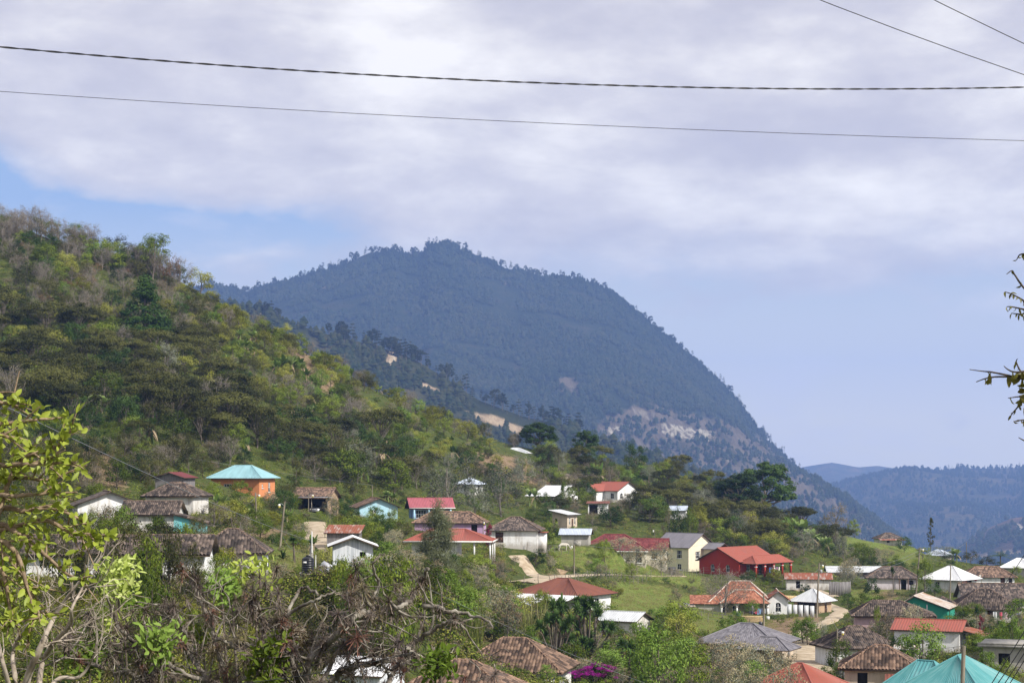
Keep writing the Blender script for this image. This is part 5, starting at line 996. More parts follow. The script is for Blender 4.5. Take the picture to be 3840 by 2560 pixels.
for (u, v, h) in ((2955, 2020, 85), (2985, 2030, 90), (3010, 2040, 95), (2965, 2045, 75), (3040, 2060, 80), (3065, 2065, 70), (3090, 2080, 70), (2930, 2005, 60), (2790, 2060, 55), (2225, 1815, 80), (2245, 1818, 70), (2210, 1810, 60), (2075, 1880, 60), (1995, 1900, 70), (3245, 2085, 40), (3580, 2110, 55), (2480, 1905, 35), (2550, 1905, 40)): put('banana', u, v, h)
for (u, v, h) in ((285, 1330, 50), (1060, 1405, 75), (1085, 1415, 80), (1110, 1400, 70), (1035, 1410, 60), (1150, 1440, 60), (1165, 1460, 55), (870, 1400, 50), (845, 1380, 50), (900, 1390, 55), (560, 1590, 50), (600, 1585, 55), (530, 1585, 45), (1310, 1740, 80), (1340, 1745, 85), (1370, 1740, 90), (1400, 1735, 80), (1435, 1740, 85), (1470, 1730, 75), (1225, 1700, 60), (1260, 1640, 60),
                 (1500, 1700, 50), (1560, 1690, 50), (1640, 1720, 55), (1700, 1720, 50), (1745, 1745, 50), (1455, 1880, 45), (1475, 1885, 40), (1330, 1985, 55), (1300, 1990, 50), (1345, 1990, 55), (705, 1500, 55), (730, 1510, 50), (1185, 1560, 50), (1100, 1560, 45), (330, 1715, 45)): put('banana', u, v, h)
put('canes', 1255, 1985, 60, 90, 'clump of pale arching leaves above the rusty shack', Y=255); put('canes', 1660, 2260, 60, 80, Y=190); put('canes', 1780, 2290, 90, 90, Y=190); put('canes', 2010, 2350, 130, 120, 'tall pale cane grass left of the yucca clump', Y=205); put('canes', 1960, 2360, 100, 100, Y=208)
for (u, v, h, w, Y) in ((2330, 2125, 115, 120, 350), (2260, 2115, 85, 90, 352), (2390, 2120, 80, 90, 354), (2480, 2125, 95, 90, 360), (2540, 2185, 45, 50, 365), (2520, 2170, 40, 50, 365), (1850, 2320, 140, 150, 200), (1900, 2340, 110, 120, 198), (1780, 2170, 70, 100, 250), (1850, 2145, 70, 90, 255), (2930, 2180, 30, 40, None), (3195, 2165, 80, 75, 375), (3180, 2170, 70, 60, 372), (3330, 2390, 95, 90, 222), (3270, 2400, 70, 80, 224), (3420, 2350, 85, 100, 228),
                 (2900, 2600, 120, 190, 158), (2810, 2600, 110, 150, 160), (2750, 2520, 140, 190, 195), (2850, 2540, 130, 170, 190), (2680, 2560, 160, 170, 185), (2930, 2530, 90, 110, 192), (2600, 2470, 100, 100, 215), (2560, 2500, 90, 110, 205), (3260, 2570, 60, 90, 180), (2990, 2575, 70, 110, 170), (2920, 2580, 60, 80, 172), (2530, 2260, 60, 46, 290), (2545, 2320, 60, 46, 285), (1140, 2190, 50, 80, 172), (1060, 2170, 60, 90, 175), (400, 1950, 60, 70, 200), (1690, 2240, 50, 60, 200), (1240, 1900, 50, 60, 300)):
    put('tanflower', u, v, h, w, Y=Y)
for (k, u, v, h, w, Y) in (('brightleafy', 2480, 2570, 230, 200, 165), ('leafy', 2600, 2580, 170, 150, 170), ('brightleafy', 2400, 2560, 150, 140, 175), ('leafy', 1400, 2240, 150, 200, 145), ('leafy', 1500, 2260, 170, 190, 142), ('brightleafy', 1330, 2230, 100, 120, 147), ('brightleafy', 1840, 2425, 110, 140, 199), ('silver', 3060, 2430, 110, 90, 245), ('brightleafy', 3030, 2440, 130, 110, 240), ('brightleafy', 3010, 2425, 90, 90, 242), ('leafy', 3150, 2500, 110, 90, 190), ('leafy', 3290, 2330, 60, 30, 230),
                        ('brightleafy', 2690, 2440, 60, 80, 232), ('darkleafy', 3365, 2445, 60, 70, 210), ('darkbush', 3270, 2215, 55, 60, 355), ('leafy', 3465, 2200, 110, 60, 345), ('tanflower', 3165, 2180, 70, 60, 374), ('brightleafy', 3690, 2520, 80, 100, 178), ('leafy', 3770, 2540, 70, 90, 170), ('brightleafy', 3800, 2420, 110, 100, 200), ('leafy', 3760, 2430, 80, 90, 203), ('leafy', 3700, 2420, 70, 90, 206), ('olive', 3640, 2400, 50, 80, 215), ('leafy', 3660, 2430, 60, 90, 205),
                        ('leafy', 420, 2030, 100, 120, 185), ('brightleafy', 470, 1955, 60, 90, 205), ('olive', 480, 2060, 130, 180, 150), ('olive', 600, 2070, 110, 170, 148), ('olive', 700, 2075, 90, 130, 150), ('leafy', 540, 2120, 120, 150, 140), ('olive', 360, 2110, 110, 120, 145), ('yellowleafy', 850, 2160, 110, 100, 160), ('leafy', 830, 2190, 120, 110, 155), ('leafy', 420, 2210, 130, 150, 120), ('leafy', 560, 2270, 160, 170, 112),
                        ('olive', 700, 1720, 100, 100, None), ('olive', 640, 1750, 110, 110, None), ('dry', 540, 1800, 110, 130, None), ('olive', 760, 1790, 90, 90, None), ('dry', 350, 1830, 60, 90, None), ('olive', 690, 1700, 60, 70, None), ('darkleafy', 1405, 1965, 70, 70, 300), ('leafy', 1480, 1960, 55, 60, 300), ('leafy', 1260, 1930, 60, 60, 322), ('darkleafy', 1290, 1905, 50, 70, 335), ('leafy', 1340, 1910, 55, 60, 340), ('leafy', 1130, 1880, 60, 60, 335),
                        ('olive', 3640, 2135, 75, 60, 445), ('olive', 3700, 2140, 60, 70, 440), ('darkleafy', 3390, 2060, 50, 60, 500), ('leafy', 3460, 2120, 70, 60, 440), ('darkleafy', 3570, 2125, 50, 70, 450), ('silver', 3540, 2100, 55, 90, 470), ('leafy', 3810, 2165, 45, 50, 410), ('darkleafy', 2545, 1975, 75, 70, 405), ('dry', 2510, 1975, 70, 60, 408), ('leafy', 2585, 1980, 65, 60, 405), ('leafy', 2300, 2400, 80, 90, 205), ('brightleafy', 2390, 2410, 80, 90, 205), ('leafy', 1285, 2170, 85, 90, 150), ('brightleafy', 1372, 2170, 90, 100, 150), ('olive', 230, 2090, 130, 170, 150), ('leafy', 2270, 2070, 50, 60, 340), ('bush', 2070, 1995, 50, 60, 380), ('leafy', 250, 2000, 90, 110, 200), ('olive', 300, 2010, 80, 100, 205), ('leafy', 180, 2080, 90, 110, 170), ('olive', 430, 2015, 120, 160, 206), ('leafy', 330, 1995, 75, 90, 212), ('olive', 600, 2045, 90, 150, 190), ('tanflower', 350, 1978, 80, 90, 214), ('dry', 800, 1965, 85, 110, 238), ('olive', 745, 1985, 55, 70, 210), ('leafy', 690, 2040, 80, 100, 195), ('olive', 1080, 1885, 70, 80, 318), ('leafy', 1030, 1905, 40, 60, 306), ('olive', 960, 1915, 34, 60, 303), ('bush', 900, 1912, 30, 50, 303), ('olive', 850, 1912, 44, 70, 302), ('yellowleafy', 785, 1890, 50, 70, 314), ('drybush', 930, 1905, 40, 60, 305), ('darkleafy', 1100, 1850, 70, 80, 345), ('dry', 1180, 1800, 90, 110, 360), ('olive', 1240, 1815, 80, 100, 362), ('olive', 1010, 1770, 70, 90, 365), ('olive', 760, 1830, 60, 90, 330), ('dry', 1140, 1790, 70, 90, 370), ('olive', 1330, 1850, 60, 80, 355), ('leafy', 2060, 1720, 70, 60, None), ('olive', 2110, 1745, 60, 50, None)):
    put(k, u, v, h, w, Y=Y)
# woods and thickets, plant by plant ---------------------------------------
def fill(zone, poly, n, kinds, hr, cover=.12, sp=.42, y0=100.):
    P = np.array(poly, float); lo, hi = P.min(0), P.max(0); ks = list(kinds); pw = np.array([kinds[k] for k in ks]); pw = pw / pw.sum(); done = 0
    for _ in range(n * 14):
        if done >= n: break
        u, v = lo + (hi - lo) * RNG.rand(2)
        if not inpoly(u, v, poly): continue
        p = hit(u, v, y0)
        if p is None or inhouse(p[0], p[1]) or onroad(p[0], p[1]): continue
        if past[int((p[1] - GY[0]) / 2), int((p[0] - GX[0]) / 2)] > .4 and RNG.rand() > .16: continue
        k = ks[np.searchsorted(np.cumsum(pw), RNG.rand())] if len(ks) > 1 else ks[0]
        pr = PROTO[k][0]; s = hr[0] + (hr[1] - hr[0]) * RNG.rand(); s *= 1.4 if k == 'banana' else 1; H = pr['h'] * s; Wd = pr['w'] * s
        T = np.array(TAKEN[-900:]); 
        if len(T) and np.min(np.hypot(T[:, 0] - p[0], T[:, 1] - p[1]) - sp * .5 * (T[:, 2] + Wd)) < 0: continue
        f = FPX / p[1]
        if covers(u, v, Wd * f * .9, H * f, p[1]) > cover: continue
        plant(k, p, H, None, zone); done += 1
    return done
NF = {}
NF['sky'] = fill('along the crest of the left hill', [(-60, 850), (300, 880), (480, 960), (640, 1060), (700, 1090), (640, 1100), (440, 1010), (200, 930), (-60, 900)], 60, dict(bare=5, leafy=2, darkleafy=1.2, dry=1.5, olive=1), (.75, 1.15), sp=.22)
NF['dry'] = fill('on the dry upper part of the left hill', [(-60, 880), (300, 930), (560, 1060), (700, 1110), (860, 1210), (900, 1300), (640, 1300), (330, 1260), (-60, 1210)], 190, dict(bare=2.0, dry=1.8, rusty=1.2, leafy=1.4, brightleafy=.6, olive=2.2, drybush=1, darkleafy=1.2, yellowleafy=1.2), (.55, 1.0), sp=.30)
NF['dark'] = fill('in the dark wood on the left hill', [(-60, 1190), (340, 1250), (640, 1290), (780, 1340), (900, 1490), (1020, 1570), (1350, 1640), (1560, 1740), (1660, 1860), (1300, 1850), (1080, 1740), (760, 1690), (480, 1680), (200, 1610), (-60, 1570)], 290, dict(umbrella=4, olive=2.2, darkleafy=2.2, leafy=1.1, bare=.3, banana=.9, silver=.15, yellowleafy=.5), (.6, 1.25), sp=.30)
NF['sunny'] = fill('on the sunlit shoulder of the left hill', [(660, 1110), (960, 1235), (1350, 1440), (1700, 1610), (1900, 1690), (1740, 1720), (1400, 1640), (1100, 1560), (900, 1470), (780, 1340)], 240, dict(yellowleafy=3.4, leafy=2.0, olive=1.6, bare=.6, banana=1.8, dry=.5, tanflower=.8, bush=.8, brightleafy=1.0), (.45, 1.0), sp=.30)
NF['crest'] = fill('along the crest of the long spur', [(860, 1190), (1300, 1410), (1700, 1605), (2000, 1690), (2000, 1705), (1690, 1625), (1280, 1430), (860, 1215)], 60, dict(yellowleafy=2, leafy=2, olive=2, bare=1.5, dry=1.5), (.5, .9), sp=.25)
NF['mid'] = fill('on the slope behind the blue house', [(1400, 1650), (1760, 1690), (2020, 1720), (2100, 1800), (1960, 1880), (1700, 1900), (1560, 1760)], 110, dict(leafy=2, olive=1, silver=1.4, banana=1.3, bush=2, dry=1, yellowleafy=1, darkleafy=1), (.4, .75), cover=.20)
NF['low'] = fill('on the slope above the wooden shed', [(-40, 1570), (480, 1690), (800, 1720), (1080, 1750), (800, 1790), (560, 1830), (280, 1850), (-40, 1850)], 110, dict(dry=1.6, olive=2.6, drybush=1, leafy=1.1, bush=1.2, bare=.6, darkleafy=.8), (.5, .9), cover=.20)
NF['yard'] = fill('between the houses on the left', [(700, 1870), (1150, 1890), (1300, 1960), (1500, 1960), (1540, 2080), (1250, 2110), (1120, 2060), (780, 1985)], 95, dict(bush=2, leafy=1.5, olive=1, drybush=1.4, darkleafy=1, tanflower=1, yellowleafy=.7, darkbush=1, banana=.5), (.4, .72), cover=.20)
NF['back'] = fill('in the wood behind the red house', [(1990, 1700), (2350, 1745), (2700, 1800), (2850, 1900), (3010, 1965), (3150, 2060), (3180, 2110), (2900, 2100), (2680, 2060), (2560, 1990), (2380, 1960), (2200, 1980), (2040, 1940), (2010, 1800)], 330, dict(umbrella=1.6, olive=2.2, dry=2, leafy=1.8, banana=.7, darkleafy=1.3, tanflower=1, yellowleafy=1, silver=.5), (.5, .95), cover=.24, sp=.25)
NF['crest2'] = fill('on the grassy crest at the right', [(3060, 2030), (3260, 2030), (3480, 2110), (3640, 2125), (3500, 2135), (3200, 2125)], 46, dict(bush=2, darkbush=2, tanflower=1, leafy=1), (.45, .9), cover=.06)
NF['centre'] = fill('in the thicket before the porch house', [(1180, 2110), (1540, 2110), (1900, 2130), (1930, 2230), (1930, 2380), (1650, 2420), (1250, 2330)], 130, dict(leafy=2, bush=2, tanflower=1.6, brightleafy=1, darkbush=1, drybush=1, yellowleafy=1), (.4, .75), cover=.20)
NF['low2'] = fill('in the bushes at the bottom middle', [(2060, 2390), (2500, 2360), (2640, 2430), (2900, 2470), (2900, 2600), (2150, 2600)], 90, dict(tanflower=2.5, leafy=1.5, brightleafy=1.5, bush=1, yellowleafy=1), (.5, .9), cover=.10)
NF['right'] = fill('among the houses at the right', [(3120, 2200), (3480, 2190), (3500, 2290), (3840, 2330), (3860, 2560), (3420, 2480), (3300, 2480), (3120, 2300)], 70, dict(bush=2, leafy=1.4, drybush=.8, darkbush=1.2, tanflower=1, brightleafy=1), (.35, .75), cover=.20)
NF['front'] = fill('in the scrub at the bottom left', [(-40, 2100), (760, 2180), (1120, 2200), (1300, 2350), (1500, 2470), (1400, 2600), (-40, 2600)], 170, dict(leafy=1.6, bush=2, olive=1.4, drybush=1.6, darkbush=1.2, yellowleafy=.7), (.26, .5), cover=.10, sp=.36, y0=60.)
NF['mid2'] = fill('beside the dirt roads in the middle', [(1930, 2060), (2140, 2090), (2700, 2200), (2680, 2330), (2400, 2330), (2280, 2230), (2100, 2190), (2040, 2110)], 16, dict(bush=2, drybush=2, tanflower=1.5, leafy=.5), (.35, .65), cover=.20)
NF['left'] = fill('around the tiled houses at the left', [(-40, 1840), (300, 1850), (560, 1840), (760, 1880), (780, 1990), (1000, 2060), (1150, 2080), (1160, 2180), (760, 2180), (-40, 2160)], 120, dict(bush=2, leafy=.9, olive=1.6, drybush=1.6, darkleafy=.8, darkbush=1.2, yellowleafy=.7, dry=.8), (.32, .62), cover=.22, sp=.3)
NF['village'] = fill('between the village houses', [(1180, 1900), (1700, 1880), (2100, 1900), (2500, 2000), (2650, 2080), (3000, 2100), (3300, 2120), (3840, 2130), (3860, 2600), (2900, 2600), (2100, 2600), (1300, 2300)], 480, dict(bush=3, darkbush=1.8, drybush=1.6, leafy=.7, tanflower=1.2, brightleafy=.7, darkleafy=.6, yellowleafy=.5), (.28, .58), cover=.16, sp=.34)
print('FILL', NF, len(VEG))

# ground cover: too many to count ------------------------------------------
def scatter(name, n, gen, poly, mats, ok, label, y0=100.):
    P = np.array(poly, float); lo, hi = P.min(0), P.max(0); mb = MB(); c = 0
    for _ in range(n * 3):
        if c >= n: break
        u, v = lo + (hi - lo) * RNG.rand(2)
        if not inpoly(u, v, poly): continue
        p = hit(u, v, y0)
        if p is None or inhouse(p[0], p[1], .1) or onroad(p[0], p[1], 1.6) or not ok(p, u, v): continue
        gen(mb, p); c += 1
    return tag(mb.build(name, mats), label, name.replace('_', ' '), kind='stuff')
_pz = lambda p: past[int((p[1] - GY[0]) / 2), int((p[0] - GX[0]) / 2)]
_sz = lambda p: soil[int((p[1] - GY[0]) / 2), int((p[0] - GX[0]) / 2)]
_mats = [LM['green'], LM['olive'], LM['dry'], LM['yellow']]
def _under(mb, p):
    s = .5 + .9 * RNG.rand(); n = 34; D = unit(RNG.normal(size=(n, 3))); D[:, 2] = np.abs(D[:, 2]); P = p + D * (RNG.rand(n) ** .5)[:, None] * np.array((1.15, 1.15, .85)) * s
    leaves(mb, P, D + RNG.normal(size=(n, 3)) * .5 + (0, 0, .5), .22 * (.7 + .6 * RNG.rand(n)), .13, RNG, RNG.choice(4, p=[.3, .3, .25, .15]))
def _grass(mb, p):
    n = 9; A = p + np.c_[RNG.normal(size=(n, 2)) * .35, np.zeros(n)]; twigs(mb, A, np.c_[RNG.normal(size=(n, 2)) * .10, .12 + .26 * RNG.rand(n)], .028, RNG)
scatter('undergrowth', 15000, _under, [(-60, 840), (500, 950), (900, 1200), (1700, 1610), (2020, 1690), (2600, 1780), (3100, 1990), (3400, 2070), (3840, 2130), (3840, 2560), (2900, 2600), (-60, 2600)], _mats, lambda p, u, v: _pz(p) < .35 and RNG.rand() > _sz(p) * .8, 'low mixed undergrowth and weeds covering the slopes')
scatter('grass', 9000, _grass, [(1950, 2000), (2700, 2140), (3060, 1960), (3480, 2080), (3480, 2280), (2900, 2420), (2280, 2330), (1940, 2160), (1100, 2160), (1000, 2060)], [LM['grass']], lambda p, u, v: _pz(p) > .25, 'short pasture grass on the open ground between houses')

# mountain woods -----------------------------------------------------------
def forest(name, hill, n, hmin, hmax, seed, mat, label, smin=0.0, smax=1.0, dens=None):
    rng = np.random.RandomState(seed); X, Y, Z, S, rk = (hill[k] for k in ('X', 'Y', 'Z', 'S', 'rk')); i0 = 13; n0, n1_ = X.shape
    fi = rng.rand(n * 3) ** .85 * (smax - smin) + smin; fi = i0 + fi * (n0 - 1 - i0) * .999; fj = rng.rand(n * 3) * (n1_ - 1) * .999
    a, b_ = fi.astype(int), fj.astype(int); fa, fb = fi - a, fj - b_
    L = lambda A: (A[a, b_] * (1 - fa) + A[np.minimum(a + 1, n0 - 1), b_] * fa) * (1 - fb) + (A[a, np.minimum(b_ + 1, n1_ - 1)] * (1 - fa) + A[np.minimum(a + 1, n0 - 1), np.minimum(b_ + 1, n1_ - 1)] * fa) * fb
    P = np.stack([L(X), L(Y), L(Z)], 1); keep = rng.rand(len(P)) > L(rk) * 1.1; keep &= fbm(P[:, 0] / 95, P[:, 1] / 95, seed, 3) > .34; keep &= (fbm(P[:, 0] / 19, P[:, 1] / 19, seed + 3, 2) > .30); P = P[keep][:n]; n = len(P)
    H = hmin + (hmax - hmin) * rng.rand(n) ** 1.5; Wd = H * (.42 + .35 * rng.rand(n)); mb = MB(); K = 6
    # each tree: three stacked ragged skirts
    for t, (z0, z1, r0) in enumerate(((.12, .62, .9), (.36, .82, 1.0), (.58, 1.0, .72))):
        th = rng.rand(n, 1) * 6.28 + np.arange(K) * 2 * math.pi / K; rr = Wd[:, None] / 2 * r0 * (.65 + .7 * rng.rand(n, K)) * 1.25
        ring = np.stack([P[:, None, 0] + np.cos(th) * rr, P[:, None, 1] + np.sin(th) * rr, P[:, None, 2] + H[:, None] * (z0 + .10 * rng.rand(n, K))], -1); tip = np.stack([P[:, 0] + rng.normal(size=n) * .3, P[:, 1] + rng.normal(size=n) * .3, P[:, 2] + H * z1], -1)[:, None]
        V = np.concatenate([ring, tip], 1).reshape(-1, 3); i = np.arange(n)[:, None, None] * (K + 1); j = np.arange(K)[None, :, None]
        mb.add(V, np.concatenate([i + j, i + (j + 1) % K, i + K + j * 0], -1).reshape(-1, 3))
    return tag(mb.build(name, mat), label, 'forest', kind='stuff')
forest('mountain_forest', MTN, 40000, 9, 17, 1, LM['mforest'], 'blue green pine forest covering the big mountain')
forest('crest_forest', MTN, 3000, 8, 16, 11, LM['mforest'], 'pines massed along the top of the big mountain', 0.0, 0.035)
forest('ridge_forest', RDG, 10000, 7, 15, 2, LM['mforest'], 'dark pine forest on the middle ridge below the mountain')
forest('hill_forest', FAR1, 10000, 10, 22, 3, LM['mforest'], 'hazy forest on the distant hill at the right'); forest('spur_forest', SPUR, 4000, 8, 18, 4, LM['mforest'], 'thin woods on the hazy spur at the right edge')
PM = [tree(300 + s, 13, 5.5, 'tiers', .30, 30, 34, .75, .4, .4, .16, .2, 14, lean=.03) for s in S4] + [tree(310 + s, 11, 6.5, 'dome', .3, 22, 40, .8, .6, .7, .2, .2, 8) for s in S4]
kind('crestpine', PM, LM['mforest']); DESC['crestpine'] = ('mountain_pine', 'small dark pine', 'tree')
def crest(hill, us, zone, h0, h1, sr=.02):
    X, Y, Z = hill['X'], hill['Y'], hill['Z']
    for u in us:
        i = 13 + RNG.randint(0, 3); cu = CU + X[i] / Y[i] * FPX; j = int(np.argmin(np.abs(cu - u))); plant('crestpine', np.array((X[i, j] + RNG.normal() * 3, Y[i, j], Z[i, j] - .8)), h0 + (h1 - h0) * RNG.rand(), None, zone)
crest(MTN, np.r_[np.linspace(790, 1270, 46), np.linspace(1280, 1600, 30), np.linspace(1600, 1900, 34), np.linspace(1910, 2450, 46), np.linspace(2460, 3100, 60)] + RNG.normal(size=216) * 5, 'on the skyline of the big mountain', 12, 25)
crest(RDG, np.r_[np.linspace(960, 1060, 7), np.linspace(1240, 1330, 9), np.linspace(1380, 1560, 18), np.linspace(1570, 2200, 40)] + RNG.normal(size=74) * 5, 'on the crest of the middle ridge', 11, 23)
crest(FAR1, np.linspace(3060, 3830, 40) + RNG.normal(size=40) * 6, 'on the skyline of the distant hill', 13, 26)
# ------------------------------------------------------------------ poles, wires, fences, yard things
m_wire, _n, _b = newmat('black_cable'); _b.inputs['Base Color'].default_value = (0.012, 0.012, 0.014, 1); _b.inputs['Roughness'].default_value = 0.5
m_wireg, _n, _b = newmat('grey_cable'); _b.inputs['Base Color'].default_value = (0.16, 0.17, 0.19, 1); _b.inputs['Roughness'].default_value = 0.5
m_pole = mat2('weathered_pole', (0.13, 0.11, 0.085), (0.30, 0.26, 0.20), 4, 0.9, (1, 1, 0.1)); m_lampw = mat2('white_lamp_glass', (0.7, 0.7, 0.66), (0.85, 0.85, 0.8), 3, 0.3); m_lampy = mat2('yellow_lamp_bowl', (0.62, 0.5, 0.10), (0.75, 0.62, 0.15), 3, 0.3)
m_metal = mat2('galvanised_metal', (0.25, 0.26, 0.27), (0.42, 0.43, 0.44), 5, 0.5)
def pole(name, label, u, vt, vb, Y, du=0, lamp=0, r=.13, cross=False, box=False, m=None, group='utility poles of the village', cat='utility pole', yellow=True):
    x = (u - CU) / FPX * Y; gz = float(ground(x, Y)); zt = -(vt - HV) / FPX * Y; o = empty(name, (x, Y, gz)); tag(o, label, cat, group); dx = du / FPX * Y
    mb = MB(); mb.tube([(0, 0, -.5), (dx * .5, 0, (zt - gz) / 2), (dx, 0, zt - gz)], [r, r * .88, r * .75], 10); mb.build('post', m or m_pole, o)
    top = np.array((dx, 0, zt - gz))
    if lamp:
        s = 1 if lamp > 0 else -1; l = abs(lamp); z = zt - gz - .5; a = MB(); a.tube([(dx * .92, 0, z), (dx * .92 + s * l * .55, 0, z + .28), (dx * .92 + s * l, 0, z + .2)], .03, 5); ar = a.build('lamp_arm', m_metal, o)
        b_ = MB(); b_.lathe([(.02, .22), (.13, .2), (.16, .05), (.14, 0), (.0, 0)], (dx * .92 + s * l, 0, z), 10); b_.build('lamp_head', m_lampw, ar); c_ = MB(); c_.lathe([(.14, 0), (.15, -.1), (.09, -.22), (.0, -.26)], (dx * .92 + s * l, 0, z), 10); c_.build('lamp_bowl', m_lampy if yellow else m_lampw, ar)
    if cross:
        b_ = MB(); b_.box(top - (0, 0, .35), (1.5, .1, .12)); cb = b_.build('cross_arm', m_pole, o)
        for q in (-.65, 0, .65): b_ = MB(); b_.lathe([(.05, 0), (.07, .06), (.03, .12), (.0, .14)], top + (q, 0, -.29), 8); b_.build('insulator', m_conc, cb)
    if box: b_ = MB(); b_.lathe([(.0, 0), (.2, .02), (.2, .55), (.0, .6)], top + (.28, -.05, -1.6), 12); b_.build('transformer', m_metal, o)
    return np.array((x + dx, Y, zt))
T1 = pole('utility_pole', 'slim utility pole standing below the orange house', 962, 1846, 2021, 262, -4, .5); T2 = pole('utility_pole', 'leaning utility pole with lamp left of the dirt path', 1049, 1880, 2072, 225, 19, -.6)
T3 = pole('concrete_post', 'square concrete pole with white pipe beside the black tank', 1168, 2045, 2230, 166, 0, 0, .2, m=m_conc); T4 = pole('street_lamp', 'street lamp on a thin post by the open barn', 1157, 1848, 1922, 318, 0, .7, .08, cat='street lamp', group='street lamps of the village'); T5 = pole('street_lamp', 'curved street lamp rising behind the crimson roofed blue house', 1624, 1838, 1960, 372, 0, .9, .09, cat='street lamp', group='street lamps of the village')
pole('street_lamp', 'white street lamp at the left of the orange house', 831, 1752, 1830, 345, 0, 0.15, .06, cat='street lamp', group='street lamps of the village', yellow=False); pole('street_lamp', 'small street lamp right of the mauve house', 1812, 1950, 2030, 312, 0, .15, .07, cat='street lamp', group='street lamps of the village')
T6 = pole('utility_pole', 'thin pole on the dirt path high above the white villa', 2125, 1706, 1774, 535, 0, 0, .1); T7 = pole('utility_pole', 'short pole left of the white villa', 2192, 1790, 1835, 490, 0, 0, .1); T8 = pole('utility_pole', 'utility pole beside the dirt road in the middle of the village', 2153, 2039, 2182, 318, 0, -.4, .13, yellow=False)
T9 = pole('utility_pole', 'utility pole with round meter box in front of the arched house', 2864, 2224, 2364, 283, 0, 0, .15); T10 = pole('utility_pole', 'tall utility pole with transformer beside the silver hip roof', 3062, 2110, 2322, 300, 10, .6, .16, box=True); T11 = pole('utility_pole', 'utility pole with lamp before the white cottage with the square window', 3136, 2356, 2532, 208, 4, .6, .13)
T12 = pole('utility_pole', 'leaning utility pole right of the lilac tiled house', 3434, 2052, 2232, 345, 16, .6, .15, cross=True); T13 = pole('utility_pole', 'dark utility pole in front of the shining white roof', 3562, 2114, 2212, 338, 3, 0, .12); T14 = pole('utility_pole', 'bare pole on the skyline right of the lone poplar', 3624, 2032, 2112, 452, 0, 0, .1)
T15 = pole('utility_pole', 'thick brown wooden pole in front of the teal roof', 3600, 2420, 2620, 122, 14, 0, .17, cross=False); T16 = pole('utility_pole', 'short pole behind the light blue house', 1396, 1818, 1860, 360, 0, 0, .09); pole('street_lamp', 'small lamp post above the dark red tiled roof', 2455, 1982, 2030, 405, 0, -.3, .07, cat='street lamp', group='street lamps of the village', yellow=False)
pole('street_lamp', 'white lamp in front of the sandy brown tiled house', 3680, 2150, 2200, 372, 0, -.3, .06, cat='street lamp', group='street lamps of the village', yellow=False); pole('thin_pole', 'crooked bare sapling pole leaning before the white walled cottage', 968, 2010, 2180, 158, -15, 0, .05, m=m_bark, cat='pole', group=None)

def wire(label, A, B, sag, r, name='cable', m=None, twist=0, n=40, group='overhead wires', ext=0.0):
    A, B = np.array(A, float), np.array(B, float); t = np.linspace(-ext, 1 + ext, n if not twist else int(twist * 10 * (1 + 2 * ext)))[:, None]; P = A + (B - A) * t - np.array((0, 0, 1.)) * sag * 4 * t * (1 - t); mb = MB()
    if twist:
        a = t[:, 0] * twist * 2 * math.pi
        for k in range(2): mb.tube(P + np.stack([0 * a, np.cos(a + k * 3.1416), np.sin(a + k * 3.1416)], 1) * r * 1.0, r * (1.05 if k else .9), 6, 0, False)
    else: mb.tube(P, r, 6, 0, False)
    return tag(mb.build(name, m or m_wire, smooth=True), label, 'cable', group)
L = lambda u, v, Y: at(u, v, Y)
wire('thick twisted black cable crossing the whole sky', L(-700, 105, 21), L(4600, 300, 25), .34, .0060, 'twisted_cable', twist=36, ext=1.0)
wire('thin single wire sagging below the twisted cable', L(-700, 292, 22), L(4600, 545, 22), .12, .0034, ext=1.0)
wire('lower of two wires crossing the top right corner', L(2700, -150, 18), L(4300, 432, 18), .05, .0040, ext=2.5); wire('upper of two wires crossing the top right corner', L(3000, -255, 19), L(4300, 378, 19), .03, .0044, ext=2.5)
wire('grey wire slanting down from the leafy branch to the water tank', L(-500, 1270, 40), T3 + (0, 0, .4), .35, .014, m=m_wireg); wire('faint wire over the orange house to the short pole', L(300, 1640, 300), T16, .5, .02, m=m_wireg); wire('drooping wire between the two poles below the orange house', T1 - (0, 0, .6), L(820, 1920, 250), .9, .018, m=m_wireg)
wire('sagging wire from the leaning pole to the tank pole', L(1060, 2010, 225), T3 + (0, 0, .2), 1.2, .014, m=m_wireg)
wire('thin wire running above the warm clay tiled roof', L(1460, 2130, 150), L(2420, 2560, 150), .4, .013, m=m_wireg); wire('dark wire sagging through the dry tree at the bottom left', L(80, 2560, 26), L(1560, 2440, 26), .25, .006)
for (a, b_, lb) in (((3900, 2268), (3700, 2590), 'leftmost'), ((3900, 2320), (3722, 2590), 'second from left'), ((3900, 2352), (3748, 2590), 'third from left'), ((3900, 2374), (3768, 2590), 'rightmost')): wire(lb + ' of four black wires over the bottom right corner', L(*a, 45), L(*b_, 45), .02, .012, ext=1.2)
wire('single dark stay wire slanting over the wide tiled roof', L(3960, 1890, 60), L(3752, 2215, 60), .03, .011)
wire('long grey wire from the transformer pole to the leaning pole', T10 - (0, 0, .6), T12 - (0, 0, .5), 1.4, .02, m=m_wireg); wire('lower grey wire from the transformer pole to the leaning pole', T10 - (0, 0, 1.3), T12 - (0, 0, 1.0), 1.6, .02, m=m_wireg); wire('grey wire from the transformer pole down to the pole with meter box', T10 - (0, 0, .9), T9, 1.0, .018, m=m_wireg)
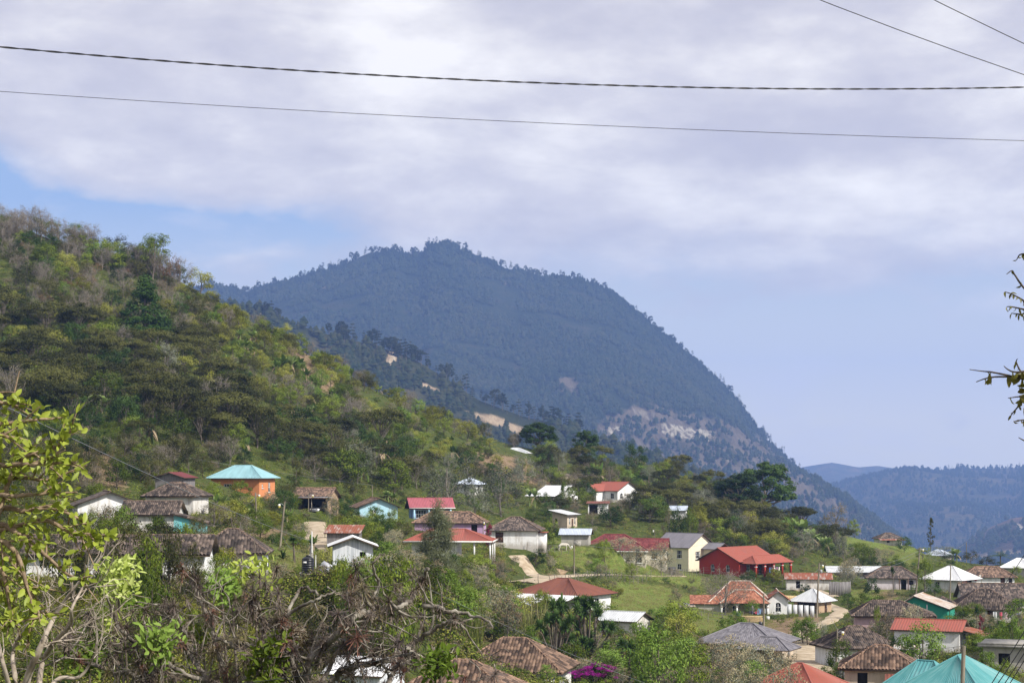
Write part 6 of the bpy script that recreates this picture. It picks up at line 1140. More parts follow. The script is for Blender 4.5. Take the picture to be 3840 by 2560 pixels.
wire('grey wire from the leaning pole to the skyline pole', T12, T14, 1.6, .02, m=m_wireg); wire('grey wire from the dark pole to the leaning pole', T13, T12 - (0, 0, .3), .6, .018, m=m_wireg); wire('grey wire from the lamp pole up to the transformer pole', T11, T10 - (0, 0, 2.0), 1.2, .016, m=m_wireg); wire('grey wire from the lamp pole to the brown wooden pole', T11 - (0, 0, .3), T15, .9, .012, m=m_wireg); wire('faint wire along the wood above the dark red roof', T8, L(2700, 2030, 400), 1.2, .018, m=m_wireg)

def fence(name, label, pts, gap, h, wires=3, Y=None, m=None, planks=False, lean=.10, r=.055, group=None):
    P = []
    for q in pts:
        if len(q) == 3: x = (q[0] - CU) / FPX * q[2]; P.append((x, q[2], float(ground(x, q[2]))))
        else:
            k = hit(*q)
            if k is not None: P.append(k)
    P = np.array(P); Ls = np.r_[0, np.cumsum(np.linalg.norm(np.diff(P[:, :2], axis=0), axis=1))]; n = min(95, max(2, int(Ls[-1] / gap) + 1)); s = np.linspace(0, Ls[-1], n); X, Yy = np.interp(s, Ls, P[:, 0]), np.interp(s, Ls, P[:, 1]); G = ground(X, Yy); o = empty(name, (X[0], Yy[0], G[0])); tag(o, label, 'fence', group); O = np.array((X[0], Yy[0], G[0])); tops = []
    for i in range(n):
        b0 = np.array((X[i], Yy[i], G[i])) - O; tp = b0 + np.r_[RNG.normal(size=2) * lean, h * (.85 + .3 * RNG.rand())]; tops.append((b0, tp)); mb = MB()
        if planks: mb.box((b0 + (0, 0, h / 2)), (gap * .94, .03, h * (.92 + .12 * RNG.rand())), 0, math.atan2(Yy[min(i + 1, n - 1)] - Yy[max(i - 1, 0)], X[min(i + 1, n - 1)] - X[max(i - 1, 0)]))
        else: mb.tube([b0 - (0, 0, .4), (b0 + tp) / 2 + np.r_[RNG.normal(size=2) * .03, 0], tp], [r, r * .9, r * .7], 5)
        mb.build('board' if planks else 'fence_post', m or m_post, o)
    for w in range(wires):
        f = .35 + .6 * w / max(1, wires - 1); mb = MB(); mb.tube([b0 + (tp - b0) * f for b0, tp in tops], .012, 4, 0, False); mb.build('wire_strand', m_wireg, o)
fence('wire_fence', 'wire fence on crooked posts along the lower edge of the dirt road', [(1965, 2190), (2060, 2195), (2200, 2178), (2330, 2172), (2440, 2170)], 2.2, 1.3); fence('wire_fence', 'wire fence on posts in front of the cream house', [(2490, 2165), (2560, 2160), (2640, 2155), (2730, 2165)], 1.8, 1.5); fence('wire_fence', 'wire fence between the arched house and the red house', [(2830, 2170), (2900, 2185), (2990, 2205)], 1.7, 1.7)
fence('wire_fence', 'wire fence with gnarled posts below the arched house', [(2560, 2290), (2640, 2330), (2760, 2345), (2850, 2348)], 2.2, 1.4); fence('wire_fence', 'wire fence beside the long white house', [(1975, 2068), (2010, 2072), (2060, 2075), (2130, 2075)], 1.5, 1.4); fence('wire_fence', 'wire fence by the bare tree before the arched house', [(2640, 2300), (2700, 2315), (2790, 2325)], 1.5, 1.5)
fence('picket_fence', 'grey picket fence below the village shop', [(3370, 2228, 332), (3450, 2232, 330), (3530, 2226, 334)], .32, 1.3, 0); fence('board_fence', 'yellowish board fence behind the arched house', [(2890, 2225, 338), (2960, 2222, 340), (3020, 2215, 342)], .35, 1.0, 0, m=mat2('fresh_boards', (0.42, 0.29, 0.14), (0.6, 0.45, 0.25), 5, .8, (1, 1, .1)), planks=True); fence('board_fence', 'grey plank fence right of the long whitewashed building', [(3112, 2225, 352), (3150, 2226, 352), (3188, 2226, 353)], .3, 2.6, 0, m=WALL['greyplank'], planks=True)
fence('board_fence', 'weathered plank fence between the bottom tiled houses', [(3140, 2560, 186), (3180, 2555, 186), (3215, 2560, 187)], .3, 1.6, 0, m=WALL['greyplank'], planks=True); fence('wire_fence', 'wire fence around the pasture on the right crest', [(3080, 2010), (3180, 2010), (3260, 2025)], 2.5, 1.4); fence('sheet_fence', 'fence of crumpled corrugated sheets beside the silver hip roof', [(2960, 2312, 300), (3000, 2316, 300), (3045, 2318, 300)], .75, 1.9, 0, m=ROOF['zinc'], planks=True)

# black water tank on its stand
p = at(*SITE['tank']); p[2] = float(ground(p[0], p[1])); s = 165 / FPX; zt = -(2148 - HV) * s - p[2]; o = empty('water_tank', p); tag(o, 'black ribbed water tank on a raised stand with white pipes', 'water tank'); mt, _n, _b = newmat('black_plastic'); _b.inputs['Base Color'].default_value = (0.010, 0.011, 0.016, 1); _b.inputs['Roughness'].default_value = .42
prof = [(0, zt)]; R0 = .54
for k in range(6): z0 = zt + k * .2; prof += [(R0, z0 + .02), (R0, z0 + .14), (R0 - .025, z0 + .16), (R0 - .025, z0 + .19)]
prof += [(R0, zt + 1.2), (R0 - .08, zt + 1.3), (.3, zt + 1.42), (.18, zt + 1.45), (.18, zt + 1.5), (0, zt + 1.5)]
mb = MB(); mb.lathe(prof, n=24); body = mb.build('tank_body', mt, o, True); mb = MB(); mb.lathe([(0, zt + 1.5), (.2, zt + 1.5), (.2, zt + 1.56), (0, zt + 1.58)], n=16); mb.build('lid', mt, body)
mb = MB(); mb.box((-.22, -.545, zt + .95), (.3, .03, .16)); mb.box((-.335, -.565, zt + .95), (.05, .012, .11), 1); mb.build('sticker', [m_white, m_conc], body)
mb = MB(); mb.box((.02, 0, zt - .06), (1.35, 1.3, .12)); mb.build('platform', m_post, o)
for q in ((.35, .1), (-.45, .3)): mb = MB(); mb.box((q[0], q[1], (zt - .12) / 2 - .2), (.26 if q[0] > 0 else .14, .26 if q[0] > 0 else .14, zt + .24)); mb.build('leg', m_conc, o)
mb = MB(); mb.tube([(.1, -.1, zt + 1.5), (.1, -.1, zt + 1.58), (.68, -.1, zt + 1.58), (.68, -.1, zt - .1)], .035, 6); mb.build('pipe', m_white, o); mb = MB(); mb.tube([(-.5, -.2, zt + .1), (-.66, -.2, zt + .1), (-.66, -.2, -.2)], .035, 6); mb.build('pipe', m_white, o)
p3 = T3; mb = MB(); mb.tube([p3 + (.05, -.15, -.6), p3 + (.05, -.15, 1.25)], .055, 6); tag(mb.build('white_pipe', m_white), 'upright white plastic pipe on top of the concrete pole', 'pipe')

# car in the barn
r = HOUSES['barn']['root']; q = loc2w(r, (.6, -.6, 0)); o = empty('parked_car', q, R(-14)); tag(o, 'silver grey car parked nose out inside the barn', 'car'); mcar, _n, _b = newmat('silver_car_paint'); _b.inputs['Base Color'].default_value = (.42, .43, .45, 1); _b.inputs['Roughness'].default_value = .25; _b.inputs['Metallic'].default_value = .4
mb = MB(); pf = [(-2.1, .35), (-2.15, .62), (-2.0, .82), (-1.0, .95), (-.35, 1.42), (1.0, 1.45), (1.6, 1.0), (2.05, .95), (2.1, .4)]
V = [(sx * (.86 if z < 1.0 else .66), y, z) for sx in (-1, 1) for (y, z) in pf]; k = len(pf); mb.add(V, [list(range(k))[::-1], [i + k for i in range(k)]] + [[i, (i + 1) % k, (i + 1) % k + k, i + k] for i in range(k)]); mb.build('body', mcar, o)
mb = MB(); mb.add([(-.62, -1.0, .98), (.62, -1.0, .98), (.56, -.42, 1.40), (-.56, -.42, 1.40)], [[0, 1, 2, 3]]); mb.v[-1] += np.array((0, -.03, .02)); mb.build('windscreen', m_glass, o)
for sx in (-.6, .6): mb = MB(); mb.box((sx, -2.1, .7), (.36, .1, .16)); mb.build('headlight', m_lampw, o)
mb = MB(); mb.box((0, -2.15, .52), (1.0, .06, .16)); mb.build('grille', m_glass, o); mb = MB(); mb.box((0, -2.17, .42), (1.75, .1, .12)); mb.build('bumper', m_metal, o)
for sx in (-.82, .82):
    for sy in (-1.35, 1.3): w = MB(); th = np.linspace(0, 2 * math.pi, 15)[:-1]; w.tube([(sx - .11, sy, .32), (sx + .11, sy, .32)], .32, 14); wo = w.build('wheel', mt, o); w = MB(); w.tube([(sx - .125, sy, .32), (sx + .125, sy, .32)], .18, 10); w.build('rim', m_metal, wo)
# pale horse grazing
def horse(loc, rz, label):
    V = [(0, 0, 1.12), (.35, 0, 1.15), (-.45, 0, 1.13), (-.8, 0, 1.12), (.75, 0, 1.18), (1.05, 0, .95), (1.32, 0, .55), (1.5, 0, .22), (-.92, 0, .95), (-1.0, 0, .55)]; E = [(0, 1), (0, 2), (2, 3), (1, 4), (4, 5), (5, 6), (6, 7), (3, 8), (8, 9)]; Rr = [.30, .30, .29, .22, .20, .14, .12, .07, .05, .04]
    for sy in (-1, 1):
        n = len(V); V += [(.55, .15 * sy, .85), (.57, .16 * sy, .48), (.55, .16 * sy, .05)]; E += [(1, n), (n, n + 1), (n + 1, n + 2)]; Rr += [.12, .065, .06]; n = len(V); V += [(-.72, .15 * sy, .88), (-.60, .16 * sy, .70), (-.82, .16 * sy, .45), (-.76, .16 * sy, .05)]; E += [(3, n), (n, n + 1), (n + 1, n + 2), (n + 2, n + 3)]; Rr += [.16, .11, .065, .06]
    n = len(V); V += [(1.12, .06, .98), (1.12, -.06, .98)]; E += [(5, n), (5, n + 1)]; Rr += [.035, .035]
    me = bpy.data.meshes.new('horse'); me.from_pydata(V, E, []); o = bpy.data.objects.new('horse', me); COL.objects.link(o); sk = o.modifiers.new('Skin', 'SKIN'); ly = me.skin_vertices[0] if me.skin_vertices else None
    if ly is None:
        bpy.context.view_layer.objects.active = o; bpy.ops.object.select_all(action='DESELECT'); o.select_set(True); bpy.ops.mesh.customdata_skin_add(); ly = me.skin_vertices[0]
    for i, q in enumerate(Rr): ly.data[i].radius = (q, q)
    ly.data[0].use_root = True; o.modifiers.new('Subdivision', 'SUBSURF').levels = 1; o.modifiers['Subdivision'].render_levels = 2; me.materials.append(mat2('pale_horse_coat', (.42, .38, .32), (.62, .58, .52), 3, .8)); o.location = tuple(loc); o.rotation_euler = (0, 0, rz); return tag(o, label, 'horse')
q = hit(2112, 2066); horse(q, R(12), 'pale horse grazing on the grass below the grey roofed shed')

# shop signs, laundry, sheets, tanks, timber
r = HOUSES['shop']['root']
def flat(name, label, cat, pts, m, th=.03, parent=None):
    P = np.array(pts, float); n = np.cross(P[1] - P[0], P[2] - P[0]); n /= np.linalg.norm(n); k = len(P); mb = MB(); mb.add(np.r_[P, P - n * th], [list(range(k)), list(range(2 * k - 1, k - 1, -1))] + [[i, i + k, (i + 1) % k + k, (i + 1) % k] for i in range(k)]); return tag(mb.build(name, m), label, cat)
def colm(name, c, rough=.6): return mat2(name, tuple(k * .85 for k in c), c, 3, rough)
def shopsign(name, label, y, z, w, h, c, disc=False, c2=None):
    o = empty(name, loc2w(r, (3.56, y, z)), r.rotation_euler[2] + R(90)); tag(o, label, 'sign'); mb = MB()
    if disc: mb.add([(math.cos(a) * w / 2, s_, math.sin(a) * w / 2) for s_ in (-.03, .03) for a in np.linspace(0, 2 * math.pi, 21)[:-1]], [list(range(20)), list(range(39, 19, -1))] + [[i, (i + 1) % 20, (i + 1) % 20 + 20, i + 20] for i in range(20)])
    else: mb.box((0, 0, 0), (w, .06, h))
    mb.build('board', colm(name + '_paint', c), o)
    if c2 is not None:
        mb = MB()
        for k in range(3): mb.box((-.05 * w + .05 * k, -.045, h * (.22 - .22 * k)), (w * (.55 - .1 * k), .02, h * .1))
        mb.build('markings', colm(name + '_marks', c2), o)
shopsign('orange_sign', 'orange rectangular sign under the shop eaves', -1.6, 2.1, 1.9, .9, (.75, .22, .10), False, (.45, .25, .5)); shopsign('yellow_sign', 'round yellow sign hanging at the shop front', -2.4, .95, .95, .95, (.80, .55, .03), True, (.55, .3, .03)); shopsign('purple_sign', 'round purple sign hanging at the shop front', -1.2, .9, .8, .8, (.16, .09, .45), True, (.6, .55, .7)); shopsign('red_sign', 'small red sign at the right end of the shop eaves', 2.8, 2.2, 1.2, .5, (.6, .05, .06))
CLO = [(.75, .75, .78), (.25, .40, .62), (.55, .10, .14), (.10, .10, .16), (.62, .45, .5), (.30, .16, .32), (.7, .68, .6), (.06, .12, .30)]
def laundry(label, A, B, cl, group=None):
    A, B = np.array(A, float), np.array(B, float); o = empty('clothes_line', A); tag(o, label, 'clothes line', group); mb = MB(); t = np.linspace(0, 1, 12)[:, None]; P = (B - A) * t - np.array((0, 0, .15)) * 4 * t * (1 - t); mb.tube(P, .012, 4, 0, False); mb.build('line', m_wireg, o); n = len(cl)
    for i, ci in enumerate(cl):
        c = (B - A) * ((i + .6) / (n + .2)); c[2] -= .15; e = (B - A) / np.linalg.norm(B - A); w, h = .35 + .3 * RNG.rand(), .6 + .5 * RNG.rand(); mb = MB(); ks = np.linspace(-w / 2, w / 2, 7); nrm = np.cross(e, (0, 0, 1.)); top = [c + e * k + nrm * .03 * math.sin(k * 14 + i) for k in ks]; bot = [c + e * k * (1.05) + nrm * .07 * math.sin(k * 12 + i * 2) - np.array((0, 0, h * (.92 + .08 * math.sin(k * 9 + i)))) for k in ks]
        idx = np.arange(6)[:, None]; mb.add(top + bot, np.concatenate([idx + 7, idx + 8, idx + 1, idx], 1)); mb.build('garment', colm('cloth', CLO[ci], .9), o)
r2 = HOUSES['arch']['root']; laundry('row of dark and light clothes drying under the arched porch', loc2w(r2, (1.4, -6.7, 2.0)), loc2w(r2, (4.0, -6.8, 1.9)), [3, 4, 2, 1, 3, 0]); laundry('clothes drying before the red house porch', loc2w(HOUSES['red']['root'], (-2.5, -9.6, 1.7)), loc2w(HOUSES['red']['root'], (1.5, -9.6, 1.7)), [7, 3, 0, 5, 6])
laundry('clothes line with pale blue cloth beside the mango tree', at(3308, 2408, 226), at(3364, 2409, 226), [6, 3, 1, 0]); laundry('coloured washing by the low tiled house at the right', loc2w(HOUSES['fronttile']['root'], (.5, -4.6, 1.7)), loc2w(HOUSES['fronttile']['root'], (4.6, -4.8, 1.6)), [0, 2, 4, 0, 1])
def sheets(name, label, pts, m, cat='roof sheet'): return flat(name, label, cat, pts, m, .05)
def gp(u, v, Y, dz=0): x = (u - CU) / FPX * Y; return np.array((x, Y, float(ground(x, Y)) + dz))
for k, lb in enumerate(('topmost of the white roof sheets stacked right of the tank', 'middle white roof sheet stacked right of the tank', 'lowest white roof sheet stacked right of the tank')):
    a = at(1203 - k * 6, 2112 + k * 10, 168 - k * .3); b_ = at(1262 - k * 4, 2146 + k * 10, 165 - k * .3); sheets('roof_sheet', lb, [a, b_, b_ + (.25, .5, .22), a + (.25, .5, .22)], ROOF['white'])
mb = MB(); q = gp(1575, 2178, 190); xs, ys = np.meshgrid(np.linspace(-1.6, 1.6, 15), np.linspace(-1, 1, 9)); zz_ = .55 + .5 * fbm(xs * .9 + 3, ys * .9, 5, 4) - .25 * np.abs(ys) - .12 * np.abs(xs) + .12 * fbm(xs * 4, ys * 4, 6, 3); i9 = np.arange(135).reshape(9, 15); mb.add(np.stack([xs, ys, zz_], -1).reshape(-1, 3) + q, np.stack([i9[:-1, :-1], i9[:-1, 1:], i9[1:, 1:], i9[1:, :-1]], -1).reshape(-1, 4)); tag(mb.build('plastic_tarp', m_white, smooth=True), 'crumpled white plastic sheet lying over the bushes in the middle', 'tarp')
o = empty('timber_stack', gp(2800, 2318, 292), R(-12)); tag(o, 'stack of sawn yellowish boards in front of the arched porch', 'timber stack'); mfb = mat2('sawn_boards', (.36, .25, .12), (.58, .43, .24), 6, .8, (1, 8, 8))
for k in range(7):
    for j in range(3): mb = MB(); mb.box((RNG.normal() * .12, (j - 1) * .34, .06 + k * .13), (4.6, .30, .10)); mb.build('plank', mfb, o)
def drum(name, label, q, rr, h, m):
    mb = MB(); mb.lathe([(0, 0), (rr, .0), (rr, h * .3), (rr * 1.04, h * .33), (rr, h * .36), (rr, h * .63), (rr * 1.04, h * .66), (rr, h * .69), (rr, h), (rr * .9, h * 1.02), (0, h * 1.02)], n=14); ob = tag(mb.build(name, m), label, name.replace('_', ' ')); ob.location = tuple(q); return ob
drum('black_barrel', 'small black barrel at the foot of the pole with meter box', gp(2852, 2340, 283), .3, .8, mt); drum('white_bucket', 'white bucket on the ground by the arched porch', gp(2880, 2315, 296), .25, .5, m_white); drum('water_drum', 'dark covered water drum beside the cream house', gp(2520, 2135, 372), .75, 1.3, mat2('dark_tank', (.03, .03, .035), (.07, .07, .08), 3, .5)); drum('blue_barrel', 'blue barrel among clutter at the arched porch', gp(2770, 2312, 297), .3, .8, colm('blue_plastic', (.05, .13, .45)))
q = gp(2165, 2100, 345); mb = MB(); mb.box((0, 0, .5), (1.3, .9, 1.1)); mb.box((0, 0, 1.08), (1.4, 1.0, .08)); mb.box((0, -.46, .75), (.12, .06, .12)); ob = tag(mb.build('concrete_trough', m_conc), 'square concrete wash basin on the grass by the dirt road', 'wash basin'); ob.location = tuple(q)
for (u, lb) in ((2267, 'left of two white ladder frames leaning at the villa'), (2278, 'right of two white ladder frames leaning at the villa')):
    o = empty('ladder_frame', gp(u, 1880, 458)); tag(o, lb, 'ladder frame', 'white ladder frames at the villa')
    for sx in (-.3, .3): mb = MB(); mb.box((sx, 0, .9), (.09, .08, 1.8)); mb.build('rail', m_white, o)
    for z in (.35, .8, 1.25, 1.7): mb = MB(); mb.box((0, 0, z), (.52, .07, .09)); mb.build('rung', m_white, o)
def rock(label, q, s, seed, name='boulder', m=None):
    rng = np.random.RandomState(seed); n, k = 12, 7; th = np.arange(n) * 2 * math.pi / n; V = []
    for i in range(k): a = math.pi * (i / (k - 1) - .5); rr = math.cos(a) * (.8 + .4 * rng.rand(n)) + .02; V.append(np.stack([np.cos(th) * rr * s[0], np.sin(th) * rr * s[1], np.full(n, math.sin(a) * s[2]) + rng.normal(size=n) * .08 * s[2]], 1))
    mb = MB(); i = np.arange(k - 1)[:, None] * n; j = np.arange(n)[None]; mb.add(np.concatenate(V), np.stack([i + j, i + (j + 1) % n, i + n + (j + 1) % n, i + n + j], -1).reshape(-1, 4)); ob = tag(mb.build(name, m or m_rock), label, 'rock'); ob.location = tuple(q); return ob
m_rock = mat2('grey_brown_rock', (.14, .11, .085), (.36, .31, .26), 2.5, .95, bump=.8)
rock('dark brown earth bank beside the forking dirt road', gp(2012, 2094, 335), (1.6, 2.4, 1.5), 3, 'earth_bank', mat2('bank_earth', (.06, .04, .026), (.20, .13, .08), 2, 1, bump=1)); rock('pale eroded earth bank right of the dirt road fork', gp(2078, 2150, 322), (2.2, 1.2, 1.0), 4, 'earth_bank', mat2('pale_earth', (.18, .12, .07), (.38, .28, .18), 2, 1, bump=1)); rock('cut earth bank in the grass below the lilac tiled house', gp(3325, 2248, 318), (2.6, 1.0, 1.1), 5, 'earth_bank', mat2('cut_earth', (.2, .15, .1), (.42, .33, .23), 3, 1, (1, 1, 3), bump=1))
for k in range(26):
    a = k * 2.4; rr_ = .28 * math.sqrt(k); q = gp(2550, 2282, 300); rock('grey stones heaped left of the arched house', q + (math.cos(a) * rr_ * 1.7, math.sin(a) * rr_ * .8, .25 + .25 * max(0, 1 - rr_)), (.28 + .14 * RNG.rand(), .26, .2), 20 + k, 'stone')['group'] = 'heap of grey stones left of the arched house'
# ------------------------------------------------------------------ near the camera: leafy shrub, dry epiphyte tree, bare tree, twigs
def leafblades(mb, C, T, N, L, Wd, mat=0, fold=.18, curl=.12):
    """oval leaves folded along the midrib: base at C, running along T, facing N"""
    n = len(C)
    if not n: return
    T = unit(T); S = unit(np.cross(N, T)); N = np.cross(T, S); ts = np.array([0., .18, .42, .68, .88, 1.]); ws = np.array([.04, .62, 1., .86, .45, .02]); L = L[:, None]; W2 = (Wd / 2)[:, None]; rows = []
    for t, w in zip(ts, ws):
        mid = C + T * L * t - N * L * curl * t * t; rows += [mid + S * W2 * w + N * W2 * w * fold * 2, mid, mid - S * W2 * w + N * W2 * w * fold * 2]
    V = np.stack(rows, 1).reshape(-1, 3); k = 18; i = np.arange(n)[:, None, None] * k + np.arange(5)[None, :, None] * 3
    F = np.concatenate([(i + np.array([0, 1, 4, 3])).reshape(-1, 4), (i + np.array([1, 2, 5, 4])).reshape(-1, 4)])
    mb.add(V, F, mat)
def smooth(pts, n=14):
    P = np.asarray(pts, float); k = len(P); t = np.linspace(0, k - 1, n * (k - 1) // 2 + 2); i = np.clip(t.astype(int), 0, k - 2); f = (t - i)[:, None]; g = lambda j: P[np.clip(j, 0, k - 1)]
    return .5 * ((2 * g(i)) + (-g(i - 1) + g(i + 1)) * f + (2 * g(i - 1) - 5 * g(i) + 4 * g(i + 1) - g(i + 2)) * f * f + (-g(i - 1) + 3 * g(i) - 3 * g(i + 1) + g(i + 2)) * f ** 3)
rg = np.random.RandomState(77)
def leafmat2(name, cols, transl):
    m = leafmat(name, cols, transl, .45, .9, .35); return m
m_guava = leafmat2('pale_green_shrub_leaves', [(0.22, 0.30, 0.035), (0.34, 0.43, 0.06), (0.44, 0.52, 0.11), (0.58, 0.62, 0.24)], .30); m_stem = mat2('tan_stem_bark', (.16, .11, .07), (.36, .27, .18), 40, .9)
Yg = 8.0
def limb3(pts, Y, jit=.25):
    """photo polyline -> world, wandering a little in depth"""
    d = np.cumsum(rg.normal(size=len(pts))) * jit * .3; return smooth([at(u, v, Y + dd) for (u, v), dd in zip(pts, d)])
GL = [[(-260, 2560), (-120, 2200), (-20, 1960), (40, 1790), (110, 1705), (190, 1690), (250, 1640), (292, 1615)], [(-300, 2100), (-120, 1700), (-20, 1600), (60, 1585), (150, 1572), (245, 1568)], [(-280, 2300), (-60, 2030), (60, 1975), (170, 1950), (260, 1992), (340, 2002), (420, 2012)],
      [(-300, 2350), (-40, 1990), (80, 2010), (170, 2080), (250, 2150), (318, 2172)], [(-260, 2500), (-60, 2060), (50, 2060), (100, 2200), (118, 2330), (105, 2430)], [(-200, 2500), (-20, 2130), (40, 2290), (40, 2330)], [(-280, 1900), (-100, 1540), (20, 1510), (55, 1500)], [(-300, 2050), (-80, 1760), (20, 1745), (120, 1740), (230, 1735), (285, 1730)],
      [(-300, 2200), (-60, 1890), (60, 1860), (170, 1850), (290, 1845)], [(-280, 2300), (-50, 2080), (60, 2120), (130, 2250), (150, 2330)], [(-300, 1700), (-60, 1490), (10, 1480)], [(-300, 2000), (-50, 1820), (80, 1790), (160, 1800), (225, 1790)], [(-280, 2400), (-60, 2160), (20, 2200), (60, 2290)], [(-280, 2250), (-30, 1930), (90, 1915), (200, 1905), (320, 1960), (330, 2000)], [(-300, 1900), (-60, 1650), (40, 1640), (105, 1650)]]
g0 = np.array((-4.2, Yg, float(ground(-4.2, Yg)))); o = empty('leafy_shrub', g0); tag(o, 'bright pale green leafy shrub arching in from the left edge close by', 'shrub')
wood, lf = MB(), MB(); LP, LT = [], []
hub = at(-420, 2900, Yg)
wood.tube(smooth([g0 - (0, 0, .3), hub, at(-260, 2500, Yg)]), [.05] * 16, 7)
for li, pts in enumerate(GL):
    P = limb3([(-380, 2760)] + pts, Yg); n = len(P); wood.tube(P, np.linspace(.019, .0035, n), 6); k0 = int(n * .42)
    for i in range(k0, n, 1):
        t = P[min(i + 1, n - 1)] - P[i - 1]; LP.append(P[i]); LT.append(t)
        if rg.rand() < .36 and i < n - 2:       # side shoots
            d = unit((t / np.linalg.norm(t) + rg.normal(size=3) * .75)[None])[0]; d[1] *= .5; Ls = .05 + .11 * rg.rand(); Q = np.array([P[i] + d * Ls * s_ + np.array((0, 0, -.10 * Ls * s_ * s_)) for s_ in np.linspace(0, 1, 5)]); wood.tube(Q, np.linspace(.005, .0022, 5), 5)
            for q in Q[1:]:
                LP.append(q); LT.append(d)
                if rg.rand() < .25: LP.append(q); LT.append(d)
LP, LT = np.array(LP), unit(np.array(LT)); PU = np.array([px(q) for q in LP]); kp = (PU[:, 1] > 1478) & (PU[:, 0] < 300 + 130 * np.clip((PU[:, 1] - 1700) / 300, 0, 1) - np.clip(PU[:, 1] - 2080, 0, 400) * .8) & (rg.rand(len(LP)) < .72); LP, LT = LP[kp], LT[kp]; n = len(LP); side = unit(rg.normal(size=(n, 3)) + np.array((0, -.25, .30))); T = unit(LT * .55 + side * .9)
leafblades(lf, LP + rg.normal(size=(n, 3)) * .008, T, unit(rg.normal(size=(n, 3)) * .55 + np.array((.25, -.55, .75))), .022 + .034 * rg.rand(n), .013 + .016 * rg.rand(n))
n2 = n; sel = rg.permutation(n)[:int(n * .8)]; side = unit(rg.normal(size=(len(sel), 3)) + np.array((0, -.2, .3))); leafblades(lf, LP[sel], unit(LT[sel] * .4 + side), unit(rg.normal(size=(len(sel), 3)) * .55 + np.array((.2, -.5, .75))), .022 + .034 * rg.rand(len(sel)), .013 + .015 * rg.rand(len(sel)))
for (b_, nm, m) in ((wood, 'branches', m_stem), (lf, 'leaves', m_guava)): ob = b_.build(nm, m, o, True); ob.matrix_parent_inverse = Matrix.Translation(-Vector(g0))

# dry tree loaded with epiphyte tufts
Ye = 34.0; ge = at(1120, 3000, Ye); ge[2] = float(ground(ge[0], Ye)); o = empty('epiphyte_tree', ge); tag(o, 'gnarled dry tree hung with brown epiphyte tufts in the near foreground', 'tree'); inv = Matrix.Translation(-Vector(ge))
m_lichen = mat2('lichen_spotted_bark', (.075, .06, .05), (.34, .31, .26), 5, .95, bump=.6, detail=8, lo=.40, hi=.66)
HUB = [(1120, 2780)]
EL = [([(1180, 2640), (1240, 2552), (1330, 2500), (1420, 2478), (1530, 2430), (1640, 2352), (1700, 2330)], .12), ([(1250, 2640), (1400, 2610), (1465, 2540), (1500, 2490), (1560, 2470)], .10), ([(1150, 2600), (1160, 2480), (1210, 2430), (1290, 2352), (1340, 2300), (1400, 2290), (1480, 2278), (1540, 2250), (1585, 2180), (1600, 2130)], .10),
      ([(1050, 2620), (960, 2510), (905, 2450), (850, 2405), (800, 2390)], .09), ([(1100, 2600), (1030, 2500), (1000, 2420), (985, 2330), (960, 2270), (945, 2258)], .085), ([(980, 2640), (880, 2600), (760, 2520), (700, 2440), (690, 2350), (655, 2285), (600, 2270)], .10), ([(900, 2640), (830, 2480), (800, 2360), (755, 2250), (700, 2150), (680, 2120)], .08),
      ([(1120, 2600), (1100, 2500), (1075, 2410), (1080, 2300), (1130, 2200), (1190, 2230)], .08), ([(700, 2700), (530, 2556), (400, 2512), (285, 2472), (240, 2420)], .09), ([(860, 2420), (960, 2415), (1060, 2396), (1120, 2380)], .06), ([(1000, 2360), (1090, 2290), (1180, 2240), (1250, 2220)], .06), ([(1340, 2300), (1420, 2200), (1400, 2110), (1440, 2070)], .05), ([(1585, 2270), (1680, 2290), (1760, 2310), (1850, 2340)], .07), ([(1400, 2290), (1340, 2220), (1300, 2240), (1230, 2200)], .05),
      ([(640, 2640), (560, 2460), (470, 2380), (430, 2300), (400, 2230)], .07), ([(800, 2560), (650, 2500), (560, 2400), (540, 2300)], .07), ([(1200, 2560), (1290, 2430), (1350, 2400), (1440, 2400)], .06), ([(1530, 2430), (1600, 2480), (1700, 2500)], .05), ([(300, 2640), (420, 2580), (500, 2570), (620, 2580)], .06), ([(960, 2500), (1100, 2460), (1190, 2420)], .05)]
wood = MB(); TP = []
def toohigh(q, pad=0):
    u, v = px(q); return v < np.interp(u, [0, 560, 640, 1040, 1060, 1290, 1320, 1640, 1680, 1900], [2260, 2230, 2100, 2080, 2250, 2250, 2100, 2100, 2250, 2300]) + pad
def grow(P, r0, depth, rng):
    n = len(P); L = np.linalg.norm(P[-1] - P[0])
    for i in range(2, n, 1):
        TP.append((P[i], r0 * (1 - i / n * .6)))
        if rng.rand() < (.28 if depth == 0 else .42):
            t = unit((P[i] - P[i - 1])[None])[0]; d = unit((t * .5 + rng.normal(size=3) * np.array((.8, .6, .8)) + np.array((0, 0, .35)))[None])[0]; l = (.55 + .7 * rng.rand()) * (.62 if depth else 1); k = 6; Q = [P[i]]
            for s_ in range(k): d = unit((d + rng.normal(size=3) * .28 + np.array((0, 0, .05)))[None])[0]; Q.append(Q[-1] + d * l / k)
            if any(toohigh(q_) for q_ in Q): continue
            Q = np.array(Q); rr = r0 * (.34 if depth == 0 else .4); rr = max(.008, min(rr, .028)); wood.tube(Q, np.linspace(rr, max(.004, rr * .3), len(Q)), 5)
            if depth < 1: grow(Q, rr, depth + 1, rng)
            else: TP.append((Q[-1], .01))
rt = np.random.RandomState(5)
wood.tube(smooth([ge - (0, 0, .5), ge + (.2, 0, 2.5), at(1120, 2780, Ye)]), np.linspace(.34, .22, 16), 10)
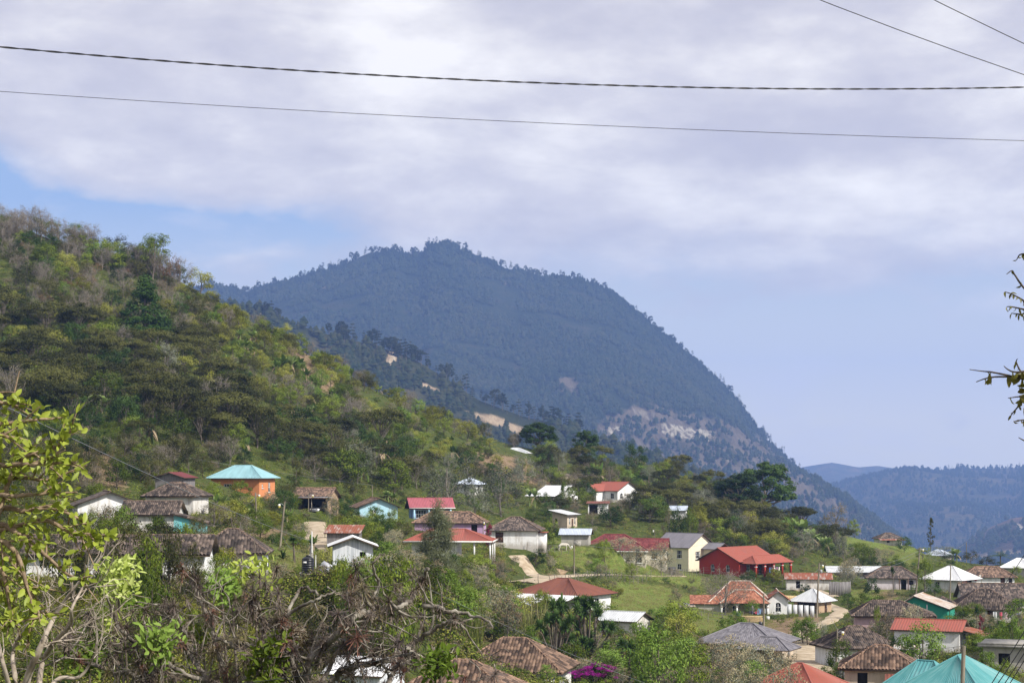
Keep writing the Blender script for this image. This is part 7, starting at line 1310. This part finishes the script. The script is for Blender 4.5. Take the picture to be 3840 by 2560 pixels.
for pts, r0 in EL:
    start = HUB if pts[0][1] > 2590 else []
    d = np.cumsum(rt.normal(size=len(start) + len(pts))) * .32; P = smooth([at(u + rt.normal() * 4, v + rt.normal() * 4, Ye + dd) for (u, v), dd in zip(start + pts, d)]); n = len(P); P = P + rt.normal(size=P.shape) * .018; r0 *= .72; wood.tube(P, np.linspace(r0, r0 * .36, n), 8); grow(P, r0, 0, rt)
ob = wood.build('limbs', m_lichen, o, True); ob.matrix_parent_inverse = inv
m_tuft = [leafmat2('brown_epiphyte_blades', [(0.045, 0.032, 0.030), (0.085, 0.062, 0.055), (0.15, 0.115, 0.095), (0.24, 0.19, 0.14)], .12), leafmat2('olive_epiphyte_blades', [(0.07, 0.06, 0.03), (0.12, 0.11, 0.05), (0.20, 0.17, 0.09), (0.30, 0.22, 0.12)], .2), leafmat2('reddish_epiphyte_blades', [(0.10, 0.035, 0.03), (0.17, 0.07, 0.05), (0.26, 0.13, 0.09)], .15)]
def tuftmesh(seed, m, r):
    rng = np.random.RandomState(seed); mb = MB(); n = 85; D = unit(rng.normal(size=(n, 3)) + np.array((0, -.1, .35)))
    for d in D: strip(mb, np.zeros(3), d, np.array((.2, .3, 1.)), r * (.5 + .7 * rng.rand()), .010, 3, .15 + .35 * rng.rand(), 0, rng, .2, .1)
    return mb.mesh('epiphyte', m)
TM = [tuftmesh(s, m_tuft[0 if s < 6 else 1 if s < 8 else 2], .19 + .035 * (s % 3)) for s in range(10)]
idx = rt.permutation(len(TP)); idx = [i for i in idx if 0 < px(TP[i][0])[1] < 2640 and px(TP[i][0])[0] > 180 and not toohigh(TP[i][0], 45)]; rest = MB(); nt_ = 0
print('TUFTS', len(idx))
for c, i in enumerate(idx[:330]):
    q = TP[i][0] + rt.normal(size=3) * .05 + np.array((0, 0, .03)); s_ = .5 + .6 * rt.rand(); me = TM[rt.choice(10, p=[.14] * 6 + [.05] * 2 + [.03] * 2)]
    if c < 95:
        e = bpy.data.objects.new('epiphyte', me); COL.objects.link(e); e.parent = o; e.location = tuple(q - ge); e.rotation_euler = (rt.normal() * .5, rt.normal() * .5, rt.rand() * 6.3); e.scale = (s_,) * 3
    else:
        n = len(me.vertices); V = np.empty(n * 3); me.vertices.foreach_get('co', V); V = V.reshape(-1, 3) * s_; a = rt.rand() * 6.3; V = V @ np.array([[math.cos(a), math.sin(a), 0], [-math.sin(a), math.cos(a), 0], [0, 0, 1]]); 
        F = np.array([p_.vertices[:] for p_ in me.polygons]); rest.add(V + q, F, {m_tuft[0].name: 0, m_tuft[1].name: 1, m_tuft[2].name: 2}[me.materials[0].name])
ob = rest.build('epiphyte_mass', m_tuft, o); ob.matrix_parent_inverse = inv; ob['kind'] = 'stuff'
# bright leafy sprays growing through it
def spray(label, u, v, wpx, hpx, Y, n, seed, m=None):
    rng = np.random.RandomState(seed); s_ = Y / FPX; c = at(u, v, Y); b0 = np.array((c[0], c[1] + .3, float(ground(c[0], c[1] + .3)))); o2 = empty('young_shrub', b0); tag(o2, label, 'shrub'); iv = Matrix.Translation(-Vector(b0)); w_, l_ = MB(), MB(); w_.tube(smooth([b0 - (0, 0, .3), (b0 + c) / 2 + (.15, 0, 0), c]), np.linspace(.05, .02, 16), 6)
    for k in range(14):
        e = c + rng.normal(size=3) * np.array((wpx * s_ * .32, .25, hpx * s_ * .32)); w_.tube(smooth([c - (0, 0, hpx * s_ * .4), (c + e) / 2, e]), np.linspace(.015, .005, 16), 5); kk = n // 14; D = unit(rng.normal(size=(kk, 3)) + (0, -.2, .6)); leafblades(l_, e + rng.normal(size=(kk, 3)) * .10, D, unit(rng.normal(size=(kk, 3)) * .6 + (.3, -.5, .7)), .12 + .08 * rng.rand(kk), .05 + .03 * rng.rand(kk))
    for (b_, nm, mm_) in ((w_, 'stems', m_bark), (l_, 'leaves', m or m_guava)): q = b_.build(nm, mm_, o2, True); q.matrix_parent_inverse = iv
spray('bright yellow green spray of leaves left of the epiphyte tufts', 440, 2170, 90, 110, 36, 330, 1); spray('lower yellow green spray at the left of the dry tree', 425, 2320, 70, 80, 36, 200, 2); spray('small bright leafy spray between the dry limbs', 460, 2275, 90, 60, 36.5, 150, 3, LM['bright']); spray('bright green leafy spray near the dry tree crown', 830, 2190, 60, 90, 36.5, 170, 4, LM['bright']); spray('yellowish spray right above the dry tree crown', 950, 2150, 90, 50, 37, 150, 5); spray('dark leafy spray above the lower clay roof', 1650, 2500, 70, 100, 31, 190, 6, LM['bright']); spray('green spray low among the dry limbs', 870, 2250, 50, 70, 37, 120, 7, LM['bright'])
spray('mid green spray low between the dry limbs at the left', 600, 2420, 110, 110, 33, 260, 8, LM['bright']); spray('mid green spray low in the middle of the dry tree', 1020, 2480, 120, 110, 33, 260, 9, LM['green']); spray('mid green spray rising behind the dry limbs', 760, 2380, 120, 120, 37.5, 280, 10, LM['green']); spray('bright green spray at the foot of the left bare tree', 330, 2460, 120, 110, 36, 260, 12, LM['bright'])
# bare pale branched tree at the left
gb = at(100, 3000, 30.0); gb[2] = float(ground(gb[0], gb[1])); o = empty('bare_tree', gb); tag(o, 'pale bare branching tree behind the bright shrub at the left', 'tree'); iv = Matrix.Translation(-Vector(gb)); w_ = MB(); rb = np.random.RandomState(9); w_.tube(smooth([gb - (0, 0, .4), at(90, 2780, 30)]), np.linspace(.16, .11, 16), 8)
def twiggy(P, r0, depth):
    n = len(P)
    for i in range(3, n):
        if rb.rand() < .32:
            t = unit((P[i] - P[i - 1])[None])[0]; d = unit((t + rb.normal(size=3) * .55)[None])[0]; l = (.8 - .25 * depth) * (.5 + .7 * rb.rand()); Q = [P[i]]
            for s_ in range(6): d = unit((d + rb.normal(size=3) * .16 + (0, 0, .05))[None])[0]; Q.append(Q[-1] + d * l / 6)
            Q = np.array(Q); rr = max(.006, r0 * .4); w_.tube(Q, np.linspace(rr, .004, 7), 5)
            if depth < 2: twiggy(Q, rr, depth + 1)
for pts, r0 in (([(90, 2780), (100, 2560), (150, 2430), (200, 2320), (250, 2240), (295, 2180)], .075), ([(90, 2780), (140, 2600), (160, 2480), (210, 2400), (265, 2340), (270, 2280), (310, 2200), (330, 2130)], .055), ([(90, 2780), (60, 2560), (50, 2440), (110, 2330), (130, 2230), (160, 2180)], .05), ([(90, 2780), (200, 2560), (290, 2540), (330, 2500), (360, 2440)], .045), ([(90, 2780), (20, 2520), (0, 2440), (-40, 2380)], .05), ([(150, 2430), (215, 2400), (262, 2372), (310, 2370)], .03)):
    P = smooth([at(u, v, 30 + rb.normal() * .3) for u, v in pts]); w_.tube(P, np.linspace(r0, .012, len(P)), 7); twiggy(P, r0 * .6, 0)
q = w_.build('limbs', mat2('pale_branch_bark', (.20, .16, .12), (.46, .40, .33), 4, .95), o, True); q.matrix_parent_inverse = iv
# twigs with a few withered leaves at the right edge
gr = np.array((2.9, Yg, float(ground(2.9, Yg)))); o = empty('withered_shrub', gr); tag(o, 'dark thin twigs with withered leaves reaching in at the right edge', 'shrub'); iv = Matrix.Translation(-Vector(gr)); w_, l_ = MB(), MB(); rr = np.random.RandomState(11); m_wither = leafmat2('withered_brown_leaves', [(0.035, 0.016, 0.012), (0.06, 0.03, 0.015), (0.10, 0.075, 0.018), (0.16, 0.14, 0.03)], .35); m_dt = mat2('dark_twig', (.03, .022, .018), (.09, .07, .055), 30, .9)
hubr = at(4050, 1560, Yg); w_.tube(smooth([gr - (0, 0, .3), at(4150, 2200, Yg), hubr, at(4060, 1300, Yg), at(4040, 1050, Yg)]), np.linspace(.03, .008, 30), 7)
for pts in ([(4050, 1560), (3900, 1445), (3800, 1412), (3720, 1395), (3690, 1392), (3636, 1385)], [(4050, 1560), (3880, 1425), (3760, 1412), (3700, 1418), (3660, 1432)], [(4050, 1250), (3900, 1130), (3840, 1080), (3805, 1030), (3795, 1015), (3775, 1028)], [(4050, 1280), (3900, 1170), (3840, 1128), (3800, 1105), (3768, 1094)], [(4050, 1300), (3900, 1175), (3840, 1160), (3795, 1150), (3775, 1150)], [(4050, 1320), (3880, 1180), (3830, 1178), (3792, 1174)], [(4050, 1100), (3900, 980), (3850, 955), (3825, 955), (3812, 975)],
            [(4050, 1600), (3900, 1480), (3835, 1485), (3780, 1492)], [(4050, 1600), (3880, 1470), (3840, 1500), (3800, 1545), (3790, 1560)], [(4050, 1640), (3920, 1570), (3840, 1574), (3800, 1580)], [(4050, 1700), (3900, 1670), (3850, 1655), (3820, 1640)], [(4050, 1500), (3880, 1420), (3835, 1400), (3812, 1360), (3815, 1345)], [(4050, 1500), (3900, 1400), (3810, 1395), (3780, 1385), (3765, 1372)]):
    P = limb3(pts, Yg, .1); n = len(P); w_.tube(P, np.linspace(.007, .0016, n), 5); k0 = int(n * .35)
    for i in range(k0, n):
        u_, v_ = px(P[i]); hd = .55 if u_ > 3815 else .28
        if rr.rand() < hd:
            k = 1; d = unit(rr.normal(size=(k, 3)) * .6 + (0, 0, -.9)); leafblades(l_, P[i:i + 1].repeat(k, 0), d, unit(rr.normal(size=(k, 3)) + (0, -1., .2)), (.030 + .035 * rr.rand(k)) * (.85 if 1380 < v_ < 1520 else .5), (.014 + .014 * rr.rand(k)) * (.9 if 1380 < v_ < 1520 else .5), 0, .3, .35)
for k in range(24):
    q = at(3835 + abs(rr.normal()) * 30, 1455 + rr.normal() * 38, Yg); leafblades(l_, q[None], unit(rr.normal(size=(1, 3)) + (0, 0, -.5)), unit(rr.normal(size=(1, 3)) + (0, -1., .2)), np.array([.03 + .025 * rr.rand()]), np.array([.015 + .012 * rr.rand()]), 0, .3, .3)
for (b_, nm, mm_) in ((w_, 'twigs', m_dt), (l_, 'leaves', m_wither)): q = b_.build(nm, mm_, o, True); q.matrix_parent_inverse = iv
# ------------------------------------------------------------------ a description for every plant that has none yet
SHORT = dict(orange='the orange house', shed='the grey plank shed', whitegable='the white gable house', tilehip='the maroon lean-to house', tilefront='the lichen grey tiled house', turq='the turquoise wall', tilewhite='the white walled cottage', tilelong='the long white tiled house', barn='the open barn', lightblue='the light blue house', pinkroof='the crimson roofed blue house',
    purple='the mauve house', whitelong='the long bright white house', carport='the red roofed porch house', rust='the rust brown roof', tilebottom='the warm tiled house with awning', tilelow='the bottom clay roof', whiteshed='the white plank shed', shack='the rusty shack', farred='the white villa', farwhite='the pale roofed porch house', smallgrey='the small two tone house', topgrey='the highest grey roof', midgrey='the half hidden white cottage',
    redhip='the dark red tiled bungalow', cream='the cream house', red='the red house', arch='the arched house', mud='the mud brick house', lowwhite='the long whitewashed building', greymetal='the plain grey metal roof', tilepink='the lilac tiled house', shop='the village shop', tileright='the sandy tiled house', farwhiteroof='the rightmost white roof', bluroof='the bluish metal roof', fartile='the lone old crest house', bigtile='the wide dark tiled roof',
    fronttile='the sagging tiled house', green='the green boarded house', pink='the pink adobe house', redright='the plain red metal roof', whiteright='the cottage with square window', tilecorner='the reddish tiled house', teal='the teal roof', greyhip='the grey tiled roof', redcorner='the red roof at the bottom edge', concrete='the concrete house', block='the tiny concrete hut', opensheds='the open shed', tinshed='the tin shed', behindgrey='the bluish metal shed', sideshed='the pale shed roof', bushhouse='the hidden white hut')
LMK = [(SHORT[k], (b[0] + b[1]) / 2, (b[2] + b[3]) / 2, b[4], (b[1] - b[0]) / 2, (b[3] - b[2]) / 2) for k, b in HB.items()]
LMK += [('the big hillside conifer', 545, 1170, 490, 70, 100), ('the ridge pine', 572, 960, 515, 40, 70), ('the ochre ridge tree', 752, 1060, 505, 40, 40), ('the tallest dark tree', 2862, 1800, 540, 90, 70), ('the lone poplar', 3491, 2000, 470, 10, 60), ('the black tank', 1155, 2150, 165, 25, 40), ('the yucca clump', 2140, 2350, 190, 90, 90), ('the mango tree', 3455, 2400, 196, 70, 70), ('the casuarina', 1628, 2020, 222, 80, 120)]
ORD = ['leftmost', 'second from left', 'third from left', 'fourth from left', 'fifth from left', 'sixth from left']
NUM = {2: 'two', 3: 'three', 4: 'four', 5: 'five', 6: 'six'}
bk = {}
for d in VEG:
    desc = DESC[d['k']][1]
    if d['label']: d['o']['label'] = d['label']; continue
    if d['k'] == 'crestpine': key = '%s %s' % (desc, d['zone'])
    else:
        cv = d['v'] - d['H'] / d['Y'] * FPX / 2; best = min(LMK, key=lambda L: max(0, abs(d['u'] - L[1]) - L[4]) + 1.3 * max(0, abs(cv - L[2]) - L[5]) + .25 * abs(d['Y'] - L[3])); du, dv = d['u'] - best[1], cv - best[2]
        if abs(du) <= best[4] + 10: rel = 'in front of' if d['Y'] < best[3] else ('above' if dv < -best[5] * 2.2 else 'behind')
        else: rel = ('right of' if du > 0 else 'left of') if abs(dv) < best[5] * 2.5 + 30 else ('above and right of' if du > 0 else 'above and left of') if dv < 0 else ('below and right of' if du > 0 else 'below and left of')
        h = d['H']; sz = ''
        if d['k'] not in ('banana',): med = PROTO[d['k']][0]['h'] * .68; sz = 'small ' if h < med * .8 else 'tall ' if h > med * 1.25 else ''
        key = (sz if not desc.startswith(('low', 'tall', 'small', 'large')) else '') + desc + ' ' + rel + ' ' + best[0]
    bk.setdefault(key, []).append(d)
for key, L in bk.items():
    L.sort(key=lambda d: d['u'])
    if len(L) == 1: L[0]['o']['label'] = key
    elif len(L) <= 6 and len(key.split()) <= 11:
        for i, d in enumerate(L): w = ('rightmost' if i == len(L) - 1 else 'middle' if len(L) == 3 and i == 1 else ORD[i]); d['o']['label'] = '%s, %s of %s' % (key, w, NUM[len(L)]); d['o']['group'] = key
    else:
        for d in L: d['o']['label'] = key; d['o']['group'] = key
for d in VEG:
    if 'group' not in d['o']: d['o']['group'] = DESC[d['k']][1] + ' plants of the village' if d['k'] != 'crestpine' else 'pines on the skyline'
